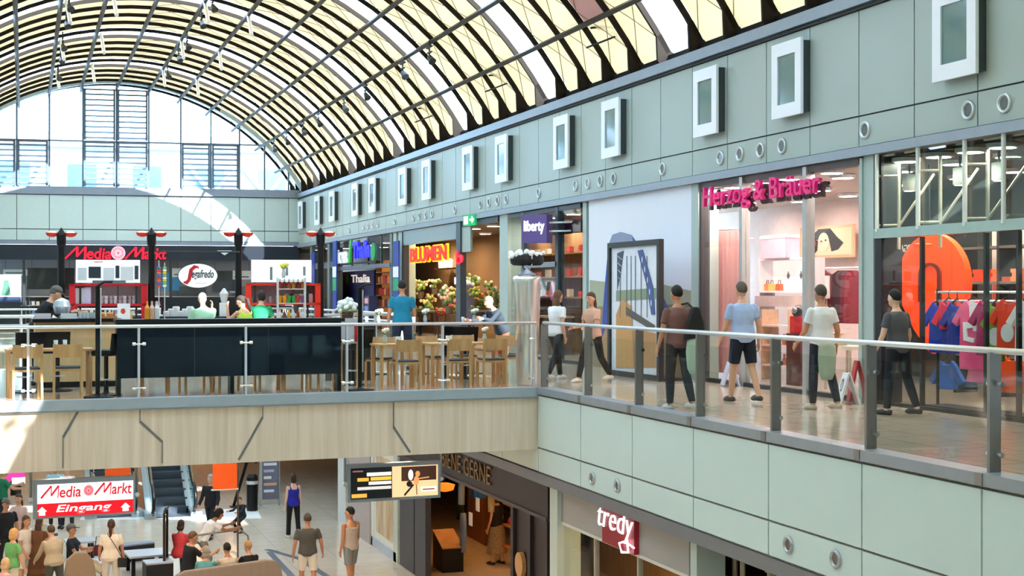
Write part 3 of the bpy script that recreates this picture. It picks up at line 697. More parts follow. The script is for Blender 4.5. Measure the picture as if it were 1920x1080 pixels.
y0 = yx(1428, XR); t = thing('shelf_unit', 'cream shelf with small goods under the lit display', 'shelf', (XR, y0, 0), -pi / 2); w = y0 - yx(1478, XR)
for zz in (.25, .62, .98): MB().box(0, w, 0, .35, zz, zz + .035).build('shelf', mat('#f0e6dc', .5), t)
for x in (0, w): MB().box(x - .02, x + .02, 0, .35, 0, 1.3).build('upright', mat('#d8b99a', .5), t)
for i in range(8):
    x = .06 + (i % 4) * w / 4.2; zz = (.285, .655)[i // 4]; tag(MB().lathe([(.04, 0), (.05, .08), (.02, .14), (.025, .2)], 10).build('perfume_bottle', mat(['#e7d3c8', '#c8dbe2', '#d99a8a', '#efe9e2'][i % 4], .2), loc=(XR + .15, y0 - x - .05, zz)), '%s small bottle on the cream shelf below the lit display' % ordw(i + 1), 'bottle', 'bottles on the cream boutique shelf')
t = thing('jewellery_table', 'cream table with jewellery near the boutique front', 'table', (12.6, yx(1560, 12.6), 0), -pi / 2)
MB().box(-.3, .5, 0, .5, .68, .74).build('tabletop', mat('#efe2d0', .4), t)
for x in (-.26, .46):
    for yy in (.04, .46): MB().box(x - .02, x + .02, yy - .02, yy + .02, 0, .68).build('leg', mat('#d8c7b4', .5), t)
tag(MB().lathe([(.13, 0), (.16, .02), (.05, .06), (.04, .14), (.12, .2), (.1, .21)], 14).build('bowl', mat('#dcbf98', .3), loc=(12.75, yx(1572, 12.75), .74)), 'golden bowl on the cream table in the boutique', 'bowl')
# boards standing in front of the boutique
def aboard(px, py, X, w, h, label, col, extra=None):
    y = yx(px, X); t = thing('advertising_board', label, 'sign board', (X, y, 0), -pi / 2 - .35)
    b = MB(); b.hexa([(-w / 2, -.14, .02), (w / 2, -.14, .02), (w / 2, -.11, .02), (-w / 2, -.11, .02), (-w / 2, -.02, h), (w / 2, -.02, h), (w / 2, .01, h), (-w / 2, .01, h)]); b.build('board', mat(col, .5), t)
    b = MB(); b.hexa([(-w / 2, .14, .0), (w / 2, .14, .0), (w / 2, .17, .0), (-w / 2, .17, .0), (-w / 2, .0, h), (w / 2, .0, h), (w / 2, .02, h), (-w / 2, .02, h)]); b.build('rear_leg', mat(col, .5), t)
    if extra: extra(t, w, h)
    return t
def ring_mark(t, w, h):
    b = MB(); n = 18; r = [[(ra_ * .7 * cos(2 * pi * k / n), -.135 + (h * .6 + ra_ * sin(2 * pi * k / n)) * .1 / h, h * .6 + ra_ * sin(2 * pi * k / n)) for k in range(n)] for ra_ in (.1, .07)]
    b.rings(r, cap=False); b.build('mark', mat('#2c2c30', .6), t); MB().obox((0, -.13, h * .2), (w * .6, .01, .03), rx=-8).build('text_line', mat('#8f8794', .6), t)
aboard(1588, 754, 11.25, .34, .45, 'white sandwich board with a dark ring mark on the walkway', '#f2f0f6', ring_mark)
t = aboard(1607, 760, 11.5, .2, .62, 'narrow red board with white percent mark by the boutique pillar', '#b3262a')
text('lettering', '%', WHITE, t, -.06, .06, .28, .45, -.1, .02)
aboard(1368, 722, 11.5, .34, .42, 'lavender sandwich board leaning at the boutique window', '#cfcbe2')
ceil_lights('ceiling_light', 'pink boutique', [(12.02, 1345), (12.02, 1375), (12.02, 1430), (12.02, 1480), (12.02, 1560), (12.7, 1350), (12.7, 1430), (12.7, 1500), (12.7, 1580), (13.9, 1370), (13.9, 1450), (13.9, 1540), (15.2, 1400), (15.2, 1500), (15.2, 1590)], 46, h='#ffe0d6')  # front row added to brighten the curtain and window goods
# ---------------------------------------------------------------- billboard of the bridge
Y1 = yx(1104); t = thing('billboard', 'wall filling billboard of a blue steel bridge between two shops', 'billboard', (XW, Y1, 0), -pi / 2)
W_ = Y1 - yx(1297); def_ = lambda px, py: (Y1 - yx(px), sz(px, py)[1])
MB().box(0, W_, 0, .1, 0, 3.62).build('panel', mat('#e9edf8', .6, var=.03, scale=1), t)
def layer(parent, name, pts, col, y, var=.1): return MB().poly([def_(*p) for p in pts], y - .006, y).build(name, mat(col, .6, var=var), parent)
layer(t, 'hills', [(1106, 545), (1106, 525), (1150, 530), (1200, 518), (1250, 535), (1296, 545), (1296, 572), (1106, 575)], '#a9ad92', -.001)
layer(t, 'meadow', [(1106, 575), (1296, 570), (1296, 712), (1106, 712)], '#8d7f66', -.002)
layer(t, 'bridge_arch', [(1128, 640), (1133, 560), (1140, 480), (1150, 440), (1165, 435), (1185, 441), (1205, 470), (1230, 520), (1262, 600), (1270, 640), (1246, 640), (1236, 600), (1214, 540), (1190, 490), (1175, 470), (1160, 478), (1155, 520), (1148, 640)], '#2c4a9c', -.008)
layer(t, 'bridge_tower', [(1142, 460), (1150, 440), (1165, 435), (1186, 442), (1194, 470), (1176, 476), (1160, 478), (1150, 490)], '#8b97b4', -.016)
layer(t, 'road', [(1128, 712), (1128, 640), (1160, 560), (1200, 575), (1250, 620), (1296, 600), (1296, 712)], '#b28d63', -.02)
# framed photo stand before the billboard
XR = 10.9
Y1 = yx(1143, XR); t = thing('picture_frame', 'black framed bridge picture standing before the billboard', 'picture', (XR, Y1, 0), -pi / 2)
df2 = lambda px, py: (Y1 - yx(px, XR), sz(px, py, XR)[1]); wf = Y1 - yx(1240, XR); hf = sz(1143, 456, XR)[1]
b = MB(); b.box(0, wf, -.05, .05, hf - .1, hf).box(0, .1, -.05, .05, 0, hf - .1).box(wf - .1, wf, -.05, .05, 0, hf - .1).box(.1, wf - .1, -.05, .05, 0, .1); b.build('frame', mat('#14171d', .4), t)
MB().box(.1, wf - .1, .0, .03, .1, hf - .1).build('print', mat('#e3e8f2', .6), t)
def lay2(name, pts, col, y): return MB().poly([df2(*p) for p in pts], y - .005, y).build(name, mat(col, .6), t)
lay2('ground', [(1156, 610), (1230, 625), (1230, 690), (1156, 690)], '#b48a5a', -.001)
lay2('rock', [(1156, 690), (1156, 590), (1168, 560), (1185, 575), (1190, 690)], '#c8995c', -.007)
lay2('hill', [(1156, 545), (1230, 540), (1230, 560), (1156, 565)], '#8c9a80', -.004)
lay2('girder', [(1196, 470), (1206, 468), (1226, 540), (1229, 590), (1222, 590), (1212, 530)], '#4a5f96', -.007)
lay2('far_girder', [(1158, 475), (1170, 470), (1163, 520), (1158, 545)], '#454e5e', -.007)
b = MB()
for p, q in ((1205, 487), (1210, 505), (1215, 525), (1219, 547), (1222, 568)): x, z = df2(p, q); b.disc(x, z, .022, .06, -.014, -.007, 10)
b.build('girder_openings', mat('#dfe4ee', .6), t); b = MB()
for i in range(5): xa, za_ = df2(1159 + i * .5, 480 + 13 * i); xb_, zb_ = df2(1168 - i, 487 + 13 * i); b.bar((xa, -.012, za_), (xb_, -.012, zb_), .008, .014)
b.build('girder_lattice', mat('#c3cad6', .6), t)
lay2('deck', [(1175, 575), (1229, 610), (1229, 622), (1175, 590)], '#5f5a55', -.012)
b = MB()
for p in (1164, 1176, 1184, 1192, 1203, 1214): x, z = df2(p, 480); b.box(x - .008, x + .008, -.014, -.008, df2(p, 595)[1], z)
b.build('hangers', mat('#4a4f58', .6), t)
MB().box(.0, wf, .05, .5, 0, .05).build('foot', DFR, t)
# ---------------------------------------------------------------- cosmetics shop (purple sign)
f = front('storefront', 'dark framed shop front under the purple hanging sign', 957); Y1 = yx(957)
for p in (984, 1048): x = fx(p); MB().box(x - .09, x + .09, -.06, .1, 0, 3.6).build('mullion', mat('#3f4a52', .45), f)
x1 = fx(1092); zt_ = sz(1010, 497)[1]; MB().box(fx(984), fx(1048), -.06, .06, zt_ - .06, zt_ + .06).build('transom', FRM, f); MB().box(0, x1, -.05, .05, 3.5, 3.6).build('head_rail', DFR, f); MB().box(0, x1, -.05, .05, 0, .07).build('floor_rail', DFR, f)
for a, c in ((0, fx(984)), (fx(984), fx(1048)), (fx(1048), x1)): MB().box(a + .09, c - .09, -.01, .005, .07, 3.5).build('glass_pane', SG, f)
y0, z0 = sz(982, 456, XW - .7); t = thing('shop_sign', 'purple square sign with white lettering hanging over the cosmetics shop', 'sign', (XW - .75, y0, z0), -.85)
w, h = .66, .66; MB().box(0, w, 0, .3, 0, h).build('sign_box', mat('#5a4a86', .4, emit=.25), t, bevel=.01); text('lettering', 'liberty', mat('#ffffff', .4, emit=1.5), t, .06, w - .06, .2, .52, 0, .015, bold=.02); MB().box(w, w + .55, .12, .16, .25, .29).box(w, w + .55, .12, .16, .45, .49).build('bracket', STEEL, t)
def rand_goods(label, cat, grp, X, pxs, pys, cols, kind='box', sc=1.):
    n = 0
    for py in pys:
        for p in pxs:
            n += 1; y, z = sz(p + random.uniform(-2, 2), py, X); c = random.choice(cols); b = MB()
            if kind == 'box': b.box(-.09 * sc, .09 * sc, 0, .12, 0, random.uniform(.12, .24) * sc)
            elif kind == 'bottle': b.lathe([(.04 * sc, 0), (.045 * sc, .1 * sc), (.02 * sc, .15 * sc), (.022 * sc, .2 * sc)], 8)
            tag(b.build(cat.replace(' ', '_'), mat(c, .5), loc=(X, y, z), rz=-pi / 2), '%s %s' % (ordw(n), label), cat, grp)
XR = 13.5; y0 = yx(955, XR); t = thing('wall_shelf', 'long wooden wall shelf in the cosmetics shop', 'shelf', (XR, y0, 0), -pi / 2); w = y0 - yx(1092, XR)
for py in (478, 520, 556): z = sz(1000, py, XR)[1]; MB().box(0, w, 0, .4, z - .04, z).build('shelf', mat('#a07a4e', .5), t)
MB().box(0, w, .4, .44, 0, 3.2).build('back_panel', wood('#7d5a38', '#9a7148', 5, .8), t)
for k, py in enumerate((478, 520, 556)):
    z = sz(1000, py, XR)[1]
    for i in range(7):
        x = w * (i + .5) / 7; tag(MB().box(-.1, .1, -.06, .06, 0, .14 + .1 * random.random()).build('carton', mat(random.choice(['#d9433a', '#f08a6a', '#e9d9c0', '#c23b6a', '#f0efe8']), .5), loc=(XR + .15, y0 - x, z), rz=-pi / 2), '%s carton on the %s wooden shelf of the cosmetics shop' % (ordw(i + 1), ('upper', 'middle', 'lower')[k]), 'carton', 'cartons in the cosmetics shop')
for i, (p, py, c) in enumerate(((954, 520, '#c01f2e'), (1034, 545, '#e0558a'))):
    y, z = sz(p, py, 12.1); t = thing('pendant_banner', ('red', 'pink')[i] + ' oval sale banner hanging in the cosmetics shop window', 'banner', (12.1, y, z), -pi / 2)
    MB().disc(0, 0, (.14, .12)[i], (.34, .24)[i], 0, .02).build('card', mat(c, .5), t); MB().tube([(0, .01, .2), (0, .01, 3.5 - z)], .006, 5).build('cord', DFR, t)
t = thing('counter', 'brown sales counter in the cosmetics shop', 'counter', (12.8, yx(1010, 12.8), 0), -pi / 2); MB().box(-.5, .9, 0, .6, 0, .95).build('body', mat('#6b4a34', .5), t); MB().box(-.54, .94, -.04, .64, .95, 1.0).build('worktop', mat('#c9a87a', .4), t)
ceil_lights('ceiling_light', 'cosmetics shop', [(12.5, 975), (12.5, 1030), (12.5, 1075), (13.6, 1000), (13.6, 1060)], 55)
# ---------------------------------------------------------------- flower shop
f = front('storefront', 'open shop front of the flower shop with grey blind panel', 757); Y1 = yx(757)
zb2 = sz(760, 460)[1]; x1 = fx(860); MB().box(.0, x1, -.05, .04, zb2, 3.6).build('blind_panel', mat('#8fa5aa', .5, var=.06), f); x2 = fx(868); MB().box(x1, x2, -.08, .1, 0, 3.6).build('mullion', mat('#46535d', .5), f); MB().box(-.02, .12, -.05, .15, 0, 3.6).build('end_frame', mat('#26303a', .5), f)
MB().box(x2, fx(884), -.03, .03, 2.75, 3.6).build('sage_panel', SAGE, f); MB().box(x2, fx(937), -.05, .05, 3.45, 3.6).build('head_rail', DFR, f)
y0 = yx(770, XW - .1); t = thing('neon_sign', 'red and yellow neon lettering over the flower shop entrance', 'sign', (XW - .1, y0, 0), -pi / 2); w = y0 - yx(838, XW - .1); za = sz(770, 493)[1]; z2 = sz(770, 467)[1]
text('lettering', 'BLUMEN', mat('#ff1a10', emit=2.2), t, 0, w, za, z2, 0, .03, bold=.03); text('lettering_edge', 'BLUMEN', mat('#ffb400', emit=1.6), t, -.04, w + .05, za - .03, z2 + .04, .05, .03, bold=.06); MB().box(-.05, w + .05, .06, .09, (za + z2) / 2 - .02, (za + z2) / 2 + .02).build('rail', DFR, t)
y0 = yx(863, XW - .05); t = thing('neon_sign', 'small red flower shaped neon sign on the flower shop mullion', 'sign', (XW - .12, y0, sz(870, 482)[1]), -pi / 2)
b = MB(); b.disc(0, 0, .1, .2, -.03, 0).disc(.3, -.05, .26, .12, -.03, 0).disc(.15, -.1, .12, .1, -.03, 0); b.build('tube', mat('#e0142e', emit=.8), t)
t = thing('exit_sign', 'green illuminated exit sign hanging from the walkway soffit', 'exit sign', (XW - .3, yx(868, XW - .3), sz(868, 424, XW - .3)[1]), -pi / 2 + .25)
w = .62; MB().box(0, w, 0, .06, 0, .3).build('sign_box', mat('#0fa05a', emit=.7), t); b = MB(); b.poly([(.36, .13), (.46, .13), (.46, .06), (.58, .16), (.46, .26), (.46, .19), (.36, .19)], -.01, 0); b.build('arrow', mat('#ffffff', emit=1.), t); MB().box(.05, .27, -.008, 0, .04, .26).build('door_pictogram', mat('#d8f2e2', emit=.8), t); MB().tube([(w / 2, .03, .3), (w / 2, .03, 3.62 - sz(868, 424, XW - .3)[1])], .012, 6).build('hanger', STEEL, t)
def bouquet(label, X, p, py, cols, r=.22, pot='#6d5a48', n=11, green='#6f8a42'):
    y, z = sz(p, py, X); z = max(z, .0); t = thing('flower_bouquet', label, 'flowers', (X, y, z), 0, 'flowers in front of the flower shop')
    MB().lathe([(r * .4, 0), (r * .55, r * .9), (r * .5, r * .92)], 10).build('pot', mat(pot, .5), t)
    b = MB()
    for i in range(n):
        a = random.uniform(0, 2 * pi); d = r * random.uniform(.1, .9); b.ball((d * cos(a), d * sin(a), r * 1.2 + random.uniform(0, r)), r * .3, 6, 5)
    b.build('leaves', mat(green, .7, var=.3), t)
    for c in cols:
        b = MB()
        for i in range(n):
            a = random.uniform(0, 2 * pi); d = r * random.uniform(.1, 1); b.ball((d * cos(a), d * sin(a), r * 1.5 + random.uniform(-.2, 1) * r), r * .22, 6, 5)
        b.build('blossoms', mat(c, .6, var=.2), t)
    return t
fl = [(773, 574, ['#f2d9a8', '#c9b070'], 'cream'), (800, 600, ['#ecd08a'], 'pale yellow'), (828, 606, ['#c0202c', '#e2503a'], 'red'), (842, 588, ['#d9d07a', '#f0a4a4'], 'yellow and pink'), (815, 552, ['#f0e2b8'], 'ivory'), (850, 604, ['#f2625a'], 'coral'), (890, 572, ['#d9c24a'], 'golden'), (902, 592, ['#f07a2a'], 'orange'), (915, 560, ['#e9e2d8'], 'white'), (925, 590, ['#f2b24a'], 'amber'), (893, 604, ['#8aa04a'], 'green'), (935, 610, ['#ffd27a'], 'light yellow'), (780, 604, ['#b0384a'], 'crimson'), (788, 560, ['#e6d3a4', '#d8b98a'], 'sand coloured'), (806, 580, ['#f0c88a'], 'apricot'), (835, 574, ['#f4efe2'], 'chalk white'), (852, 570, ['#e8b0a0'], 'salmon'), (908, 606, ['#e0602a'], 'deep orange'), (928, 572, ['#f4d9a0'], 'buttery'), (888, 556, ['#f2efe8', '#a8c06a'], 'white and green'), (762, 596, ['#d9c9b0'], 'pale beige')]
for i, (p, py, c, nme) in enumerate(fl): bouquet('%s flowers in a pot on the flower shop stands' % nme, XW + .35 + .25 * (i % 3), p, py, c, .2 + .05 * (i % 2))
for i, (pa, pb, py) in enumerate(((768, 815, 582), (818, 858, 608), (884, 936, 582))):
    X = XW + .3; ya, yb_ = yx(pa, X), yx(pb, X); z = sz((pa + pb) / 2, py, X)[1]; z = max(z, .25); t = thing('flower_stand', ('wooden stand beside the flower shop jamb', 'low dark stand under the neon lettering', 'stand behind the glass by the flower shop pillar')[i], 'stand', (X, yb_, 0), 0)
    MB().box(0, .4, 0, ya - yb_, z - .05, z).box(.05, .35, .1, ya - yb_ - .1, .2, .24).build('tray', mat('#5d4632', .6), t)
    for yy in (.05, ya - yb_ - .05):
        for xx in (.04, .36): MB().box(xx - .02, xx + .02, yy - .02, yy + .02, 0, z - .05).build('leg', mat('#3d2f24', .6), t)
y0 = yx(868, 12.2); t = thing('sales_stand', 'white topped display column of cards beside the flower shop mullion', 'stand', (12.0, y0, 0), -pi / 2); z = sz(872, 520, 12.2)[1]
MB().box(0, .5, 0, .4, .1, z - .2).build('body', mat('#8f93b8', .5, var=.3, scale=15), t); MB().box(-.05, .55, -.05, .45, z - .2, z).build('top', mat('#ffffff', emit=.8), t)
t = thing('wall_shelf', 'brown shelf with glowing lamps on the flower shop back wall', 'shelf', (14.6, yx(815, 14.6), 0), -pi / 2); z = sz(830, 502, 14.6)[1]; MB().box(0, 1.6, 0, .4, z - .05, z).build('shelf', mat('#4a382c', .5), t)
for i in range(3): MB().lathe([(.12, z), (.14, z + .3), (.05, z + .34)], 10, (.3 + i * .45, .2, 0)).build('lantern', mat('#ffe2a8', emit=3), t)
ceil_lights('ceiling_light', 'flower shop', [(12.6, 770), (12.6, 810), (12.6, 850), (12.6, 890), (12.6, 925), (14.0, 790), (14.0, 840), (14.0, 910)], 110, h='#ffd9a4')
# ---------------------------------------------------------------- bookshop
f = front('storefront', 'bookshop front with dark blue wall and steel lintel', 634); Y1 = yx(634)
za = sz(634, 501)[1]; x1 = fx(736); MB().box(0, x1, -.1, .1, za - .14, za).build('lintel', mat('#7c8792', .4, .4), f)
for p in (634, 736): x = fx(p); MB().box(x - .15, x + .15, -.06, .15, 0, 3.6).build('jamb', mat('#6f7a80', .4, .3), f)
for p in (660, 690, 715): x = fx(p); MB().box(x - .05, x + .05, -.02, .05, za, 3.6).build('mullion', mat('#4d5358', .5), f)
MB().box(0, x1, -.01, .0, za, 3.6).build('glass_pane', SG, f)
XR = 12.4; y0 = yx(637, XR); t = thing('wall_panel', 'dark blue panel with white bookshop name and green leaf', 'panel', (XR, y0, 0), -pi / 2); w = y0 - yx(701, XR); MB().box(0, w, 0, .08, 0, za - .15).build('board', mat('#0d1350', .5), t)
za1, za2 = sz(670, 530, XR)[1], sz(670, 515, XR)[1]; text('lettering', 'Thalia', mat('#f4e6dc', .5, emit=.4), t, y0 - yx(659, XR), y0 - yx(694, XR), za1, za2, 0, .02, bold=.015); MB().disc(y0 - yx(652, XR), za1 + .15, .3, .22, -.02, 0, 5).build('leaf', mat('#1a8a4a', .5), t)
t = thing('shop_sign', 'white and blue bookshop lettering with green marks above the lintel', 'sign', (XW - .12, Y1, 0), -pi / 2)
def zz_(p, py): return sz(p, py)[1]
text('lettering', 'BÜCHER', mat('#e6ebf0', .5, emit=.3), t, fx(636), fx(659), zz_(648, 494), zz_(648, 468), 0, .05, bold=.02); x = fx(664); MB().poly([(x - .3, zz_(664, 493)), (x, zz_(664, 493)), (x + .3, zz_(664, 450)), (x + .05, zz_(664, 450))], -.06, 0).build('green_mark', mat('#1f9a3c', .5, emit=.4), t)
text('lettering_blue', 'Thalia', mat('#1c1cf0', .4, emit=.9), t, fx(669), fx(703), zz_(685, 484), zz_(685, 452), 0, .06, bold=.04); MB().disc(fx(708), zz_(708, 472), .35, .32, -.06, 0, 12).build('green_dot', mat('#1f8a3c', .5, emit=.3), t)
MB().box(fx(636), fx(710), .02, .06, zz_(670, 498) + .05, zz_(670, 498) + .12).build('rail', DFR, t)
for i, p in enumerate((627, 742)):
    X = XW - .25; y = yx(p, X); t = thing('banner_flag', ('tall blue banner with white and green fields at the far bookshop jamb', 'tall blue banner with white and green fields beside the flower shop')[i], 'banner', (X, y, 0), -pi / 2); w = .34
    zq = lambda py: sz(p, py, X)[1]
    MB().box(-w, w, 0, .05, .1, zq(452)).build('cloth', mat('#1f3f9a', .6), t); MB().box(-w, w, -.008, 0, zq(520), zq(500)).build('white_field', mat('#e8eef6', .6), t); MB().box(-w, w, -.008, 0, zq(545), zq(522)).build('green_field', mat('#1f9a6a', .6), t); MB().box(-w - .05, w + .05, -.1, .15, 0, .1).build('base', DFR, t)
XR = 14.5; y0 = yx(703, XR); w = y0 - yx(736, XR); t = thing('bookcase', 'glowing orange bookcase at the back of the bookshop', 'bookcase', (XR, y0, 0), -pi / 2)
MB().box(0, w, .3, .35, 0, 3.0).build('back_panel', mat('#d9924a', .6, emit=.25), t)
for z in (.5, 1.0, 1.5, 2.0, 2.5): MB().box(0, w, 0, .35, z - .04, z).build('shelf', mat('#6d4526', .5), t)
for x in (0, w): MB().box(x - .04, x + .04, 0, .35, 0, 3.0).build('side_panel', mat('#6d4526', .5), t)
n = 0
for z in (1.0, 1.5, 2.0):
    for i in range(10):
        n += 1; x = .15 + i * (w - .3) / 10; tag(MB().box(0, (w - .3) / 11, 0, .18, 0, .26 + .08 * random.random()).build('book', mat(random.choice(['#c23a2a', '#e9e2d6', '#d98a3a', '#5a3a2a', '#f0c27a', '#a02a2a']), .6), loc=(XR + .1, y0 - x, z), rz=-pi / 2), '%s book on the glowing orange bookcase, counted along the shelves' % ordw(n), 'book', 'books on the orange bookcase')
y, z = sz(688, 560, 11.0); t = thing('leaflet_stand', 'dark leaflet stand with red and white cards at the bookshop entrance', 'stand', (11.0, y, 0), -pi / 2)
MB().box(-.3, .3, 0, .3, 0, 1.5).build('body', mat('#2a2f52', .5), t)
for i in range(3): MB().box(-.25, .25, -.03, 0, .7 + .27 * i, .88 + .27 * i).build('card', mat(['#c4c8e0', '#7a86c8', '#e0a0a8'][i], .5), t)
ceil_lights('ceiling_light', 'bookshop', [(13.0, 650), (13.0, 690), (13.0, 725), (14.2, 720)], 60, h='#ffdca8')
# ---------------------------------------------------------------- dark shop fronts beside the far corner
f = front('storefront', 'narrow dark shop front in the far corner beside the bookshop', 578); Y1 = yx(578)
for p in (585, 600, 618): x = fx(p); MB().box(x - .2, x + .2, -.05, .1, 0, 3.6).build('mullion', mat('#6a767c', .5), f)
x1 = fx(626); MB().box(0, x1, -.03, .05, 2.6, 2.85).build('transom', mat('#56616a', .5), f); MB().box(0, x1, .02, .03, .05, 3.6).build('glass_pane', SG, f); MB().box(fx(586), fx(592), -.06, 0, 1.2, 3.3).build('blue_strip', mat('#1f3f9a', .5), f)
ceil_lights('ceiling_light', 'corner shop by the end wall', [(12.4, 597), (12.4, 618)], 10)
def media_word(rest, m, par_, x0, x1, z0, z1, y, d, st, bold):
    w, h = x1 - x0, z1 - z0; q = lambda a, c: (x0 + w * a, y - d / 2, z0 + h * c)
    b = MB(); P = [q(.01, .04), q(.27, .97), q(.26, .2), q(.45, .97), q(.43, .02)]
    for u, v in zip(P, P[1:]): b.bar(u, v, d, h * st)
    b.build('initial_letter', m, par_); text('lettering', rest, m, par_, x0 + w * .47, x1, z0 + h * .02, z1 - h * .1, y, d, shear=.12, bold=bold)
# ================================================================ electronics store in the far end wall
fr = dict(loc=(*F0, 0), rz=FRZ)
ZF0, ZF1 = zat(488, 61), zat(462, 61)
b = MB(); b.box(0, FLEN, -.05, .25, ZF0, ZF1 + .04); struct(b.build('wall_store_fascia', mat('#0c1826', .4), **fr))
b = MB(); b.box(-3, FLEN + 1, 7, 7.2, 0, 3.7); struct(b.build('wall_store_back', mat('#5f6166', .7), **fr)); b = MB(); b.box(-3, FLEN + 1, .3, 7, 3.3, 3.4); struct(b.build('ceiling', mat('#6a6a6c', .7), **fr)); b = MB(); b.box(-3, FLEN + 1, 0, 7, -.2, -.002); struct(b.build('floor', mat('#8a8680', .4), **fr))
RED = mat('#e8082c', .4, emit=.8)
t = thing('store_sign', 'big red electronics store lettering with pink spiral on the dark fascia', 'sign', (*F0, 0), FRZ)
fxx = lambda p: far(p)[0]; z0, z1 = zat(487, 61), zat(463, 61)
media_word('edia', RED, t, fxx(122), fxx(209), z0, z1, -.08, .1, .13, .02); media_word('arkt', RED, t, fxx(234), fxx(312), z0, z1, -.08, .1, .13, .02)
b = MB(); xc_ = fxx(222); zc_ = (z0 + z1) / 2
b.disc(xc_, zc_, .3, .3, -.16, -.08)
b.build('spiral', mat('#ffb0bc', .4, emit=.6), t); b = MB()
for k in range(14): a = 2 * pi * k / 14; b.obox((xc_ + .2 * cos(a), -.17, zc_ + .2 * sin(a)), (.14, .02, .03), ry=-degrees(a) + 40)
b.disc(xc_, zc_, .05, .05, -.18, -.16); b.build('spiral_rays', mat('#ff5a6a', .4, emit=.6), t)
t = thing('triangle_sign', 'pale triangular sign hanging on the dark store fascia', 'sign', (*F0, 0), FRZ); x = fxx(421); MB().poly([(x - .32, zat(469, 61)), (x + .32, zat(469, 61)), (x, zat(478, 61))], -.12, -.06).build('panel', mat('#b9c9cf', .4, emit=.2), t)
f = thing('storefront', 'glazed front of the electronics store with dark mullions', 'shop front', (*F0, 0), FRZ)
for p in (45, 110, 320, 450, 560): x = fxx(p); MB().box(x - .06, x + .06, 0, .1, 0, ZF0).build('mullion', DFR, f)
for i, (a, c) in enumerate(((0, 45), (45, 110), (320, 450))): MB().box(fxx(a) + .06, fxx(c) - .06, .04, .05, 0, ZF0).build('glass_pane', SG, f)
for i, p in enumerate((15, 85, 150, 260, 340, 420, 500, 550)):
    x = fxx(p); v = Vector((cos(FRZ), sin(FRZ))); n_ = Vector((-sin(FRZ), cos(FRZ))); q = Vector(F0) + v * x + n_ * (2.0 + 1.2 * (i % 3))
    t = thing('ceiling_light', '%s glowing light strip in the electronics store, from the side wall' % ordw(i + 1), 'lamp', (q.x, q.y, 3.28), FRZ, 'light strips in the electronics store'); MB().box(-.7, .7, -.14, .14, -.07, .0).build('housing', WHITE, t); MB().box(-.66, .66, -.11, .11, -.08, -.07).build('diffuser', mat('#fff7ec', emit=45), t)
for i in range(10):
    x = fxx(5 + i * 58); v = Vector((cos(FRZ), sin(FRZ))); n_ = Vector((-sin(FRZ), cos(FRZ))); q = Vector(F0) + v * x + n_ * (2.5 + 1.6 * (i % 2))
    t = thing('store_shelf', '%s shelf of goods inside the electronics store, counted towards the shops' % ordw(i + 1), 'shelf', (q.x, q.y, 0), FRZ, 'shelves in the electronics store')
    MB().box(-.8, .8, .2, .3, 0, 1.9).build('back_panel', mat('#3a3d42', .6), t)
    for k in range(4): MB().box(-.8, .8, -.2, .2, .4 * k + .2, .4 * k + .24).build('shelf', mat('#9a9a9c', .5), t)
    for k in range(3):
        b = MB()
        for j in range(7): b.m(j % 4).box(-.72 + .21 * j, -.58 + .21 * j, -.12, .1, .4 * k + .24, .4 * k + .36 + .1 * random.random())
        b.build('goods', [mat(c, .5) for c in random.sample(['#d8dadc', '#8a2f2a', '#5a6f9a', '#c9b79a', '#2a2c30', '#b8bec6', '#6f8a6a'], 4)], t)
for i, (p, w_, z0_, z1_, c, dsc) in enumerate(((22, .5, 2.35, 2.62, '#eef0f2', 'white'), (88, 1.0, 1.75, 2.7, '#101216', 'black'), (160, .45, 2.2, 2.6, '#c8202c', 'red'), (318, .4, 1.7, 2.5, '#2f7fb0', 'blue'), (350, .7, 2.3, 2.7, '#dfe3e8', 'pale grey'), (425, .6, 1.6, 2.6, '#33363c', 'charcoal'), (455, .4, 2.2, 2.6, '#f2f2ee', 'ivory'), (545, .5, 2.1, 2.6, '#d8dde2', 'silver'))):
    x = fxx(p); q = Vector(F0) + v * x + n_ * (1.2 + .5 * (i % 2)); t = thing('hanging_board', '%s board hanging from the ceiling inside the electronics store' % dsc, 'board', (q.x, q.y, 0), FRZ, 'boards hanging in the electronics store')
    MB().box(-w_, w_, 0, .05, z0_, z1_).build('panel', mat(c, .5), t); MB().tube([(-w_ * .8, .025, z1_), (-w_ * .8, .025, 3.3)], .012, 5).tube([(w_ * .8, .025, z1_), (w_ * .8, .025, 3.3)], .012, 5).build('cord', DFR, t)
    if i in (0, 4, 6): MB().box(-w_ * .8, w_ * .8, -.006, 0, z0_ + .09, z0_ + .15).build('text_line', mat('#6a6e74', .5), t)
# poster at the store entrance on the far side
x = fxx(-5); t = thing('poster', 'lit poster of a green bottle at the electronics store entrance', 'poster', (*F0, 0), FRZ); za, zb_ = zat(567, 60), zat(515, 60); x2 = fxx(41); MB().box(x, x2, -.3, -.25, za, zb_).build('board', mat('#dfe9f2', emit=.8), t)
xc_ = fxx(13); MB().poly([(xc_ - .2, za + .3), (xc_ + .2, za + .3), (xc_ + .1, zb_ - .25), (xc_ - .08, zb_ - .25)], -.32, -.3).build('bottle', mat('#3f6a5c', .5), t); MB().box(x, x2, -.32, -.3, za, za + .25).build('dark_band', mat('#20365a', .5), t); MB().box(x, x2, -.3, -.25, 0, za).build('stand', DFR, t)
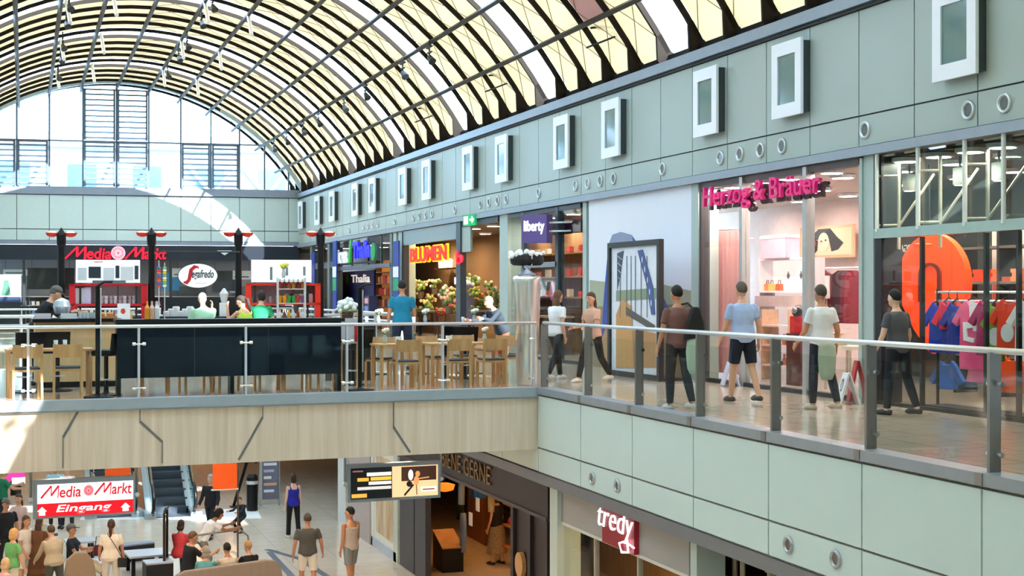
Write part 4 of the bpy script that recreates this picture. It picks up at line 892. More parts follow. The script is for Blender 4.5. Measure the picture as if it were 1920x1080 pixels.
# ================================================================ back edge of the bridge, far floor edge
def rail_run(name, label, A, B, n, glassy=True):
    A, B = Vector(A), Vector(B); L = (B - A).length; rz = atan2(B.y - A.y, B.x - A.x)
    t = thing(name, label, 'railing', (A.x, A.y, 0), rz)
    MB().tube([(0, 0, 1.1), (L, 0, 1.1)], .03, 8).build('handrail', mat('#e4e8ea', .3, .6), t, True); MB().tube([(0, .05, .92), (L, .05, .92)], .02, 8).build('lower_rail', mat('#e4e8ea', .3, .6), t, True)
    for i in range(n + 1): x = L * i / n; MB().box(x - .02, x + .02, -.02, .06, 0, 1.09).build('post', STEEL, t)
    for i in range(n): MB().box(L * i / n + .05, L * (i + 1) / n - .05, -.01, .004, .08, .88).build('glass_panel', BG, t)
    return t
rail_run('balustrade', 'steel balustrade along the back edge of the cafe bridge', (-4.2, BKY - .55), (8.2, BKY - .08), 6)
rail_run('balustrade', 'distant steel balustrade before the electronics store floor', (-4.2, FSY + .1), (8.2, FSY + .1), 6)
rail_run('balustrade', 'distant steel balustrade of the walkway beyond the cafe bridge', (8.4, FSY), (8.4, BKY + .2), 5)
# ================================================================ dark bar behind the gallery rail
def gl(px, py, off):       # a point off metres behind the gallery edge
    v = Vector((cos(GRZ), sin(GRZ))); n = Vector((-sin(GRZ), cos(GRZ))); A = Vector(GA) + n * off; B = Vector(GB) + n * off
    x, y, zc = on_line(px, A, B); return x, y, zat(py, zc), zc
NAVY = mat('#081220', .25, spec=.25, var=.1)
x0, y0, zt, zc = gl(222, 599, .45); x1, y1, zt2, zc1 = gl(641, 597, .45); L = hypot(x1 - x0, y1 - y0)
t = thing('bar_counter', 'long glossy black bar screen right behind the cafe gallery rail', 'counter', (x0, y0, 0), GRZ)
zb_ = zat(710, zc); MB().box(0, L, .05, .1, zb_, zt - .06).build('front_panel', NAVY, t); MB().box(-.04, L + .04, -.05, .4, zt - .06, zt).build('worktop', BLACK, t)
for x in (.02, L / 2, L - .02): MB().box(x - .03, x + .03, .1, .34, 0, zt - .06).build('support', BLACK, t)
for x in (L * .33, L * .66): MB().box(x - .004, x + .004, .044, .05, zb_, zt - .1).build('panel_joint', mat('#2b3440', .4), t)
# ================================================================ chairs and tables
def make_chair():
    t = thing('dining_chair', 'x', 'chair')
    b = MB(); b.box(-.2, .2, -.2, .2, .42, .455); b.build('seat_frame', OAK, t); MB().box(-.185, .185, -.18, .19, .456, .485).build('seat_pad', mat('#4a4d55', .7), t, bevel=.01)
    for s in (-1, 1):
        MB().hexa([(s * .2 - .018, .17, 0), (s * .2 + .018, .17, 0), (s * .2 + .018, .205, 0), (s * .2 - .018, .205, 0), (s * .2 - .018, .165, .42), (s * .2 + .018, .165, .42), (s * .2 + .018, .205, .42), (s * .2 - .018, .205, .42)]).build('leg', OAK, t)
        MB().hexa([(s * .205 - .018, -.26, 0), (s * .205 + .018, -.26, 0), (s * .205 + .018, -.225, 0), (s * .205 - .018, -.225, 0), (s * .2 - .018, -.215, .45), (s * .2 + .018, -.215, .45), (s * .2 + .018, -.18, .45), (s * .2 - .018, -.18, .45)]).build('leg', OAK, t)
        MB().hexa([(s * .2 - .018, -.215, .45), (s * .2 + .018, -.215, .45), (s * .2 + .018, -.18, .45), (s * .2 - .018, -.18, .45), (s * .2 - .018, -.27, .84), (s * .2 + .018, -.27, .84), (s * .2 + .018, -.24, .84), (s * .2 - .018, -.24, .84)]).build('back_post', OAK, t)
    n = 8; rs = []
    for z, dy in ((.63, -.235), (.83, -.268)):
        rs.append([(-.2 + .4 * i / n, dy - .03 * sin(pi * i / n), z) for i in range(n + 1)] + [(-.2 + .4 * i / n, dy - .03 * sin(pi * i / n) + .022, z) for i in range(n, -1, -1)])
    MB().rings(rs).build('backrest', OAK, t)
    return t
CH = make_chair()
def place(proto, used, x, y, rz, label, group):
    if not used: proto.location = (x, y, 0); proto.rotation_euler = (0, 0, rz); proto['label'] = label; proto['group'] = group; used.append(1); return proto
    return dup(proto, (x, y, 0), rz, label, group)
used = []; GC = 'oak chairs of the cafe'
for px, off, rz, lab in (
    (49, .55, .06, 'oak cafe chair with its back to the rail nearest the table with glasses'), (127, .6, -.05, 'oak cafe chair with its back to the rail between the table and the black stool'),
    (760, .6, -.05, 'oak cafe chair with its back to the rail beside the black lamp pole'), (852, .62, .04, 'oak cafe chair with its back to the rail in the middle of the bright tables'), (921, .6, -.03, 'oak cafe chair with its back to the rail next to the steel urn'),
    (712, 1.6, 2.6, 'oak cafe chair turned sideways behind the black lamp pole'), (812, 1.9, 3.3, 'oak cafe chair facing the rail across the middle table'), (872, 2.1, 3.0, 'oak cafe chair facing the rail behind the vase table'), (955, 1.7, 2.9, 'oak cafe chair half hidden behind the steel urn'),
    (290, .9, 3.1, 'oak chair behind the black bar, first from its timber counter end'), (365, 1.0, 0.1, 'oak chair behind the black bar, second from its timber counter end'), (430, .9, 3.2, 'oak chair behind the black bar, third from its timber counter end'), (505, 1.0, 0, 'oak chair behind the black bar, fourth from its timber counter end'), (548, .9, 3.1, 'oak chair behind the black bar, fifth from its timber counter end'), (610, .95, 0.1, 'oak chair behind the black bar, last before the lamp pole')):
    x, y, _, _ = gl(px, 700, off); place(CH, used, x, y, GRZ + rz, lab, GC)
def table(px, off, w, d, label, h=.74, top=OAK):
    x, y, _, _ = gl(px, 700, off); t = thing('cafe_table', label, 'table', (x, y, 0), GRZ)
    MB().box(-w / 2, w / 2, -d / 2, d / 2, h - .035, h).build('tabletop', top, t, bevel=.006)
    for sx in (-1, 1):
        for sy in (-1, 1): MB().box(sx * (w / 2 - .05) - .025, sx * (w / 2 - .05) + .025, sy * (d / 2 - .05) - .025, sy * (d / 2 - .05) + .025, 0, h - .035).build('leg', OAK, t)
    return x, y, h
def at_table(T, dx, dy): return (T[0] + dx, T[1] + dy, T[2])
T1 = table(92, 1.15, 1.3, .62, 'oak table with cups beside the timber bar counter'); T2 = table(735, 1.15, .62, .62, 'small oak table beside the black lamp pole'); T3 = table(838, 1.25, .8, .62, 'oak table with napkins in the middle of the bright cafe seats'); T4 = table(905, 1.3, .7, .62, 'oak table with a vase beside the steel urn')
def cup(P, lab, col='#f3f3f1'): return tag(MB().lathe([(.03, 0), (.04, .06), (.042, .08), (.036, .078), (.03, .01)], 12).tube([(.04, 0, .06), (.06, 0, .05), (.04, 0, .02)], .006, 5).build('coffee_cup', mat(col, .25), loc=P, smooth=True), lab, 'cup')
def glass_(P, lab): return tag(MB().lathe([(.03, 0), (.034, .13), (.03, .13), (.026, .01)], 10).build('drinking_glass', mat('#dfe6ea', .1), loc=P, smooth=True), lab, 'glass')
cup(at_table(T1, -.35, -.1), 'white cup on the oak table at the gallery end'); cup(at_table(T1, -.22, .05), 'pale cup beside the white cup on the same oak table', '#d9cfc6'); glass_(at_table(T1, .1, .0), 'tall glass in the middle of the oak table with cups'); glass_(at_table(T1, .24, .1), 'tall glass near the bar end of the oak table with cups')
def napkins(P, lab): 
    t = thing('napkin_holder', lab, 'napkin holder', P, .2); MB().box(-.06, .06, -.04, .04, 0, .05).build('holder', mat('#c9c4bc', .4), t); MB().box(-.05, .05, -.025, .025, .05, .12).build('napkins', WHITE, t)
napkins(at_table(T2, .12, 0), 'white napkin holder on the small oak table'); napkins(at_table(T3, .05, .05), 'white napkin holder on the middle oak table')
def vase(P, lab, h=.2, col='#f4f4ee', n=9, r=.07):
    t = thing('flower_vase', lab, 'vase', P); MB().lathe([(.03, 0), (.045, h * .35), (.025, h * .7), (.03, h * .75)], 12).build('vase', mat('#c9d3d6', .15), t, True)
    b = MB()
    for i in range(n): a = 2.4 * i; b.ball((r * cos(a) * (i / n), r * sin(a) * (i / n), h + .02 * (i % 3)), r * .42, 6, 5)
    b.build('blossoms', mat(col, .6), t); b = MB()
    for i in range(5): a = 1.3 * i; b.tube([(0, 0, h * .7), (r * .7 * cos(a), r * .7 * sin(a), h)], .006, 4)
    b.build('stems', mat('#6f8f4f', .7), t)
vase(at_table(T2, -.1, .1), 'small vase with white flower on the small oak table'); vase(at_table(T4, .05, .05), 'small vase with white flower on the table beside the urn')
# stools and armchairs in black
def make_stool():
    t = thing('bar_stool', 'x', 'stool'); MB().lathe([(.24, 0), (.24, .015), (.05, .04), (.035, .08)], 18).build('base', BLACK, t); MB().tube([(0, 0, .05), (0, 0, .62)], .035, 10).build('column', mat('#33363b', .3, .8), t); MB().lathe([(.12, .24), (.12, .26)], 12).build('footrest', STEEL, t); MB().box(-.21, .21, -.2, .2, .62, .72).build('seat', BLACK, t, bevel=.03); b = MB(); b.hexa([(-.22, -.24, .66), (.22, -.24, .66), (.22, -.2, .66), (-.22, -.2, .66), (-.24, -.3, .98), (.24, -.3, .98), (.24, -.25, .98), (-.24, -.25, .98)]); b.build('backrest', BLACK, t, bevel=.008); return t
ST = make_stool(); us = []
for px, off, rz, lab in ((199, .95, .9, 'black bar stool between the lamp pole and the timber counter'), (46, 2.1, .3, 'black bar stool before the timber counter at the gallery end'), (108, 2.2, -.2, 'black bar stool before the middle of the timber counter'), (662, 1.9, .4, 'black bar stool behind the lamp pole next to the black bar'), (835, 3.3, .2, 'black stool by the dark tables behind the oak chairs'), (872, 2.9, -.3, 'black stool between the oak chairs and the large dark table')):
    x, y, _, _ = gl(px, 700, off); place(ST, us, x, y, GRZ + rz, lab, 'black stools of the cafe')
def lamp_pole(px, off, lab, ptop):
    x, y, _, zc = gl(px, 700, off); h = zat(ptop, zc); t = thing('floor_stand', lab, 'stand', (x, y, 0), GRZ)
    MB().lathe([(.24, 0), (.24, .015), (.06, .03), (.03, .06)], 20).build('base', BLACK, t); MB().tube([(0, 0, .03), (0, 0, h)], .034, 10).build('pole', BLACK, t); MB().tube([(.045, 0, .3), (.045, 0, h - .03)], .012, 6).build('steel_strip', STEEL, t); MB().tube([(0, 0, h), (.1, 0, h + .06), (.22, 0, h + .06)], .018, 6).build('arm', BLACK, t)
lamp_pole(183, .5, 'tall thin black stand with round foot before the timber counter', 536); lamp_pole(675, .5, 'tall thin black stand with round foot at the end of the black bar', 540)
# menu rack beside the bar end
x, y, _, _ = gl(655, 700, 1.2); t = thing('menu_rack', 'steel framed grey and red menu board at the end of the black bar', 'menu stand', (x, y, 0), GRZ)
MB().box(-.14, .14, 0, .03, .75, 1.18).build('board', mat('#c3cad2', .4), t); MB().box(.09, .14, -.01, 0, .78, 1.1).build('red_stripe', mat('#c01426', .5), t); b = MB(); b.tube([(-.14, .02, 0), (-.14, .02, 1.25), (.14, .02, 1.25), (.14, .02, 0)], .014, 6); b.build('frame', OAK, t)
# dark round tables on the walkway side
for i, (px, off, w) in enumerate(((788, 4.6, .6), (880, 4.4, 1.0), (700, 4.8, .8))):
    x, y, _, _ = gl(px, 700, off); t = thing('bistro_table', ('dark bistro table before the flower shop jamb', 'large dark bistro table before the neon lettering', 'dark bistro table before the bookshop')[i], 'table', (x, y, 0)); h = 1.0
    MB().lathe([(w / 2, h - .03), (w / 2, h)], 20).build('tabletop', mat('#2a2529', .3), t); MB().tube([(0, 0, .02), (0, 0, h - .03)], .04, 8).build('column', BLACK, t); MB().lathe([(.3, 0), (.3, .02), (.05, .04)], 16).build('base', BLACK, t)
    vase((x + .1, y, h), ('small white vase on the dark table by the flower shop jamb', 'small white vase on the large dark table', 'white flowers on the dark table before the bookshop')[i], .22, r=.09)
    glass_((x - .15, y - .05, h), ('glass on the dark table by the flower shop jamb', 'glass on the large dark table', 'glass on the dark table before the bookshop')[i])
x, y, _, _ = gl(655, 590, 3.0); t = thing('service_counter', 'small dark service counter with flowers behind the menu board', 'counter', (x, y, 0), GRZ); MB().box(-.35, .5, 0, .4, 0, 1.02).build('body', mat('#1b1d22', .4), t); MB().box(-.4, .55, -.04, .44, 1.02, 1.06).build('worktop', BLACK, t)
t = thing('planter', 'brown pot with white hydrangeas on the dark service counter', 'plant', (x, y + .2, 1.06)); MB().lathe([(.09, 0), (.13, .18), (.12, .19)], 12).build('pot', mat('#5b4a3e', .6), t)
b = MB()
for i in range(34): a = 2.4 * i; r = .19 * sqrt(i / 34); b.ball((r * cos(a), r * sin(a), .36 - .3 * (r / .19) ** 2 * .5 + .04 * (i % 3)), .045, 7, 5)
b.build('blossoms', mat('#e9efe9', .6, var=.2), t); b = MB()
for i in range(8): a = i * .8; b.ball((.15 * cos(a), .15 * sin(a), .22), (.08, .05, .03), 6, 4)
b.build('leaves', mat('#7f9b6a', .6), t)
# ================================================================ steel urn at the corner
x, y, _, zc = gl(988, 700, .7); s_ = F / zc; zt = zat(517, zc)
t = thing('planter_urn', 'tall tapered stainless steel urn at the corner of the two balustrades', 'urn', (x, y, 0)); URN = mat('#efeeea', .24, .9, var=.08, scale=3, stretch=(1, 1, .15))
MB().lathe([(.165, 0), (.175, .02), (.245, zt - .12), (.25, zt - .06), (.235, zt - .02), (.21, zt), (.2, zt), (.2, zt - .05)], 32).build('body', URN, t, True); MB().lathe([(.16, zt - .05), (.16, zt + .03), (.05, zt + .1), (.02, zt + .14)], 24).build('lid', mat('#aeb4c4', .4, .6), t)
b = MB(); R0 = .24; n = 28; b.rings([[(R0 * cos(2 * pi * k / n) * (1 + .25 * cos(a)), R0 * sin(2 * pi * k / n) * (1 + .25 * cos(a)), zt + .28 + .10 * sin(a)) for k in range(n)] for a in [2 * pi * j / 8 for j in range(8)]], closed=True); b.build('wreath', mat('#16181c', .7, var=.4, scale=30), t)
b = MB()
for k in range(30): a = 2 * pi * k / 30; b.ball((.25 * cos(a) * random.uniform(.8, 1.2), .25 * sin(a) * random.uniform(.8, 1.2), zt + .37 + random.uniform(-.06, .06)), random.uniform(.035, .06), 6, 5)
b.build('blossoms', mat('#ffffff', .6), t); b = MB(); b.tube([(-.02, -.31, zt + .36), (0, -.26, zt + .2), (.0, -.12, zt + .1)], .012, 6).tube([(0, 0, zt + .12), (0, 0, zt + .38)], .015, 6); b.build('ribbon', mat('#dfe4ea', .5), t)
# ================================================================ coffee kiosk on the bridge
KZ = 30.2
KA, KB = at(115, KZ * .985), at(601, KZ * 1.02); KRZ = atan2(KB[1] - KA[1], KB[0] - KA[0])
def kp(px, py, off=0.):
    n = Vector((-sin(KRZ), cos(KRZ))); A = Vector(KA) + n * off; B = Vector(KB) + n * off; x, y, zc = on_line(px, A, B); return x, y, zat(py, zc), zc
for i, px in enumerate((115, 284, 447, 601)):
    x, y, zt, zc = kp(px, 427); t = thing('lamp_post', '%s black kiosk post with red bowl lamps, counted from the cap wearing barista' % ordw(i + 1), 'lamp post', (x, y, 0), KRZ, 'black posts of the coffee kiosk')
    MB().lathe([(.1, 0), (.1, .1), (.075, .14), (.07, zt - .42)], 12).build('pole', BLACK, t); MB().lathe([(.07, zt - .42), (.095, zt - .36), (.1, zt - .16), (.085, zt - .12), (.01, zt)], 10).build('finial', BLACK, t)
    for s in (-1, 1):
        b = MB(); b.rings([[(s * .19 + r * 1.35 * cos(2 * pi * k / 12), r * sin(2 * pi * k / 12), z) for k in range(12)] for r, z in ((.03, zt - .2), (.08, zt - .17), (.105, zt - .11), (.1, zt - .105), (.075, zt - .15))]); sh = b.build('lamp_shade', mat('#d8281c', .4), t, True)
        MB().ball((s * .19, 0, zt - .11), (.09, .07, .035), 10, 6).build('bulb', mat('#fff0d6', emit=5), sh)
def kthing(name, label, cat, px, off=0.): x, y, _, _ = kp(px, 550, off); return thing(name, label, cat, (x, y, 0), KRZ)
def kw(p0, p1, off=0.): a, b2 = kp(p0, 500, off), kp(p1, 500, off); return hypot(b2[0] - a[0], b2[1] - a[1])
def kz(px, py, off=0.): return kp(px, py, off)[2]
WB = mat('#f2f5f8', .5, emit=.35)
def board(label, p0, p1, ya, yb, screens, off):
    t = kthing('menu_board', label, 'menu board', p0, off); w = kw(p0, p1, off); z0, z1 = kz(p0, yb, off), kz(p0, ya, off)
    MB().box(0, w, 0, .1, z0, z1).build('panel', WB, t)
    for (a, b2, c, d, col) in screens: MB().box(w * a, w * b2, -.012, 0, z0 + (z1 - z0) * c, z0 + (z1 - z0) * d).build('screen', mat(col, .3), t)
    for x in (w * .06, w * .94): MB().box(x - .02, x + .02, .1, .14, 1.0, z1).build('support', DFR, t)
    return t, w, z0, z1
t, w, z0, z1 = board('white coffee menu board with three dark screens over the first red cabinet', 142, 262, 487, 530, [(.2, .39, .2, .7, '#2a3440'), (.62, .68, .2, .75, '#2f3844'), (.92, .98, .15, .75, '#3a434e'), (.03, .17, .1, .65, '#ccd6de'), (.43, .6, .1, .65, '#d2dae2'), (.7, .9, .1, .7, '#d6dde4'), (.26, .78, .0, .1, '#5d646c')], -.15)
text('lettering', 'Segafredo', mat('#c8323a', .5), t, w * .28, w * .42, z0 + (z1 - z0) * .86, z0 + (z1 - z0) * .96, -.001, .01, shear=.3)
board('bright white coffee menu board over the second red cabinet', 471, 584, 487, 529, [(.31, .35, .1, .68, '#7a828c'), (.57, .61, .3, .68, '#8a929a'), (.86, .9, .3, .7, '#8a929a')], -.15)
RC = mat('#c81428', .35); RC2 = mat('#e8301c', .35)
def redcab(label, p0, p1, ya, yb, m, off=-.1):
    t = kthing('display_cabinet', label, 'cabinet', p0, off); w = kw(p0, p1, off); z0, z1 = kz(p0, yb, off), kz(p0, ya, off); d = .5
    MB().box(-.05, w + .05, 0, d, z1 - .05, z1).build('top', m, t); MB().box(-.05, w + .05, 0, d, z0, z0 + .05).build('shelf', m, t)
    for x in (0, w): MB().box(x - .06, x + .06, 0, d, .9, z1).build('side_panel', m, t)
    MB().box(0, w, d - .03, d, z0, z1).build('back_panel', mat('#c7ccd6', .4), t); MB().box(w * .63, w * .64, 0, .02, z0, z1).build('divider', DFR, t); MB().box(0, w, .0, d, .0, .95).build('base', mat('#16181c', .4), t); MB().box(-.08, w + .08, -.1, d, .95, .99).build('worktop', BLACK, t)
    return t, w, z0, z1, off
def on_cab(C, u, dy, lab, name, cat, mk, m, z=None):
    t, w, z0, z1, off = C; p = t.matrix_basis @ Vector((w * u, dy, 0)) if False else Vector((t.location.x + cos(KRZ) * w * u - sin(KRZ) * dy, t.location.y + sin(KRZ) * w * u + cos(KRZ) * dy, (z0 + .05) if z is None else z))
    return tag(mk().build(name, m, loc=p, rz=KRZ), lab, cat)
C1 = redcab('red framed glass cabinet with cups under the first menu board', 135, 270, 532, 574, RC); C2 = redcab('red framed glass cabinet under the bright second menu board', 466, 596, 531, 572, RC2)
bottle = lambda h=.24, r=.035: MB().lathe([(r, 0), (r, h * .6), (r * .4, h * .8), (r * .4, h)], 8)
for i in range(9): on_cab(C1, .33 + .065 * i, .2 + .1 * (i % 2), '%s white cup in the first red cabinet, counted along it' % ordw(i + 1), 'coffee_cup', 'cup', lambda: MB().lathe([(.03, 0), (.045, .09), (.035, .09)], 8).lathe([(.03, .1), (.045, .17)], 8), WHITE)
on_cab(C1, .08, .2, 'white coffee machine at the end of the first red cabinet', 'coffee_machine', 'coffee machine', lambda: MB().box(-.1, .12, -.1, .15, 0, .34), mat('#e8e6ee', .3)); on_cab(C1, .2, .18, 'lavender coffee grinder beside the white coffee machine', 'coffee_grinder', 'grinder', lambda: MB().box(-.06, .08, -.1, .1, 0, .36).lathe([(.05, .36), (.07, .44)], 8), mat('#c9c3e6', .4))
for i in range(7): on_cab(C1, .1 + .12 * i, -.02, '%s bottle on the worktop below the first red cabinet' % ordw(i + 1), 'bottle', 'bottle', bottle, mat(['#dfe6ea', '#c8a25a', '#7d9a8c', '#e6e2da', '#a23a2a'][i % 5], .2), .99)
for i in range(6): on_cab(C2, .55 + .07 * i, .15, '%s carton in the second red cabinet' % ordw(i + 1), 'carton', 'carton', lambda: MB().box(-.04, .04, -.04, .04, 0, .2), mat(['#e9e4e0', '#3a3438', '#d9a0a0'][i % 3], .5))
for i in range(5): on_cab(C2, .05 + .09 * i, .2, '%s glass in the second red cabinet near the oval sign' % ordw(i + 1), 'drinking_glass', 'glass', lambda: MB().lathe([(.03, 0), (.04, .14)], 8), mat('#aeb6be', .1))
t = kthing('notice', 'white notice with red fruit picture on the timber counter', 'notice', 220, -.7); z0, z1 = kz(220, 598, -.7), kz(220, 569, -.7); w = kw(219, 243, -.7); MB().box(0, w, 0, .02, z0, z1).build('sheet', WHITE, t); MB().disc(w * .45, (z0 + z1) / 2, .05, .06, -.006, 0, 12).build('picture', mat('#d0402a', .5), t); MB().box(w * .4, w * .6, .02, .12, z0 - .6, z0 + .02).build('stand', DFR, t)
# oval sign
t = kthing('oval_sign', 'white oval coffee brand sign with red and dark script between the menu boards', 'sign', 371, -.3); zc_ = kz(371, 517, -.3); rx, rz_ = kw(333, 409, -.3) / 2, (kz(371, 494, -.3) - kz(371, 541, -.3)) / 2
MB().disc(0, zc_, rx, rz_, 0, .08, 40).build('rim', mat('#3a3f46', .4), t); MB().disc(0, zc_, rx * .96, rz_ * .95, -.015, 0, 40).build('panel', WB, t)
b = MB(); b.poly([(-.30, zc_ - .16), (-.22, zc_ - .19), (-.15, zc_ - .1), (-.1, zc_ + .12), (-.03, zc_ + .17), (.02, zc_ + .15), (.02, zc_ + .2), (-.08, zc_ + .23), (-.18, zc_ + .14), (-.22, zc_ - .08), (-.26, zc_ - .12), (-.3, zc_ - .12)], -.03, -.015); b.build('letter_s', mat('#c8202c', .4), t); text('lettering', 'egafredo', mat('#232b36', .5), t, -.13, .34, zc_ - .1, zc_ + .13, -.015, .015, shear=.3, bold=.015); MB().box(-.05, .2, -.02, -.014, zc_ - .17, zc_ - .155).build('underline', mat('#c9ccd0', .5), t); MB().tube([(0, .04, zc_ + rz_ - .02), (0, .04, zc_ + rz_ + .25)], .02, 6).tube([(-.9, .04, zc_ + rz_ + .25), (.9, .04, zc_ + rz_ + .25)], .02, 6).build('bracket', DFR, t)
# back bar under the oval sign
t = kthing('back_bar', 'dark back bar with stacked crockery below the oval sign', 'counter', 300, .1); w = kw(300, 446, .1); MB().box(0, w, 0, .5, 0, 1.05).build('body', mat('#14171c', .4), t); MB().box(0, w, -.03, .52, 1.05, 1.09).build('worktop', mat('#2c2f34', .3), t); MB().box(0, w, .4, .5, 1.09, 1.5).build('back_panel', mat('#24272c', .4), t)
bx = t
def on_bar(u, dy, z, lab, name, cat, mb, m): return tag(mb.build(name, m, loc=(bx.location.x + cos(KRZ) * w * u - sin(KRZ) * dy, bx.location.y + sin(KRZ) * w * u + cos(KRZ) * dy, z), rz=KRZ), lab, cat)
for i in range(10): on_bar(.08 + .06 * i, .2, 1.09, '%s stack of white crockery on the back bar, from the sweets rack' % ordw(i + 1), 'crockery', 'crockery', MB().lathe([(.07, 0), (.08, .1 + .05 * (i % 3)), (.06, .12 + .05 * (i % 3))], 10), WHITE)
on_bar(.82, .15, 1.09, 'white coffee grinder on the back bar beside the third post', 'coffee_grinder', 'grinder', MB().box(-.1, .1, -.1, .1, 0, .3).lathe([(.06, .3), (.1, .5), (.02, .62)], 10), mat('#dfe4e8', .3))
# sweets rack
for j, px in enumerate((298,)):
    t = kthing('sweets_rack', 'rack of colourful striped sweets beside the second kiosk post', 'rack', px, -.25); MB().tube([(0, 0, .95), (0, 0, kz(px, 488, -.25))], .012, 6).build('pole', STEEL, t); MB().tube([(.12, 0, .95), (.12, 0, kz(px, 492, -.25))], .012, 6).build('pole', STEEL, t); MB().box(-.12, .24, -.1, .1, .9, .95).build('base', BLACK, t); MB().box(-.08, .2, -.07, .07, 0, .9).build('plinth', BLACK, t)
    cs = ['#e23a2a', '#f2c230', '#3a6fd0', '#f4f4f0', '#e8702a', '#7ac04a']
    for s in (0, 1):
        for i in range(8): z = kz(px, 536, -.25) + .055 * i; b = MB(); b.ball((.12 * s, 0, z), (.045, .045, .03), 8, 5); b.build('sweet', mat(cs[(i * 2 + s * 3) % 6], .4), t)
# steel shelf with drinks
t = kthing('bottle_rack', 'steel rack with cups and juice bottles in front of the second red cabinet', 'rack', 521, -.55); w = kw(521, 572, -.55); zt = kz(545, 521, -.55)
for x in (0, w):
    for yy in (0, .35): MB().box(x - .02, x + .02, yy - .02, yy + .02, 0, zt).build('upright', STEEL, t)
zs = [kz(545, 598, -.55), kz(545, 568, -.55), kz(545, 541, -.55), zt - .06]
for z in zs: MB().box(0, w, 0, .35, z - .02, z).build('shelf', STEEL, t)
n = 0
for k, z in enumerate(zs[:3]):
    for i in range(6):
        n += 1; c = [['#e9e4da', '#7a4a2a', '#e0a030', '#d9d9d6', '#a03a20', '#f0ede6'], ['#f09a1c', '#f09a1c', '#3fa04a', '#3fa04a', '#d8443a', '#8a5a8a'], ['#b8402a', '#7a3a20', '#c8562a', '#d9a03a', '#8a2a1a', '#c87a3a']][k][i]
        dx = w * (i + .5) / 6; tag((bottle(.2, .035) if k != 1 else MB().lathe([(.035, 0), (.05, .15), (.04, .16)], 8)).build('juice_bottle', mat(c, .3), loc=(t.location.x + cos(KRZ) * dx - sin(KRZ) * .15, t.location.y + sin(KRZ) * dx + cos(KRZ) * .15, z), rz=KRZ), '%s bottle on the %s shelf of the steel rack' % (ordw(i + 1), ('lower', 'middle', 'upper')[k]), 'bottle', 'bottles on the steel rack')
P = Vector((t.location.x + .45, t.location.y + .15, zt)); vase((P.x - .3, P.y, zt), 'vase with yellow flowers on top of the steel rack', .25, '#e6dc5a', 9, .1)
# timber counter of the kiosk near the rail
off = 3.0
x0, y0, zt, zc = gl(66, 600, off); x1, y1, _, _ = gl(221, 600, off); L = hypot(x1 - x0, y1 - y0)
t = thing('bar_counter', 'light timber fronted bar counter with black worktop behind the oak table', 'counter', (x0, y0, 0), GRZ); MB().box(0, L, 0, .5, .1, zt - .04).build('front_panel', wood('#d0ac7c', '#e0c194', 6, 1), t); MB().box(-.05, L + .05, -.15, .55, zt - .04, zt + .02).build('worktop', BLACK, t); MB().box(.03, L - .03, .05, .45, 0, .1).build('plinth', BLACK, t)
def on_ctr(px, lab, name, cat, mb, m, dy=.1):
    x, y, _, _ = gl(px, 600, off + dy); return tag(mb.build(name, m, loc=(x, y, zt + .02), rz=GRZ), lab, cat)
for i, (p, c) in enumerate(((80, '#d9d3dc'), (129, '#dfe4ea'))): on_ctr(p, ('first', 'second')[i] + ' white card box standing at the edge of the timber counter', 'card_box', 'box', MB().box(-.13, .13, -.04, .04, 0, .09), mat(c, .6), -.05)
on_ctr(200, 'tray of pastries under a red edge on the timber counter', 'pastry_tray', 'tray', MB().box(-.16, .16, -.1, .1, 0, .04).ball((-.08, 0, .07), (.06, .05, .04)).ball((.05, .02, .07), (.06, .05, .04)), mat('#c98a4a', .5), .1)
on_ctr(116, 'silver dome shaped citrus press beside the barista on the timber counter', 'food_dome', 'machine', MB().lathe([(.05, 0), (.05, .05), (.12, .08), (.15, .2), (.12, .3), (.02, .35)], 18), mat('#c9d0dc', .25, .6), .3)
for i in range(6): on_ctr(150 + 7 * i, '%s glass on the timber counter beside the pastry tray' % ordw(i + 1), 'drinking_glass', 'glass', MB().lathe([(.025, 0), (.035, .1)], 8), mat('#ccd6dc', .1), .12 + .1 * (i % 2))
for i, c in enumerate(('#f0a020', '#e6b8a0', '#dfe3e6')): x, y, _, _ = gl(276 + 9 * i, 590, .7); tag(bottle(.28, .04).build('bottle', mat(c, .3), loc=(x, y, 1.2), rz=0), ('orange', 'pale pink', 'clear')[i] + ' bottle standing at the timber end of the black bar', 'bottle')
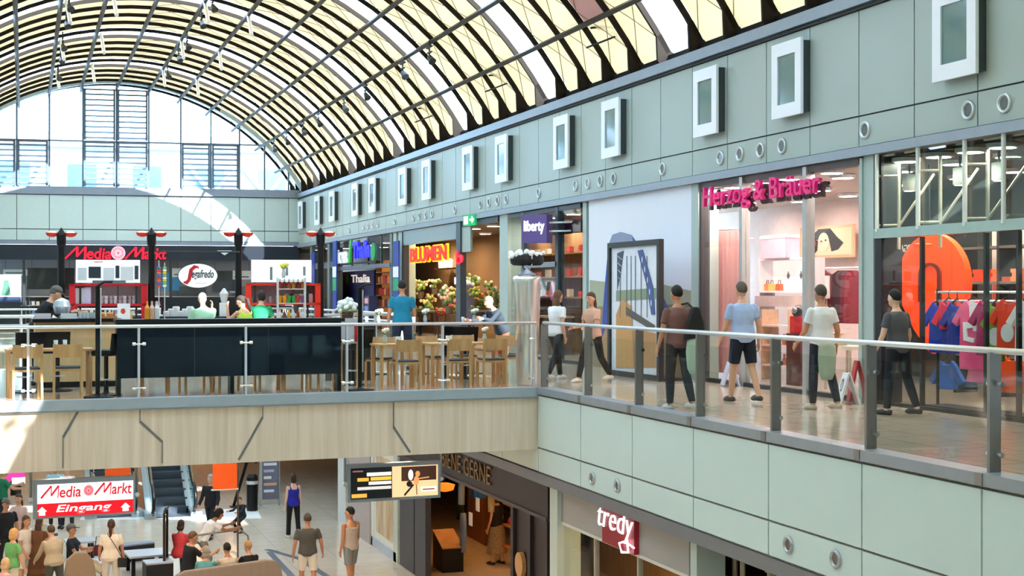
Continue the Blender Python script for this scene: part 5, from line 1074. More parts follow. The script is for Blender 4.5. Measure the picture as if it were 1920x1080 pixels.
# ================================================================ people
def V(*a): return Vector(a)
SKIN = ['#d9a587', '#c68d6c', '#e3b79c', '#a9714f', '#7d5138']
def person(label, x, y, z, rz, H=1.74, bw=1., fem=False, legs=((8, 4, 3), (-8, 6, 3)), arms=((6, 8, 12), (-6, 8, 12)), lean=0, shirt=('short', '#8899aa'), pants=('long', '#26272c'), shoes='#2b2b2e', hair=('short', '#2a211c'), skin=0, vox=.011, head=(0, 0), face=False, drop=0., group=None, armin=(0, 0)):
    k = H / 1.76; sk = mat(SKIN[skin], .55, var=.05); name = 'person'
    t = thing(name, label, 'person', (x, y, z), rz, group)
    J = []
    for s, (a, kn, ab) in ((-1, legs[0]), (1, legs[1])):
        a, kn, ab = radians(a), radians(kn), radians(ab); h = V(s * .092, 0, 0)
        kne = h + .44 * V(s * sin(ab) * cos(a) if False else s * sin(ab), sin(a) * cos(ab), -cos(a) * cos(ab)); ank = kne + .43 * V(s * sin(ab) * .3, sin(a - kn), -cos(a - kn)); J.append([h, kne, ank])
    up = -min(j[2].z for j in J) + .075 + drop / k
    J = [[q + V(0, 0, up) for q in j] for j in J]; P = V(0, 0, up)
    ln = radians(lean); u = V(0, sin(ln), cos(ln)); f = V(0, cos(ln), -sin(ln)); X = V(1, 0, 0)
    sw = (.16 if fem else .18) * bw
    AR = []
    for i, s in ((0, -1), (1, 1)):
        a, ab, el = (radians(q) for q in arms[i]); a += ln * .6; S = P + u * .455 + X * s * sw
        d1 = V(s * sin(ab), sin(a) * cos(ab), -cos(a) * cos(ab)); E = S + d1 * .29
        inn = armin[i]; d2 = V(s * (sin(ab) * .5 - inn), sin(a + el), -cos(a + el)).normalized(); W = E + d2 * .25; AR.append((s, S, E, W, d2))
    hips = .178 if fem else .165; wst = (.126 if fem else .143)
    RG = [(-.07, .12, .09), (.0, hips * bw, .118 * bw), (.09, hips * .94 * bw, .11 * bw), (.19, wst * bw, .1 * bw), (.30, .152 * bw, (.12 if fem else .115) * bw), (.40, (.156 if fem else .172) * bw, .115), (.465, (.128 if fem else .148) * bw, .09), (.512, .086, .07), (.548, .058, .056)]
    def torso(b, lo, hi, g, fl=0., n=16):
        rs = []
        for d, rx, ry in RG:
            if d < lo - 1e-6 or d > hi + 1e-6: continue
            e = g + fl * max(0, .15 - d); c = P + u * d
            rs.append([c + X * (rx + e) * cos(2 * pi * i / n) + f * (ry + e) * sin(2 * pi * i / n) for i in range(n)])
        b.rings(rs)
    def fin(b, nm, m, vx=vox, sm=4):
        bmesh.ops.scale(b.bm, vec=(k, k, k), verts=b.bm.verts); o = b.build(nm, m, t, True); remesh(o, vx, sm); return o
    def plain(b, nm, m):
        bmesh.ops.scale(b.bm, vec=(k, k, k), verts=b.bm.verts); return b.build(nm, m, t, True)
    hy, hp = radians(head[0]), radians(head[1])
    HR = Matrix.Rotation(hy, 3, 'Z') @ Matrix.Rotation(-hp - ln * .5, 3, 'X'); HC = P + u * .70 + f * .02 + HR @ V(0, .01, .0); h_ = lambda *a: HC + HR @ V(*a)
    b = MB(); torso(b, -1, 1, 0); b.limb(P + u * .52, HC - HR @ V(0, .01, .05), .054, .05)
    b.ball(HC, (.075, .096, .118), 14, 10, HR).ball(h_(0, .02, -.07), (.056, .07, .058), 12, 8, HR).ball(h_(0, .098, -.018), (.013, .02, .022), 8, 6, HR)
    for s in (-1, 1): b.ball(h_(s * .078, -.008, -.012), (.012, .022, .032), 8, 6, HR)
    for j in J:
        b.limb(j[0], j[1], .082 * bw, .054); b.limb(j[1], j[1] + (j[2] - j[1]) * .35, .052, .056); b.limb(j[1] + (j[2] - j[1]) * .35, j[2], .056, .036)
        b.tube([j[2] + V(0, -.05, -.04), j[2] + V(0, .05, -.03), j[2] + V(0, .14, -.05), j[2] + V(0, .18, -.055)], [.03, .042, .036, .018], 10)
    for s, S, E, W, d2 in AR:
        b.limb(S, E, .05 * (.9 if fem else 1), .041 * (.88 if fem else 1)); b.limb(E, W, .041 * (.88 if fem else 1), .027)
        tt = f - d2 * f.dot(d2); tt = tt.normalized() if tt.length > .1 else V(0, 0, 1); nn = d2.cross(tt).normalized(); nn = nn if nn.dot(V(-s, 0, 0)) > 0 else -nn
        R3 = Matrix((tt, nn, d2)).transposed(); b.ball(W + d2 * .05, (.041, .018, .055), 10, 7, R3)
        for q in range(4):
            o_ = tt * (.028 - .0185 * q); ll = (.036, .041, .038, .029)[q]; p0 = W + d2 * .085 + o_; p1 = p0 + (d2 * cos(.35) + nn * sin(.35)) * ll; p2 = p1 + (d2 * cos(.9) + nn * sin(.9)) * ll * .85; b.tube([W + d2 * .05 + o_, p0, p1, p2], [.0095, .0095, .0088, .0075], 7); b.ball(p2, .0075, 7, 5)
        p0 = W + d2 * .02 + tt * .026; p1 = p0 + (tt * .7 + d2 * .7) * .04; p2 = p1 + (d2 * .9 + nn * .4).normalized() * .032; b.tube([p0, p1, p2], [.012, .0105, .0085], 7); b.ball(p2, .0085, 7, 5)
    fin(b, 'body', sk, min(vox, .0095), 3)
    # clothes
    kind, col = shirt[:2]; sm_ = mat(col, .85, var=.12, scale=9)
    b = MB(); torso(b, {'crop': .05, 'dress': -.07, 'tank': -.07}.get(kind, -.07), .512 if kind not in ('tank', 'strap') else .42, .016 if bw < 1.15 else .02, .05)
    sl = {'short': .62, 'long': 1.9, 'cap': .3, 'tank': 0, 'strap': 0, 'dress': .4}.get(kind, .6)
    for s, S, E, W, d2 in AR:
        if kind == 'tank' or kind == 'strap':
            b.tube([P + u * .40 + X * s * sw * .62 + f * .1, P + u * .51 + X * s * sw * .6, P + u * .40 + X * s * sw * .62 - f * .1], .022, 8); continue
        b.ball(S, .055, 10, 7); e = S + (E - S) * min(1, sl); b.tube([S, e], [.057, .062 if sl < 1 else .05], 12)
        if sl > 1: b.ball(E, .054, 10, 7); b.tube([E, E + (W - E) * (sl - 1)], [.054, .042], 12)
    if kind == 'dress':
        n = 16; kz_ = J[0][1].z - .05; rs = []
        for q in range(6): zz = up - .05 - (up - .05 - kz_) * q / 5; r = hips * bw + .02 + .018 * q; rs.append([V(r * cos(2 * pi * i / n), r * .75 * sin(2 * pi * i / n) + (J[0][1].y + J[1][1].y) / 2 * q / 5, zz) for i in range(n)])
        b.rings(rs)
    fin(b, 'dress' if kind == 'dress' else 'shirt', sm_, .013)
    pk, pc = pants; pm = mat(pc, .85, var=.12, scale=9) if pc != '#b9a184' else mat('#8f7a62', .85, var=.95, scale=34)
    if pk == 'skirt':
        b = MB(); n = 16; rs = []; kz_ = (J[0][1].z + J[1][1].z) / 2 - .22
        for q in range(7): zz = up + .1 - (up + .1 - kz_) * q / 6; r = (hips if q else wst + .01) * bw + .015 + .018 * q; rs.append([V(r * cos(2 * pi * i / n), r * .75 * sin(2 * pi * i / n), zz) for i in range(n)])
        b.rings(rs); fin(b, 'skirt', pm, .014)
    elif pk != 'none':
        b = MB(); torso(b, -.07, .09, .011)
        for j in J:
            b.ball(j[0], .095 * bw, 10, 7)
            if pk == 'shorts': e = j[0] + (j[1] - j[0]) * .86; b.tube([j[0], e], [.097 * bw, .085], 12)
            else:
                b.tube([j[0], j[1]], [.095 * bw, .068], 12); b.ball(j[1], .068, 10, 7); w_ = .066 if pk == 'wide' else .05; e = j[1] + (j[2] - j[1]) * (.97 if pk != 'capri' else .6); b.tube([j[1], j[1] + (j[2] - j[1]) * .4, e], [.068, .066, w_], 12)
        fin(b, 'shorts' if pk == 'shorts' else 'trousers', pm, .013)
    b = MB()
    for j in J: b.tube([j[2] + V(0, -.065, -.045), j[2] + V(0, .05, -.036), j[2] + V(0, .14, -.05), j[2] + V(0, .195, -.058)], [.036, .048, .042, .02], 10)
    b.bm.verts.ensure_lookup_table()
    for v in b.bm.verts:
        zmin = min(j[2].z for j in J if True) - .075
        if v.co.z < zmin: v.co.z = zmin
    plain(b, 'shoes', mat(shoes, .6))
    hk, hc = hair; hm_ = mat(hc, .75, var=.25, scale=25, stretch=(1, 1, .2))
    if hk != 'bald':
        b = MB(); b.ball(V(0, 0, 0), (.084, .104, .112 if hk != 'bob' else .12), 14, 10)
        for v in b.bm.verts:
            if v.co.y > .01 and v.co.z < .03: v.co.y *= .45; v.co.x *= .93
            if hk in ('short', 'cap') and v.co.z < -.05: v.co.x *= .8; v.co.y *= .85
            if hk == 'curly': v.co *= 1.12 + .06 * sin(70 * v.co.x) * cos(60 * v.co.z)
            if hk == 'bob' and v.co.z < 0: v.co.x *= 1.08
        for v in b.bm.verts: v.co = h_(v.co.x, v.co.y - .014, v.co.z + .022)
        if hk == 'long': b.ball(h_(0, -.065, -.13), (.088, .05, .17), 12, 8)
        if hk == 'pony': b.tube([h_(0, -.1, .03), h_(0, -.15, .0), h_(0, -.14, -.13), h_(0, -.12, -.3)], [.025, .034, .036, .012], 10)
        if hk == 'bun': b.ball(h_(0, -.08, .09), .05, 10, 7)
        if hk == 'bob': b.ball(h_(0, -.045, -.06), (.092, .07, .085), 12, 8)
        plain(b, 'hair', hm_)
    if hk == 'cap':
        b = MB(); b.ball(V(0, 0, 0), (.09, .11, .1), 14, 8)
        for v in b.bm.verts:
            v.co.z = max(v.co.z, -.005); v.co = h_(v.co.x, v.co.y - .01, v.co.z + .045)
        b.hexa([h_(-.07, .07, .045), h_(.07, .07, .045), h_(.05, .18, .03), h_(-.05, .18, .03), h_(-.07, .07, .058), h_(.07, .07, .058), h_(.05, .18, .04), h_(-.05, .18, .04)]); plain(b, 'cap', mat('#6a6661', .8))
    if face:
        b = MB()
        for s in (-1, 1): b.ball(h_(s * .03, .086, .012), (.013, .008, .007), 8, 6, HR)
        plain(b, 'eyes', mat('#2a201c', .3)); b = MB(); b.ball(h_(0, .088, -.066), (.024, .008, .007), 8, 6, HR); plain(b, 'mouth', mat('#a85a50', .5)); b = MB()
        for s in (-1, 1): b.ball(h_(s * .031, .089, .034), (.019, .006, .004), 8, 5, HR)
        plain(b, 'eyebrows', hm_)
    return t
NEAR = .0105
def up_(px, py): zc = EYE * F / (py - HY); x, y = at(px, zc); return x, y, 0.0
walk = ((24, 12, 2), (-16, 18, 2)); walk2 = ((-14, 22, 2), (22, 6, 2)); stand = ((3, 2, 4), (-2, 3, 4))
# --- upper walkway
x, y, z = up_(1042, 712); person('person in white T-shirt and black trousers walking past the steel urn', x, y, z, -pi / 2 + .5, 1.7, 1, True, walk, ((20, 10, 30), (-18, 10, 25)), 4, ('short', '#eef0f4'), ('long', '#191a20'), '#e4e4e6', ('long', '#6d4a32'), 0, NEAR)
x, y, z = up_(1112, 716); person('person in peach top and black trousers walking past the billboard', x, y, z, pi / 2 + .4, 1.66, 1, True, walk2, ((20, 8, 60), (10, 8, 70)), 3, ('short', '#dcae94'), ('long', '#1b1b1f'), '#e6dccf', ('long', '#5a3d2a'), 0, NEAR, face=True)
x, y, z = up_(1271, 768); MANC = person('man in dusky brown T-shirt and dark jeans walking away with a black bag', x, y, z, .1, 1.71, 1.0, False, ((6, 6, 1), (-8, 14, 1)), ((8, 8, 14), (-10, 10, 20)), 1, ('short', '#7a5650'), ('long', '#20242f'), '#d7d7da', ('short', '#15120f'), 1, NEAR); MCP = (x, y)
x, y, z = up_(1393, 753); person('man in light blue shirt and navy shorts walking past the pink boutique', x, y, z, .05, 1.78, 1.1, False, ((12, 5, 2), (-10, 14, 2)), ((10, 10, 20), (-12, 10, 20)), 2, ('short', '#a9c0e8'), ('shorts', '#141a2a'), '#3a3430', ('short', '#5e5148'), 0, NEAR)
x, y, z = up_(1541, 768); person('man in white T-shirt and dark trousers walking along the boutique window', x, y, z, .1, 1.72, 1.02, False, ((8, 6, 1), (-9, 12, 1)), ((12, 10, 30), (-10, 12, 25)), 1, ('short', '#eceef3'), ('long', '#1c2030'), '#c9b9a8', ('short', '#4a4038'), 1, NEAR)
x, y, z = up_(1684, 778); person('person in grey T-shirt and dark trousers passing the orange teardrop sign', x, y, z, .3, 1.66, 1.08, False, ((10, 6, 2), (-10, 12, 2)), ((6, 12, 20), (-6, 10, 20)), 3, ('short', '#54565e'), ('long', '#141b26'), '#1b1e24', ('short', '#14161c'), 2, NEAR)
# bag and hung jacket of the man in brown
bx, by = MCP
t = thing('shoulder_bag', 'black bag slung over the back of the man in brown', 'bag', (bx + .13, by - .2, 1.0), .1); MB().poly([(-.14, -.02), (.16, 0), (.15, .2), (.06, .42), (-.02, .42), (-.1, .2)], -.06, .03).build('body', mat('#14151b', .7), t, bevel=.02); MB().tube([(0, .0, .4), (-.02, .1, .47), (-.08, .26, .44)], .015, 6).build('strap', mat('#1d1e24', .7), t)
t = thing('jacket', 'mint green jacket hanging from the black bag of the man in brown', 'jacket', (bx + .14, by - .2, .5), .1); b = MB(); n = 14; b.rings([[(.11 * w * cos(2 * pi * i / n), .045 * sin(2 * pi * i / n) + .01 * sin(i * 2.1), z) for i in range(n)] for z, w in ((.0, .5), (.08, .9), (.3, 1.1), (.46, .9), (.49, .4))]); b.build('cloth', mat('#b9d3c4', .85, var=.1), t, True)
x, y, z = up_(1541, 768); t = thing('jacket', 'pale green jacket tied round the hips of the man in white', 'jacket', (x - .02, y - .16, .42), .1); b = MB(); n = 16; b.rings([[(.15 * w * cos(2 * pi * i / n), .03 * sin(2 * pi * i / n) + .01 * sin(i * 2.3), z) for i in range(n)] for z, w in ((.0, .6), (.1, .95), (.3, 1.05), (.46, 1.0), (.5, .7))]); b.build('cloth', mat('#b4c6b6', .85, var=.1), t, True)
# --- cafe bridge
x, y = at(754, 29.2); person('man in teal T-shirt standing before the flower shop', x, y, 0, -.15, 1.86, 1.08, False, stand, ((0, 12, 10), (4, 10, 14)), 0, ('short', '#1583a8'), ('shorts', '#17233c'), '#2b2b30', ('short', '#17130f'), 1, NEAR)
x, y = at(942, 26.6); person('person in green top and coral trousers leaning over behind the steel urn', x, y, 0, pi / 2 + .3, 1.62, 1, True, stand, ((35, 10, 50), (30, 10, 50)), 28, ('long', '#2a3540'), ('long', '#d2553a'), '#302a28', ('short', '#b98a6a'), 0, NEAR)
x, y, _, _ = gl(68, 600, 3.95); person('barista in black jacket and grey cap bending over the timber counter', x, y, 0, -pi / 2 + .25, 1.8, 1.08, False, stand, ((40, 8, 45), (35, 8, 50)), 26, ('long', '#181a20'), ('long', '#15161a'), '#1b1b1e', ('cap', '#6a655f'), 0, NEAR, head=(0, 12), face=True)
sit = ((84, 80, 8), (84, 80, 8))
def hi_stool(px, off, lab):
    x, y, _, _ = gl(px, 600, off); return dup(ST, (x, y, 0), GRZ + pi, lab, 'black stools of the cafe'), x, y
x, y = at(385, 27.6); person('elderly man in mint green shirt sitting with hand on cheek', x, y, 0, .25, 1.74, 1.2, False, sit, ((15, 12, 40), (42, 8, 125)), 12, ('short', '#a9d8b8'), ('long', '#3a3d44'), '#2b2b2e', ('short', '#b5aca6'), 0, NEAR, head=(-40, 12), drop=.27)
dup(ST, (x, y - .02, 0), .25, 'black bar stool under the elderly man in mint green', 'black stools of the cafe')
x, y = at(463, 27.4); person('woman in lime top with dark ponytail leaning on her hand', x, y, 0, .5, 1.68, 1.02, True, sit, ((48, 10, 125), (20, 10, 60)), 14, ('tank', '#b9e03a'), ('long', '#33353c'), '#2b2b2e', ('pony', '#33231b'), 0, NEAR, head=(35, 12), drop=.27)
dup(ST, (x, y - .02, 0), .5, 'black bar stool under the woman in the lime top', 'black stools of the cafe')
x, y = at(487, 28.5); person('person with dark curly hair in green shirt sitting beside the woman in lime', x, y, 0, -.4, 1.74, 1.0, False, sit, ((20, 12, 50), (25, 10, 60)), 10, ('short', '#1d8a5a'), ('long', '#2a2d35'), '#2b2b2e', ('curly', '#231b18'), 0, NEAR, head=(25, 5), drop=.30)
dup(ST, (x, y - .02, 0), -.4, 'black bar stool under the curly haired person in green', 'black stools of the cafe')
# --- lower floor
FH = EYE - LZ
def low(px, py, h): zc = F * (FH - h) / (py - HY); x, y = at(px, zc); return x, y, LZ
LV_ = .012
x, y, z = low(577, 962, 1.78); person('man in dark grey T-shirt and white shorts walking away across the lower hall', x, y, z, -.1, 1.78, 1.12, False, ((14, 8, 3), (-12, 12, 3)), ((-6, 14, 12), (10, 18, 14)), 2, ('short', '#565452'), ('shorts', '#e4ded2'), '#d9d4cc', ('short', '#4f453e'), 1, NEAR)
x, y, z = low(658, 950, 1.82); person('dark haired man in pale tank top and grey shorts by the white shop window', x, y, z, .45, 1.82, 1.02, False, ((-8, 10, 2), (12, 6, 2)), ((-4, 8, 14), (6, 6, 10)), 1, ('tank', '#cbbfb6'), ('shorts', '#8b9092'), '#cfcac4', ('short', '#14110f'), 1, NEAR, head=(30, 0))
x, y, z = low(550, 888, 1.7); person('woman in blue strap top and wide black trousers beside the grey info board', x, y, z, .15, 1.7, .98, True, ((8, 4, 2), (-6, 6, 2)), ((0, 8, 10), (4, 8, 12)), 0, ('strap', '#2226a0'), ('wide', '#101116'), '#d8cfc6', ('bob', '#3b251b'), 2, LV_)
x, y, z = low(208, 975, 1.7); person('woman in cream blouse with long brown ponytail standing before the low tables', x, y, z, -.2, 1.7, 1.12, True, stand, ((8, 14, 30), (6, 10, 14)), 3, ('short', '#e9dccb'), ('long', '#cfc8bf'), '#a9a29a', ('pony', '#4a2c20'), 1, NEAR)
x, y, z = low(102, 990, 1.62); person('person in beige cardigan leaning forward beside the curved seat', x, y, z, .35, 1.68, 1.15, True, ((10, 8, 3), (-8, 8, 3)), ((20, 10, 20), (16, 8, 20)), 14, ('long', '#b3a48c'), ('long', '#4a4a48'), '#3a3735', ('short', '#4a3a2e'), 0, NEAR)
x, y, z = low(140, 990, 1.26); person('man in navy shirt and grey cap sitting on a low table with legs stretched out', x, y, z, -pi / 2 - .3, 1.72, 1.02, False, ((78, 40, 8), (80, 30, 6)), ((40, 10, 60), (35, 10, 70)), -8, ('short', '#16202c'), ('capri', '#c9b99a'), '#d8d2c8', ('cap', '#5a5650'), 1, LV_, drop=.05)
x, y, z = low(22, 994, 1.6); person('blonde woman in bright green T-shirt at the gallery end of the lower hall', x, y, z, -.9, 1.62, 1.1, True, stand, ((6, 10, 14), (6, 10, 14)), 3, ('short', '#6fb06a'), ('capri', '#cfcdb8'), '#bdb6aa', ('bob', '#d9a868'), 0, NEAR, head=(-20, 0), face=True)
x, y, z = low(48, 967, 1.66); person('woman in white T-shirt and pale shorts with sunglasses on her head', x, y, z, -2.3, 1.66, 1.02, True, stand, ((6, 10, 14), (4, 8, 40)), 0, ('short', '#e2d5cb'), ('shorts', '#d9d0c2'), '#8f867c', ('long', '#5a4030'), 1, LV_, face=True)
x, y, z = low(10, 935, 1.78); person('broad man in black T-shirt and cap beside the blonde woman', x, y, z, -2.6, 1.78, 1.2, False, stand, ((6, 10, 14), (6, 10, 30)), 0, ('short', '#101218'), ('long', '#1d1e22'), '#202020', ('cap', '#1b1b1e'), 1, LV_, face=True)
x, y, z = low(36, 926, 1.68); person('long haired woman in pink top behind the man in black', x, y, z, 2.6, 1.68, 1., True, stand, ((6, 10, 14), (50, 12, 60)), 0, ('short', '#d8b7b0'), ('long', '#2f3138'), '#3a3735', ('long', '#4a3024'), 0, LV_, face=True)
x, y, z = low(4, 876, 1.78); person('man in dark green T-shirt holding out his arm behind the crowd', x, y, z, -1.4, 1.78, 1.1, False, stand, ((40, 10, 60), (45, 12, 40)), 4, ('short', '#0f6a48'), ('long', '#1d2026'), '#202020', ('short', '#2a211c'), 1, LV_)
x, y, z = low(72, 972, 1.6); person('person in long brown dress behind the woman with sunglasses', x, y, z, -.6, 1.62, 1., True, stand, ((6, 10, 14), (10, 8, 20)), 2, ('dress', '#6a4126'), ('skirt', '#5a361f'), '#3a2a20', ('long', '#4a2f22'), 1, LV_)
x, y, z = low(104, 868, 1.78); person('man in light blue shirt standing behind the red and white entrance sign', x, y, z, 2.9, 1.78, 1.05, False, stand, ((8, 10, 20), (8, 10, 20)), 0, ('short', '#8fc0cf'), ('long', '#20242c'), '#202020', ('short', '#3a2a20'), 1, LV_)
x, y, z = low(126, 872, 1.74); person('person in white shirt standing behind the red and white entrance sign', x, y, z, 3.0, 1.74, 1., True, stand, ((8, 10, 20), (8, 10, 20)), 0, ('short', '#e6e8f0'), ('long', '#1c2030'), '#202020', ('short', '#8a6a4a'), 0, LV_)
x, y, z = low(336, 978, 1.27); person('person in red shirt sitting at the tall bronze glass screen', x, y, z, -.6, 1.66, 1.05, True, sit, ((30, 10, 60), (30, 10, 60)), 6, ('short', '#d8404a'), ('long', '#4a4a50'), '#3a3735', ('bob', '#3a2620'), 1, LV_)
x, y, z = low(378, 964, 1.46); person('young person in white T-shirt bending forward over the seats', x, y, z, -1.4, 1.72, 1., False, ((30, 40, 6), (20, 40, 6)), ((40, 10, 40), (35, 10, 45)), 34, ('short', '#eceef0'), ('capri', '#7f8478'), '#d8d4cc', ('curly', '#14110f'), 3, LV_)
x, y, z = low(352, 1003, 1.3); person('man in black T-shirt sitting in profile beside the red shirt', x, y, z, -1.2, 1.76, 1.1, False, sit, ((40, 10, 70), (40, 10, 70)), 8, ('short', '#15161c'), ('shorts', '#2a2c33'), '#202020', ('short', '#6a4a36'), 1, LV_, head=(-10, 5))
x, y, z = low(385, 1028, 1.24); person('grey haired person in turquoise print blouse sitting behind the sofa back', x, y, z, -.3, 1.62, 1.1, True, sit, ((30, 10, 60), (30, 10, 60)), 8, ('short', '#5fa3a8'), ('long', '#3a3d44'), '#3a3735', ('bob', '#a39a90'), 0, LV_)
x, y, z = low(429, 1022, 1.27); person('black haired person in striped beige shirt sitting behind the sofa back', x, y, z, .2, 1.68, 1., False, sit, ((30, 10, 60), (30, 10, 60)), 8, ('short', '#d9c7b2'), ('long', '#3a3d44'), '#3a3735', ('short', '#17120f'), 1, LV_)
x, y, z = low(470, 1017, 1.28); person('blonde person in black top sitting at the end of the sofa', x, y, z, .35, 1.68, 1.05, True, sit, ((30, 10, 60), (30, 10, 60)), 8, ('short', '#121318'), ('long', '#3a3d44'), '#3a3735', ('short', '#b98f5c'), 0, LV_)
x, y, z = low(396, 886, 1.72); person('grey haired person in dark clothes stepping off the escalator', x, y, z, 2.6, 1.72, 1.05, False, walk, ((10, 10, 30), (10, 10, 30)), 2, ('long', '#1a1c24'), ('long', '#1c1d22'), '#202020', ('short', '#9a9a9a'), 0, LV_)
x, y, z = low(455, 928, 1.0); person('child in dark jacket crouching beside the black bin', x, y, z, 2.2, 1.15, 1., False, ((60, 90, 6), (60, 90, 6)), ((40, 10, 40), (40, 10, 40)), 12, ('long', '#23252e'), ('long', '#1c1d22'), '#202020', ('short', '#6a4a3a'), 0, LV_)
x, y, z = low(4, 1048, 1.24); person('person in pink top sitting at the gallery end of the lower hall', x, y, z, -.8, 1.6, 1.05, True, sit, ((30, 10, 60), (30, 10, 60)), 6, ('short', '#e8a7a8'), ('long', '#5a5a60'), '#3a3735', ('bob', '#d9b78c'), 0, LV_)
# shopper inside the dark shop of the lower floor
zc = 33.0; x, y = at(932, zc); person('woman in black top and leopard print skirt standing inside the dark shop', x, y, LZ, .5, 1.7, 1.02, True, stand, ((6, 8, 12), (4, 8, 14)), 0, ('cap', '#1b1416'), ('skirt', '#b9a184'), '#2b2b2e', ('bob', '#3a231a'), 0, LV_)
# handbags in the lower hall
x, y, z = low(185, 1060, .4); t = thing('handbag', 'dark red handbag held beside the woman in the cream blouse', 'handbag', (x, y, LZ + .62), .2); MB().poly([(-.13, 0), (.13, 0), (.1, .24), (-.1, .24)], -.05, .05).build('body', mat('#5a1a2e', .5), t, bevel=.015); MB().tube([(-.07, 0, .24), (-.05, 0, .42), (.05, 0, .42), (.07, 0, .24)], .01, 6).build('handle', mat('#3a1220', .5), t)
x, y, z = low(208, 975, 1.7); t = thing('shoulder_bag', 'small black shoulder bag at the hip of the woman in the cream blouse', 'bag', (x + .22, y - .12, LZ + .72), -.2); MB().box(-.09, .09, -.04, .04, 0, .2).build('body', mat('#17181c', .5), t, bevel=.015); MB().tube([(0, -.02, .2), (-.12, -.08, .45), (-.3, -.04, .72)], .008, 5).build('strap', mat('#2a241f', .6), t)
# ================================================================ lower hall
def lowpt(px, py, h=0.): zc = F * (FH - h) / (py - HY); x, y = at(px, zc); return x, y, zc
# closing walls
b = MB(); b.box(-4.3, 16.5, 60, 60.3, LZ, -1.0); struct(b.build('wall_lower_back', mat('#6d665e', .7)))
XL = 8.46                                  # plane of the lower shop fronts
def ly(px, X=XL): return on_x(px, X)[0]
def lz(px, py, X=XL): return zat(py, on_x(px, X)[1])
LZT = -1.6
LE = [60, ly(702), ly(752), ly(1046), ly(1304), 8, -6]
LWC = ['#7a6a58', '#8a8178', '#33231b', '#c9b8a2', '#2a2a2c', '#2a2a2c']
for i, (ya, yb) in enumerate(zip(LE, LE[1:])):
    q = 13.5 / XL if i else 1; pl = [(XL + .1, yb), (13.5, yb * 13.5 / XL), (13.5, min(66, ya * q)), (XL + .1, ya)]
    b = MB(); b.slab([(13.5, pl[1][1]), (13.6, pl[1][1]), (13.6, pl[2][1]), (13.5, pl[2][1])], LZ, LZT); b.slab([(XL + .1, yb - .1), (13.5, pl[1][1] - .1), (13.5, pl[1][1]), (XL + .1, yb)], LZ, LZT); struct(b.build('wall_lower_shop', mat(LWC[i], .7)))
    b = MB(); b.slab(pl, LZT - .02, LZT + .08); struct(b.build('ceiling', mat('#5a5048' if i != 3 else '#c9b79c', .7)))
b = MB(); b.box(XL - .05, XL + .3, PB[1], 60, LZT, -1.0); struct(b.build('wall_lower_fascia', SAGE2))
for p in ((1033, 1047), (1297, 1309)): pillar(*p, X=XL - .1, z1=LZT, z0=LZ, m=mat('#c3d0cb', .4, var=.04))
def lfront(label, p): return thing('storefront', label, 'shop front', (XL, ly(p), 0), -pi / 2)
# --- fashion shop with the red square sign
f = lfront('pale shop front under the red square sign', 1047); Yl = ly(1047); lx = lambda p: Yl - ly(p)
xe = lx(1297); zf = lz(1060, 978); MB().box(lx(1054), xe, -.04, .1, zf, LZT).build('fascia_panel', mat('#a9a39e', .5, var=.04), f); MB().box(.0, .12, -.06, .12, LZ, LZT).build('end_frame', mat('#6f7d8c', .4, .4), f); MB().box(lx(1054), xe, -.05, .0, zf - .05, zf).build('head_rail', mat('#d9d4cc', .4), f); MB().box(.12, xe, -.01, .005, LZ + .05, zf - .05).build('glass_pane', SG, f); MB().box(.12, xe, -.03, .03, LZ, LZ + .06).build('floor_rail', DFR, f)
for u in (.33, .66): MB().box(xe * u - .02, xe * u + .02, -.03, .05, LZ, zf - .05).build('mullion', mat('#b9aea0', .4), f)
X2 = XL - .12; ya_ = ly(1129, X2); t = thing('shop_sign', 'red square sign with glowing white script over the pale shop front', 'sign', (X2, ya_, 0), -pi / 2); w = ya_ - ly(1189, X2); z0 = lz(1129, 1015, X2); z1 = lz(1129, 949, X2) - .0
MB().box(0, w, 0, .09, z0, z1).build('panel', mat('#8f0f22', .4, emit=.12), t)
text('lettering', 'tredy', mat('#ffffff', emit=1.2), t, -.12, w + .0, z0 + .12, z1 + .06, -.01, .02, shear=.2, bold=-.012); b = MB(); b.tube([(w * .86, -.04, z0 + .2), (w * .9, -.04, z0 + .02), (w * .7, -.04, z0 - .02), (w * .62, -.04, z0 + .1), (w * .8, -.04, z0 + .16), (w + .08, -.04, z0 + .12)], .016, 6); b.build('swash', mat('#ffffff', emit=2.2), t)
MB().box(w * .2, w * .8, .09, .14, z0 + .1, z1 - .1).build('bracket', DFR, t)
for i, (p, X) in enumerate(((1120, 9.2), (1235, 9.3), (1275, 9.3))):
    y = ly(p, X); t = thing('ceiling_spot', '%s white spotlight in the window of the shop with the red sign' % ordw(i + 1), 'spotlight', (X, y, LZT - .02), .3, 'spotlights in the window with the red sign'); MB().tube([(0, 0, 0), (0, 0, -.5)], .015, 6).build('stem', WHITE, t); MB().tube([(0, 0, -.48), (-.06, -.1, -.62)], [.05, .07], 10).build('lamp_head', WHITE, t)
t = thing('wall_panel', 'warm lit timber wall panel inside the shop with the red sign', 'panel', (12.6, ly(1110, 12.6), LZ), -pi / 2); MB().box(0, 5.5, 0, .08, 0, 3.1).build('board', wood('#c9904f', '#e0b070', 3, .8), t)
def low_lights(where, X, pxs, s, h='#ffd9a0', z=LZT - .03):
    proto = None
    for i, p in enumerate(pxs):
        y = ly(p, X); lab = '%s glowing ceiling light in the %s' % (ordw(i + 1), where)
        if proto is None:
            proto = thing('ceiling_light', lab, 'lamp', (X, y, z), 0, 'ceiling lights in the ' + where); MB().lathe([(.22, 0), (.22, -.04), (.18, -.05), (.18, -.02)], 14).build('housing', WHITE, proto); MB().lathe([(.175, -.03), (.17, -.04)], 14).build('diffuser', mat(h, emit=s), proto)
        else: dup(proto, (X, y, z), 0, lab)
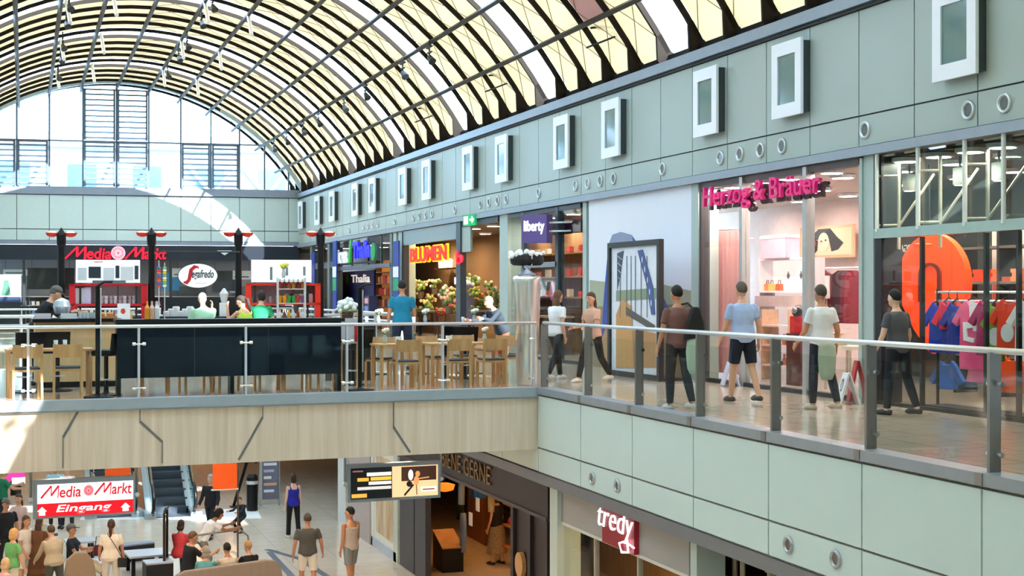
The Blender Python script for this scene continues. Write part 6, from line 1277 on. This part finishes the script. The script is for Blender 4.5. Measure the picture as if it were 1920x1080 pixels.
low_lights('shop with the red square sign', 10.0, (1080, 1150, 1230, 1280), 40); low_lights('dark shop under the bronze lettering', 10.2, (840, 880, 930, 990), 22, '#ffb668')
# --- shop under refurbishment beside it
f = lfront('shop front with bare scaffolding behind the parapet edge', 1310); Yq = ly(1310); qx = lambda p: Yq - ly(p)
for p in (1316, 1345, 1385, 1410, 1440, 1470): MB().tube([(qx(p), .25 + .12 * (p % 3), LZ), (qx(p), .25 + .12 * (p % 3), LZT)], .035, 6).build('upright', mat('#b8ab94', .5), f)
for k in range(4): MB().tube([(0, .4, -2.2 - .6 * k), (qx(1490), .4, -2.2 - .6 * k)], .03, 6).tube([(.2, .9, -2.1 - .5 * k), (qx(1490), 1.6, -2.3 - .5 * k)], .03, 6).build('ledger', mat('#c9a878', .5), f)
for k in range(3): MB().tube([(.3 + .8 * k, .5, -3.2), (1.1 + .8 * k, .5, -1.8)], .025, 6).build('brace', mat('#c9bda6', .5), f)
low_lights('scaffolded shop', 10.5, (1350, 1430), 22, '#ffcf90')
# --- dark shop with bronze lettering
f = lfront('dark brown panelled shop front with bronze lettering', 752); Yd = ly(752); dx = lambda p: Yd - ly(p)
zd = lz(830, 884); DB = mat('#2c2123', .5, var=.12); xe = dx(1033)
MB().box(0, xe, -.06, .12, zd, LZT).build('fascia_panel', DB, f); MB().box(0, xe, -.09, .0, zd - .06, zd).build('head_rail', mat('#4a3f40', .5), f)
for a, c in ((752, 778), (780, 800)): MB().box(dx(a), dx(c), -.03, .1, LZ, zd - .06).build('wall_board', mat('#3d3b40', .5), f)
for p in (968, 1000, 1032): MB().box(dx(p) - .12, dx(p) + .02, -.07, .12, LZ, zd - .06).build('post', DB, f)
MB().box(dx(968), dx(1000), .0, .08, LZ, zd - .06).build('door_panel', DB, f); MB().box(dx(1000), dx(1032), .0, .08, LZ, zd - .06).build('door_panel', DB, f)
t = thing('shop_sign', 'dull bronze lettering on the dark brown fascia', 'sign', (XL - .07, Yd, 0), -pi / 2); text('lettering', 'BIENE GERNE', mat('#8f7350', .4, .7), t, dx(836), dx(928), zd + .16, LZT - .1, 0, .03)
t = thing('round_sign', 'round bronze plaque on the dark shop door post', 'sign', (XL - .09, ly(983), 0), -pi / 2); z = lz(983, 1058); MB().disc(0, z, .2, .22, -.02, .06, 20).build('plate', mat('#b98a55', .5), t)
b_ = lambda px, py, X: (X, ly(px, X), zat(py, on_x(px, X)[1]))
def shopthing(name, lab, cat, px, py, X): x, y, z = b_(px, py, X); return thing(name, lab, cat, (x, y, z), -pi / 2)
t = shopthing('wall_rack', 'brown timber rack wall inside the dark shop', 'rack', 870, 1040, 11.0); MB().box(0, 1.5, .1, .2, LZ - t.location.z, -2.3 - t.location.z).build('board', wood('#6a3f22', '#8a5630', 4, .8), t)
for i, (p, py) in enumerate(((892, 957), (879, 984))):
    t = shopthing('price_sign', ('upper', 'lower')[i] + ' white price sheet hanging in the dark shop', 'sign', p, py, 9.7); MB().box(0, .22, 0, .02, 0, .3).build('sheet', mat('#e8d8c0', .6, emit=.2), t); MB().tube([(.11, .01, .3), (.11, .01, LZT - t.location.z)], .006, 5).build('cord', DFR, t)
t = shopthing('hanging_box', 'blue box hanging high in the dark shop', 'box', 880, 931, 9.9); MB().box(0, .36, 0, .3, 0, .34).build('body', mat('#1b62b0', .5), t); MB().tube([(.18, .15, .34), (.18, .15, LZT - t.location.z)], .006, 5).build('cord', DFR, t)
def hang(lab, px, py, X, w, h, col):
    t = shopthing('hanging_garment', lab, 'garment', px, py, X); n = 12; MB().rings([[(w * q * cos(2 * pi * i / n), .06 * sin(2 * pi * i / n) + .02 * sin(3 * i), zz) for i in range(n)] for zz, q in ((-h, .7), (-h * .6, 1), (-h * .2, .9), (0, .3))]).build('cloth', mat(col, .85, var=.2), t, True); MB().tube([(0, 0, 0), (0, 0, max(.1, LZT - t.location.z))], .006, 5).build('cord', DFR, t)
hang('grey cloth hanging in the entrance of the dark shop', 866, 900, 9.3, .13, .55, '#8f8a84'); hang('pale blue garment hanging beside the timber rack', 869, 962, 9.6, .14, .9, '#8f9fb4'); hang('beige garment hanging beside the price sheets', 922, 922, 9.8, .12, .45, '#b8965a'); hang('dark green garment hanging behind the grey cloth', 862, 935, 9.9, .12, .5, '#1f3a30')
t = shopthing('lantern', 'glowing orange basket lamp in the dark shop', 'lamp', 834, 912, 9.2); MB().lathe([(.05, -.12), (.2, -.08), (.24, .04), (.1, .08)], 16).build('shade', mat('#e07a1c', emit=1.1), t, True); MB().tube([(0, 0, .08), (0, 0, LZT - t.location.z)], .008, 5).build('cord', DFR, t)
t = shopthing('sloped_display', 'warm lit sloped counter at the entrance of the dark shop', 'counter', 812, 1020, 9.1); z0 = LZ - t.location.z; MB().poly([(0, z0), (.8, z0), (.8, 0), (0, .3)], 0, .5).build('body', mat('#15110f', .5), t); MB().hexa([(0, -.01, .31), (.8, -.01, .01), (.8, .5, .01), (0, .5, .31), (0, -.01, .34), (.8, -.01, .04), (.8, .5, .04), (0, .5, .34)]).build('sloped_top', wood('#c9843f', '#e0a45a', 4, 1), t)
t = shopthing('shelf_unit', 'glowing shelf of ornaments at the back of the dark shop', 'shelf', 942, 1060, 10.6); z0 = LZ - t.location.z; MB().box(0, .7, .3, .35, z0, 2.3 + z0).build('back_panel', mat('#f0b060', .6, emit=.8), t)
for zz in (.5, 1.0, 1.5, 2.0): MB().box(0, .7, 0, .3, z0 + zz, z0 + zz + .04).build('shelf', mat('#a0622a', .5), t)
for i in range(6): X = 10.65; o_ = MB().lathe([(.05, 0), (.07, .08), (.03, .16)], 10).build('ornament', mat(['#c83a2a', '#f4e6d0', '#d9a05a'][i % 3], .5), loc=(X + .1, t.location.y - .15 - .2 * (i % 3), LZ + 1.04 + .5 * (i // 3))); tag(o_, '%s ornament on the glowing shelf of the dark shop' % ordw(i + 1), 'ornament', 'ornaments in the dark shop')
# --- white shop window with poster further back
f = lfront('white framed shop window with a pale timber poster', 702); Yw = ly(702); wx = lambda p: Yw - ly(p); zb1_ = LZ + .25
MB().box(-.1, wx(747), -.06, .12, LZ, LZ + .22).build('base_board', mat('#b4bcc8', .4), f); MB().box(-.1, .02, -.06, .12, LZ, LZT).build('post', WHITE, f); MB().box(wx(742), wx(750), -.06, .12, LZ, LZT).build('post', mat('#c3cbbf', .5), f); MB().box(0, wx(742), .0, .06, LZ + .22, LZT).build('back_panel', mat('#e9dfc9', .5), f); MB().box(.25, wx(742) - .2, -.02, .0, LZ + .4, LZT - .9).build('poster', wood('#b98f62', '#e4d2b2', 3, .6), f)
# --- columns of light coloured wall beyond
for i, (pa, pb, col) in enumerate(((640, 655, '#d9dcdc'), (662, 700, '#b9a9a4'))):
    b = MB(); b.box(XL - .1, XL + .2, ly(pb), ly(pa), LZ, LZT); struct(b.build('wall_pier', mat(col, .5)))
# --- timber shop at the back
t = thing('storefront', 'timber clad shop at the back of the lower hall', 'shop front', (4.6, 52, LZ), 0)
MB().box(-.6, 3.8, 1.6, 1.7, 0, 3.6).build('back_panel', wood('#8f5f2f', '#c98a4a', 3, .5), t); MB().box(2.0, 2.5, 0, .3, 0, 3.6).build('timber_post', wood('#b9712f', '#d9924a', 4, .6), t); MB().box(-.6, 3.8, 0, .3, 3.0, 3.6).build('fascia_panel', wood('#a86f36', '#c98f52', 3, .6), t)
for i in range(4): MB().bar((-.5 + i * .9, .2, .1 + .1 * i), (1.6 + i * .7, .2, .9 + .3 * i), .08, .1).build('slanted_beam', mat('#b98f5f', .5), t)
for i in range(4): x = -.3 + i * 1.1; MB().box(x, x + .5, .9, 1.3, 0, 1.1 + .3 * (i % 2)).build('display_block', mat(['#6d6a4f', '#3a4a52', '#8a6a4a', '#2f2f33'][i], .6), t)
for i in range(3):
    e = thing('ceiling_light', '%s warm light over the timber shop at the back of the lower hall' % ordw(i + 1), 'lamp', (4.6 + 1.4 * i, 52.4, -1.04), 0, 'lights over the timber shop'); MB().lathe([(.3, 0), (.3, -.06)], 14).build('housing', WHITE, e); MB().lathe([(.26, -.06), (.25, -.07)], 14).build('diffuser', mat('#ffcf90', emit=16), e)
# unseen lamps added under the bridge and far floor to light the lower hall
n = 0
for x in (-2.5, .5, 3.5, 6.2):
    for y in (23.6, 26.4, 29.4):
        n += 1; e = thing('added_soffit_light', '%s added light in the unseen underside of the cafe bridge' % ordw(n), 'lamp', (x, y, -1.0), 0, 'added lights under the cafe bridge'); MB().lathe([(.32, 0), (.32, -.06), (.28, -.07), (.28, -.03)], 16).build('housing', WHITE, e); MB().lathe([(.27, -.04), (.26, -.05)], 16).build('diffuser', mat('#fff1dc', emit=22), e)
for x in (-2.5, 1, 4.5):
    for y in (47, 51, 56):
        n += 1; e = thing('added_soffit_light', '%s added unseen light in the ceiling of the lower hall' % ordw(n), 'lamp', (x, y, -1.0), 0, 'added lights under the far floor'); MB().lathe([(.32, 0), (.32, -.06), (.28, -.07), (.28, -.03)], 16).build('housing', WHITE, e); MB().lathe([(.27, -.04), (.26, -.05)], 16).build('diffuser', mat('#fff1dc', emit=18), e)
# ================================================================ escalators
def escalator(label, px, py=966):
    x, y, zc = lowpt(px, py); t = thing('escalator', label, 'escalator', (x, y, LZ), 0); rise = 4.85; run = rise / tan(radians(30)); b = MB(); n = 23
    b.box(-.55, .55, -.5, .25, -.0, .03)
    for i in range(n): b.box(-.5, .5, .2 + run * i / n, .2 + run * (i + 1) / n + .05, rise * i / n, rise * (i + 1) / n)
    b.build('steps', mat('#3f4a54', .45, .3, var=.3, scale=8), t)
    for s in (-1, 1):
        q = MB(); X0 = s * .58; q.hexa([(X0 - .03, -.7, .1), (X0 + .03, -.7, .1), (X0 + .03, run, rise + .1), (X0 - .03, run, rise + .1), (X0 - .03, -.7, .8), (X0 + .03, -.7, .8), (X0 + .03, run, rise + .95), (X0 - .03, run, rise + .95)]); bal = q.build('balustrade', glass('#cfe3ea', .12), t)
        MB().tube([(X0, -.5, .15), (X0, -.85, .35), (X0, -.9, .6), (X0, -.7, .88), (X0, 0, 1.0), (X0, run, rise + .98)], .05, 8).build('handrail', BLACK, bal, True)
        MB().box(X0 - .1 - (.12 if s < 0 else 0), X0 + .1 + (.12 if s > 0 else 0), -.6, .2, 0, .16).hexa([(X0 - .14, .2, 0), (X0 + .14, .2, 0), (X0 + .14, run, rise - .3), (X0 - .14, run, rise - .3), (X0 - .14, .2, .16), (X0 + .14, .2, .16), (X0 + .14, run, rise + .12), (X0 - .14, run, rise + .12)]).build('skirt', mat('#aebcc4', .3, .7), t)
    return t
escalator('dark stepped escalator beside the red and white entrance sign', 322); escalator('second escalator half hidden behind the red and white entrance sign', 212)
# orange hanging banners
for i, (pa, pb, ya, yb, zc) in enumerate(((399, 444, 845, 919, 30.3), (197, 243, 868, 896, 30.3))):
    x, y = at(pa, zc); w = (pb - pa) * zc / F; z0, z1 = zat(yb, zc), -1.03; t = thing('hanging_banner', ('tall plain orange banner hanging beside the escalator', 'plain orange banner hanging behind the entrance sign')[i], 'banner', (x, y, 0), 0)
    MB().box(0, w, 0, .03, z0, z1).build('cloth', mat('#e8590c', .6, var=.05), t)
    MB().tube([(-.03, .015, z1), (w + .03, .015, z1)], .025, 8).build('rod', STEEL, t); MB().tube([(-.03, .015, z0), (w + .03, .015, z0)], .02, 8).build('weight_bar', STEEL, t)
# black leaning sign support and bin
x, y, zc = lowpt(450, 950); t = thing('barrier_frame', 'black inclined frame standing beside the tall orange banner', 'frame', (x, y, LZ), 0); MB().bar((-.2, 0, 0), (.25, 0, 1.5), .08, .08).bar((.25, 0, 1.5), (.5, 0, 1.3), .06, .06).box(-.3, .4, -.15, .15, 0, .03).build('frame', BLACK, t)
x, y, zc = lowpt(473, 958); t = thing('litter_bin', 'black litter bin beside the grey info board', 'bin', (x, y, LZ), 0); MB().lathe([(.16, 0), (.17, 1.0), (.12, 1.08)], 14).build('body', BLACK, t); MB().lathe([(.175, .8), (.175, .9)], 14).build('band', STEEL, t)
# grey information board
x, y, zc = lowpt(487, 953); t = thing('info_board', 'grey information board with steel frame before the timber shop', 'board', (x, y, LZ), 0); w = 38 * zc / F; z1 = zat(858, zc) - LZ
MB().box(.06, w - .03, 0, .08, .25, z1).build('panel', mat('#6d7186', .4), t); MB().box(0, .07, -.03, .11, 0, z1).build('post', mat('#b8c4c8', .3, .6), t); MB().box(w - .04, w, -.03, .11, 0, z1).build('post', mat('#9aa2aa', .3, .6), t); MB().box(-.1, w + .1, -.2, .25, 0, .06).build('base', mat('#c9c9c6', .5), t)
for i in range(5): MB().box(.12, w - .1 - .08 * (i % 3), -.01, 0, z1 - .25 - .2 * i, z1 - .17 - .2 * i).build('text_line', mat(['#dfe3ee', '#b9b4d0', '#e8e6ea', '#d8a88c', '#e9e9f2'][i], .5), t)
# white mat before the escalators
pts = [lowpt(p, q)[:2] for p, q in ((150, 975), (490, 972), (482, 955), (160, 955))]; b = MB(); b.slab(pts, LZ, LZ + .012); tag(b.build('floor_mat', mat('#eef0f4', .5)), 'pale mat on the floor before the escalators', 'mat')
# ================================================================ hanging signs under the bridge
def hsign(label, pa, pb, ya, yb, name, off=.35):
    x0, y0, z1, zc = gl(pa, ya, off); x1, y1, _, zc1 = gl(pb, ya, off); w = hypot(x1 - x0, y1 - y0); z0 = zat(yb, zc); t = thing(name, label, 'sign', (x0, y0, 0), GRZ)
    MB().box(0, w, 0, .14, z0, z1).build('sign_box', mat('#96a3ae', .35, .4), t)
    for x in (-.03, w + .03):
        MB().tube([(x, .07, (z0 + z1) / 2 - .05), (x, .07, -1.0)], .02, 8).build('hanger', mat('#a4acb4', .35, .6), t); MB().tube([(x, .02, (z0 + z1) / 2), (x, .12, (z0 + z1) / 2)], .035, 8).build('clamp', STEEL, t)
    return t, w, z0, z1
t, w, z0, z1 = hsign('hanging red and white entrance sign with two house arrows', 62, 254, 901, 974, 'entrance_sign'); h = z1 - z0; m_ = .06
MB().box(m_, w - m_ * .6, -.012, 0, z0 + h * .39, z1 - .07).build('white_panel', mat('#ffffff', emit=.75), t); MB().box(m_, w - m_ * .6, -.012, 0, z0 + .03, z0 + h * .39).build('red_panel', mat('#e3061f', emit=.55), t)
RR = mat('#e01030', .5, emit=.4); WT = mat('#ffffff', emit=.9)
media_word('edia', RR, t, w * .07, w * .46, z0 + h * .52, z0 + h * .85, -.012, .012, .14, .012); media_word('arkt', RR, t, w * .59, w * .96, z0 + h * .54, z0 + h * .87, -.012, .012, .14, .012)
b = MB(); b.disc(w * .535, z0 + h * .68, .075, .085, -.02, -.012, 20); b.build('spiral', mat('#f7a8b4', emit=.5), t)
b = MB()
for k in range(12): a = 2 * pi * k / 12; b.obox((w * .535 + .05 * cos(a), -.022, z0 + h * .68 + .055 * sin(a)), (.045, .006, .008), ry=-degrees(a) + 40)
b.disc(w * .535, z0 + h * .68, .012, .012, -.026, -.02, 10); b.build('spiral_rays', RR, t)
text('lettering_white', 'Eingang', WT, t, w * .22, w * .76, z0 + h * .10, z0 + h * .34, -.012, .012, shear=.2, bold=.012)
for c in (.085, .90): xc_ = w * c; zz = z0 + h * .09; b = MB(); b.poly([(xc_ - .045, zz), (xc_ + .045, zz), (xc_ + .045, zz + .06), (xc_ + .07, zz + .06), (xc_, zz + .13), (xc_ - .07, zz + .06), (xc_ - .045, zz + .06)], -.024, -.012); b.build('house_arrow', WT, t)
t, w, z0, z1 = hsign('hanging advertising screen with dark text side and dancing figure picture', 652, 826, 872, 943, 'advertising_screen'); h = z1 - z0
MB().box(.05, w * .47, -.01, 0, z0 + .05, z1 - .06).build('dark_field', mat('#23262e', .3), t); MB().box(w * .47, w - .05, -.01, 0, z0 + .05, z1 - .06).build('picture_field', mat('#f0c494', emit=.8), t)
for a, c, e_, g, col in ((.2, .46, .68, .77, '#ffffff'), (.1, .22, .55, .64, '#f2a83a'), (.24, .46, .56, .65, '#f2b23a'), (.22, .46, .45, .53, '#ffffff'), (.1, .46, .32, .40, '#c9c4c4'), (.02 + .02, .2, .12, .22, '#f0a040'), (.05, .16, .8, .84, '#8a5a54')): MB().box(w * a, w * c, -.016, -.01, z0 + h * e_, z0 + h * g).build('text_line', mat(col, emit=.9), t)
MB().box(w * .57, w * .95, -.014, -.01, z0 + h * .5, z0 + h * .88).build('picture_wall', mat('#4a2a20', emit=.4), t); b = MB()
b.bar((w * .7, -.02, z0 + h * .40), (w * .60, -.02, z0 + h * .12), .006, .03); b.bar((w * .73, -.02, z0 + h * .40), (w * .735, -.02, z0 + h * .12), .006, .03); b.disc(w * .655, z0 + h * .42, .05, .05, -.024, -.014, 12); b.build('figure_legs', mat('#2a2420', .5), t)
b = MB(); b.disc(w * .73, z0 + h * .5, .045, .08, -.026, -.016, 12).disc(w * .745, z0 + h * .68, .04, .05, -.026, -.016, 12); b.bar((w * .75, -.02, z0 + h * .55), (w * .87, -.02, z0 + h * .58), .006, .02); b.build('figure_body', mat('#f0a868', emit=.5), t); MB().box(w * .78, w * .95, -.018, -.01, z0 + h * .2, z0 + h * .32).build('caption', mat('#fff4ea', emit=.7), t); MB().box(w * .8, w * .93, -.022, -.018, z0 + h * .24, z0 + h * .27).build('caption_line', mat('#b04038', .5), t); MB().disc(w * .67, z0 + h * .66, .045, .09, -.02, -.014, 12).build('figure_partner', mat('#f4f0ee', emit=.6), t)
# ================================================================ seating in the lower hall
TAUPE = mat('#8f8274', .7, var=.12)
def low_thing(name, lab, cat, px, py, h=0., rz=0.): x, y, _ = lowpt(px, py, h); return thing(name, lab, cat, (x, y, LZ), rz)
t = low_thing('sofa', 'long taupe sofa seen from behind under the seated people', 'sofa', 428, 1085, .75, .03)
for i in range(1): 
    n = 12; prof = [(-1.1, .0), (-1.1, .72), (-1.02, .87), (-.85, .95), (.75, 1.06), (.95, 1.04), (1.06, .93), (1.1, .7), (1.1, 0)]
    MB().poly(prof, 0, .16).build('backrest', mat('#8a7b6e', .7, var=.12, scale=12, stretch=(1, .1, .1)), t, bevel=.03)
MB().box(-1.05, 1.05, .16, .95, .12, .45).build('seat', TAUPE, t, bevel=.04); MB().box(-1.0, 1.0, .1, .9, 0, .12).build('base', BLACK, t)
t = low_thing('lounge_chair', 'beige lounge chair with rounded back between the cardigan wearer and the tables', 'chair', 152, 1075, .55, .15); MB().poly([(-.3, 0), (-.34, .5), (-.28, .85), (-.1, 1.0), (.12, .98), (.26, .8), (.32, .45), (.3, 0)], 0, .14).build('backrest', mat('#a08a72', .7, var=.1), t, bevel=.03); MB().box(-.3, .3, .14, .75, .12, .42).build('seat', mat('#a08a72', .7, var=.1), t, bevel=.03); MB().box(-.28, .28, .1, .7, 0, .12).build('base', BLACK, t)
t = low_thing('lounge_chair', 'pale chair with rounded back beneath the entrance sign', 'chair', 82, 1010, .7, .1); MB().poly([(-.28, 0), (-.3, .5), (-.24, .95), (-.05, 1.08), (.16, 1.0), (.28, .6), (.28, 0)], 0, .1).build('backrest', mat('#d3cdc2', .6), t, bevel=.02); MB().box(-.28, .28, .1, .6, .12, .42).build('seat', mat('#d3cdc2', .6), t, bevel=.03); MB().box(-.25, .25, .1, .55, 0, .12).build('base', BLACK, t)
WT_ = mat('#b9bcc6', .3)
def ltable(lab, px, py, w, d, h=.46, rz=.1): t = low_thing('low_table', lab, 'table', px, py, h, rz); MB().box(-w / 2, w / 2, -d / 2, d / 2, h - .05, h).build('tabletop', WT_, t, bevel=.01); [MB().box(sx * (w / 2 - .1) - .04, sx * (w / 2 - .1) + .04, sy * (d / 2 - .1) - .04, sy * (d / 2 - .1) + .04, 0, h - .05).build('leg', BLACK, t) for sx in (-1, 1) for sy in (-1, 1)]; return t
ltable('broad pale low table beside the bronze glass screen', 276, 1035, .95, .9); ltable('low table with tray before the cream blouse woman', 172, 1052, .75, .7, .42); ltable('low table the man in navy sits on', 150, 1012, .7, .6, .46)
t = low_thing('seat_cube', 'black seat cube with pale top at the foot of the bronze screen', 'seat', 296, 1052, .45, .1); MB().box(-.3, .3, -.25, .25, 0, .42).build('body', mat('#17181d', .5), t, bevel=.015); MB().box(-.3, .3, -.25, .25, .42, .46).build('top', mat('#aeb6c6', .3), t, bevel=.01)
t = low_thing('seat_cube', 'black seat cube behind the broad pale table', 'seat', 256, 1018, .42, .3); MB().box(-.4, .4, -.15, .15, 0, .38).build('body', mat('#17181d', .5), t, bevel=.015); MB().box(-.4, .4, -.15, .15, .38, .42).build('top', mat('#7f8ca4', .3), t, bevel=.01)
t = low_thing('glass_screen', 'tall bronze framed glass screen standing between the tables and sofa', 'screen', 313, 1090, 0, .0); zc_ = lowpt(313, 1090)[2]; h = zat(955, zc_) - LZ; BRZ = mat('#4a3a2e', .3, .6)
MB().tube([(-.06, 0, 0), (-.06, 0, h - .12), (-.03, .02, h), (.04, .3, h), (.06, .6, h - .1), (.06, .6, 0)], .03, 8).build('frame', BRZ, t, True); MB().hexa([(-.06, .02, .1), (-.04, .02, .1), (.06, .58, .1), (.04, .58, .1), (-.06, .02, h - .15), (-.04, .02, h - .15), (.06, .58, h - .15), (.04, .58, h - .15)]).build('glass_panel', glass('#8a7a68', .1), t)
t = low_thing('wire_frame', 'rounded steel rail frame rising around the sofa seats', 'frame', 425, 1085, 0, .0); zc_ = lowpt(425, 1085)[2]; s_ = zc_ / F; hh = zat(1000, zc_) - LZ
MB().tube([(-75 * s_, 0, .1), (-68 * s_, 0, hh - .2), (-52 * s_, 0, hh), (28 * s_, .2, hh + .03), (42 * s_, .2, hh - .12), (50 * s_, .2, .1)], .022, 8).build('rail', mat('#8f9088', .4, .5), t, True); MB().tube([(22 * s_, .1, 0), (22 * s_, .1, zat(880, zc_) - LZ)], .022, 6).build('post', mat('#6d5f50', .4, .4), t); MB().tube([(-75 * s_, 0, 0), (-75 * s_, 0, .12)], .03, 6).tube([(50 * s_, .2, 0), (50 * s_, .2, .12)], .03, 6).build('foot', BLACK, t)
# screens on the far wall of the lower hall
for i, (pa, pb, ya, yb, c) in enumerate(((8, 44, 884, 902, '#e0309a'), (22, 46, 896, 908, '#b9c2f0'))):
    zc = 44 - i * 1.5; x, y = at(pa, zc); w = (pb - pa) * zc / F; t = thing('display_screen', ('pink glowing display at the end of the lower hall', 'pale blue glowing display below the pink one')[i], 'screen', (x, y, LZ), 0); z0, z1 = zat(yb, zc) - LZ, zat(ya, zc) - LZ
    MB().box(0, w, 0, .06, z0, z1).build('panel', mat(c, emit=.9), t); MB().box(w * .3, w * .7, .06, .2, 0, z1).build('stand', BLACK, t)
# barrier tape post in the crowd
t = low_thing('queue_post', 'dark queue post with belt beside the cardigan wearer', 'queue post', 66, 1072, 0, 0); MB().tube([(0, 0, 0), (0, 0, .95)], .035, 8).build('post', BLACK, t); MB().lathe([(.2, 0), (.2, .03)], 14).build('base', BLACK, t); MB().box(.03, .5, -.01, .01, .8, .87).build('belt', mat('#5a6470', .6), t)
apply_remesh()
# ================================================================ light and camera
w = bpy.data.worlds.new('World'); SC.world = w; w.use_nodes = True; nt = w.node_tree
bg = nt.nodes['Background']; sk = nt.nodes.new('ShaderNodeTexSky'); sk.sky_type = 'HOSEK_WILKIE'; sk.turbidity = 6; sk.ground_albedo = .6
SUN = Vector((1.85, -5.0, 3.7)).normalized(); sk.sun_direction = SUN
hm = nt.nodes.new('ShaderNodeMix'); hm.data_type = 'RGBA'; hm.inputs[0].default_value = .55; hm.inputs[7].default_value = (.52, .75, 1, 1)
nt.links.new(sk.outputs[0], hm.inputs[6]); nt.links.new(hm.outputs[2], bg.inputs[0]); bg.inputs[1].default_value = 7.0
l = bpy.data.lights.new('sun', 'SUN'); l.energy = 10; l.angle = radians(.6); l.color = (1, .985, .96)
o = bpy.data.objects.new('sun', l); COL.objects.link(o); o.rotation_euler = (-SUN).to_track_quat('-Z', 'Y').to_euler(); o.location = (6, -5, 14)
cam = bpy.data.cameras.new('camera'); cam.sensor_width = 36; cam.lens = F / 1920 * 36; cam.shift_y = (HY - 540) / 1920; cam.clip_end = 300; cam.clip_start = .05
o = bpy.data.objects.new('camera', cam); COL.objects.link(o); o.location = (0, 0, EYE); o.rotation_euler = (pi / 2, 0, -PSI); SC.camera = o
SC.view_settings.view_transform = 'Standard'; SC.view_settings.look = 'None'; SC.view_settings.gamma = 1; SC.view_settings.use_curve_mapping = False
SC.view_settings.exposure = 1.4
SC.cycles.use_denoising = True; SC.cycles.max_bounces = 8; SC.cycles.diffuse_bounces = 5; SC.cycles.glossy_bounces = 3; SC.cycles.transmission_bounces = 6
SC.cycles.transparent_max_bounces = 24; SC.cycles.caustics_reflective = False; SC.cycles.caustics_refractive = False; SC.cycles.sample_clamp_indirect = 6
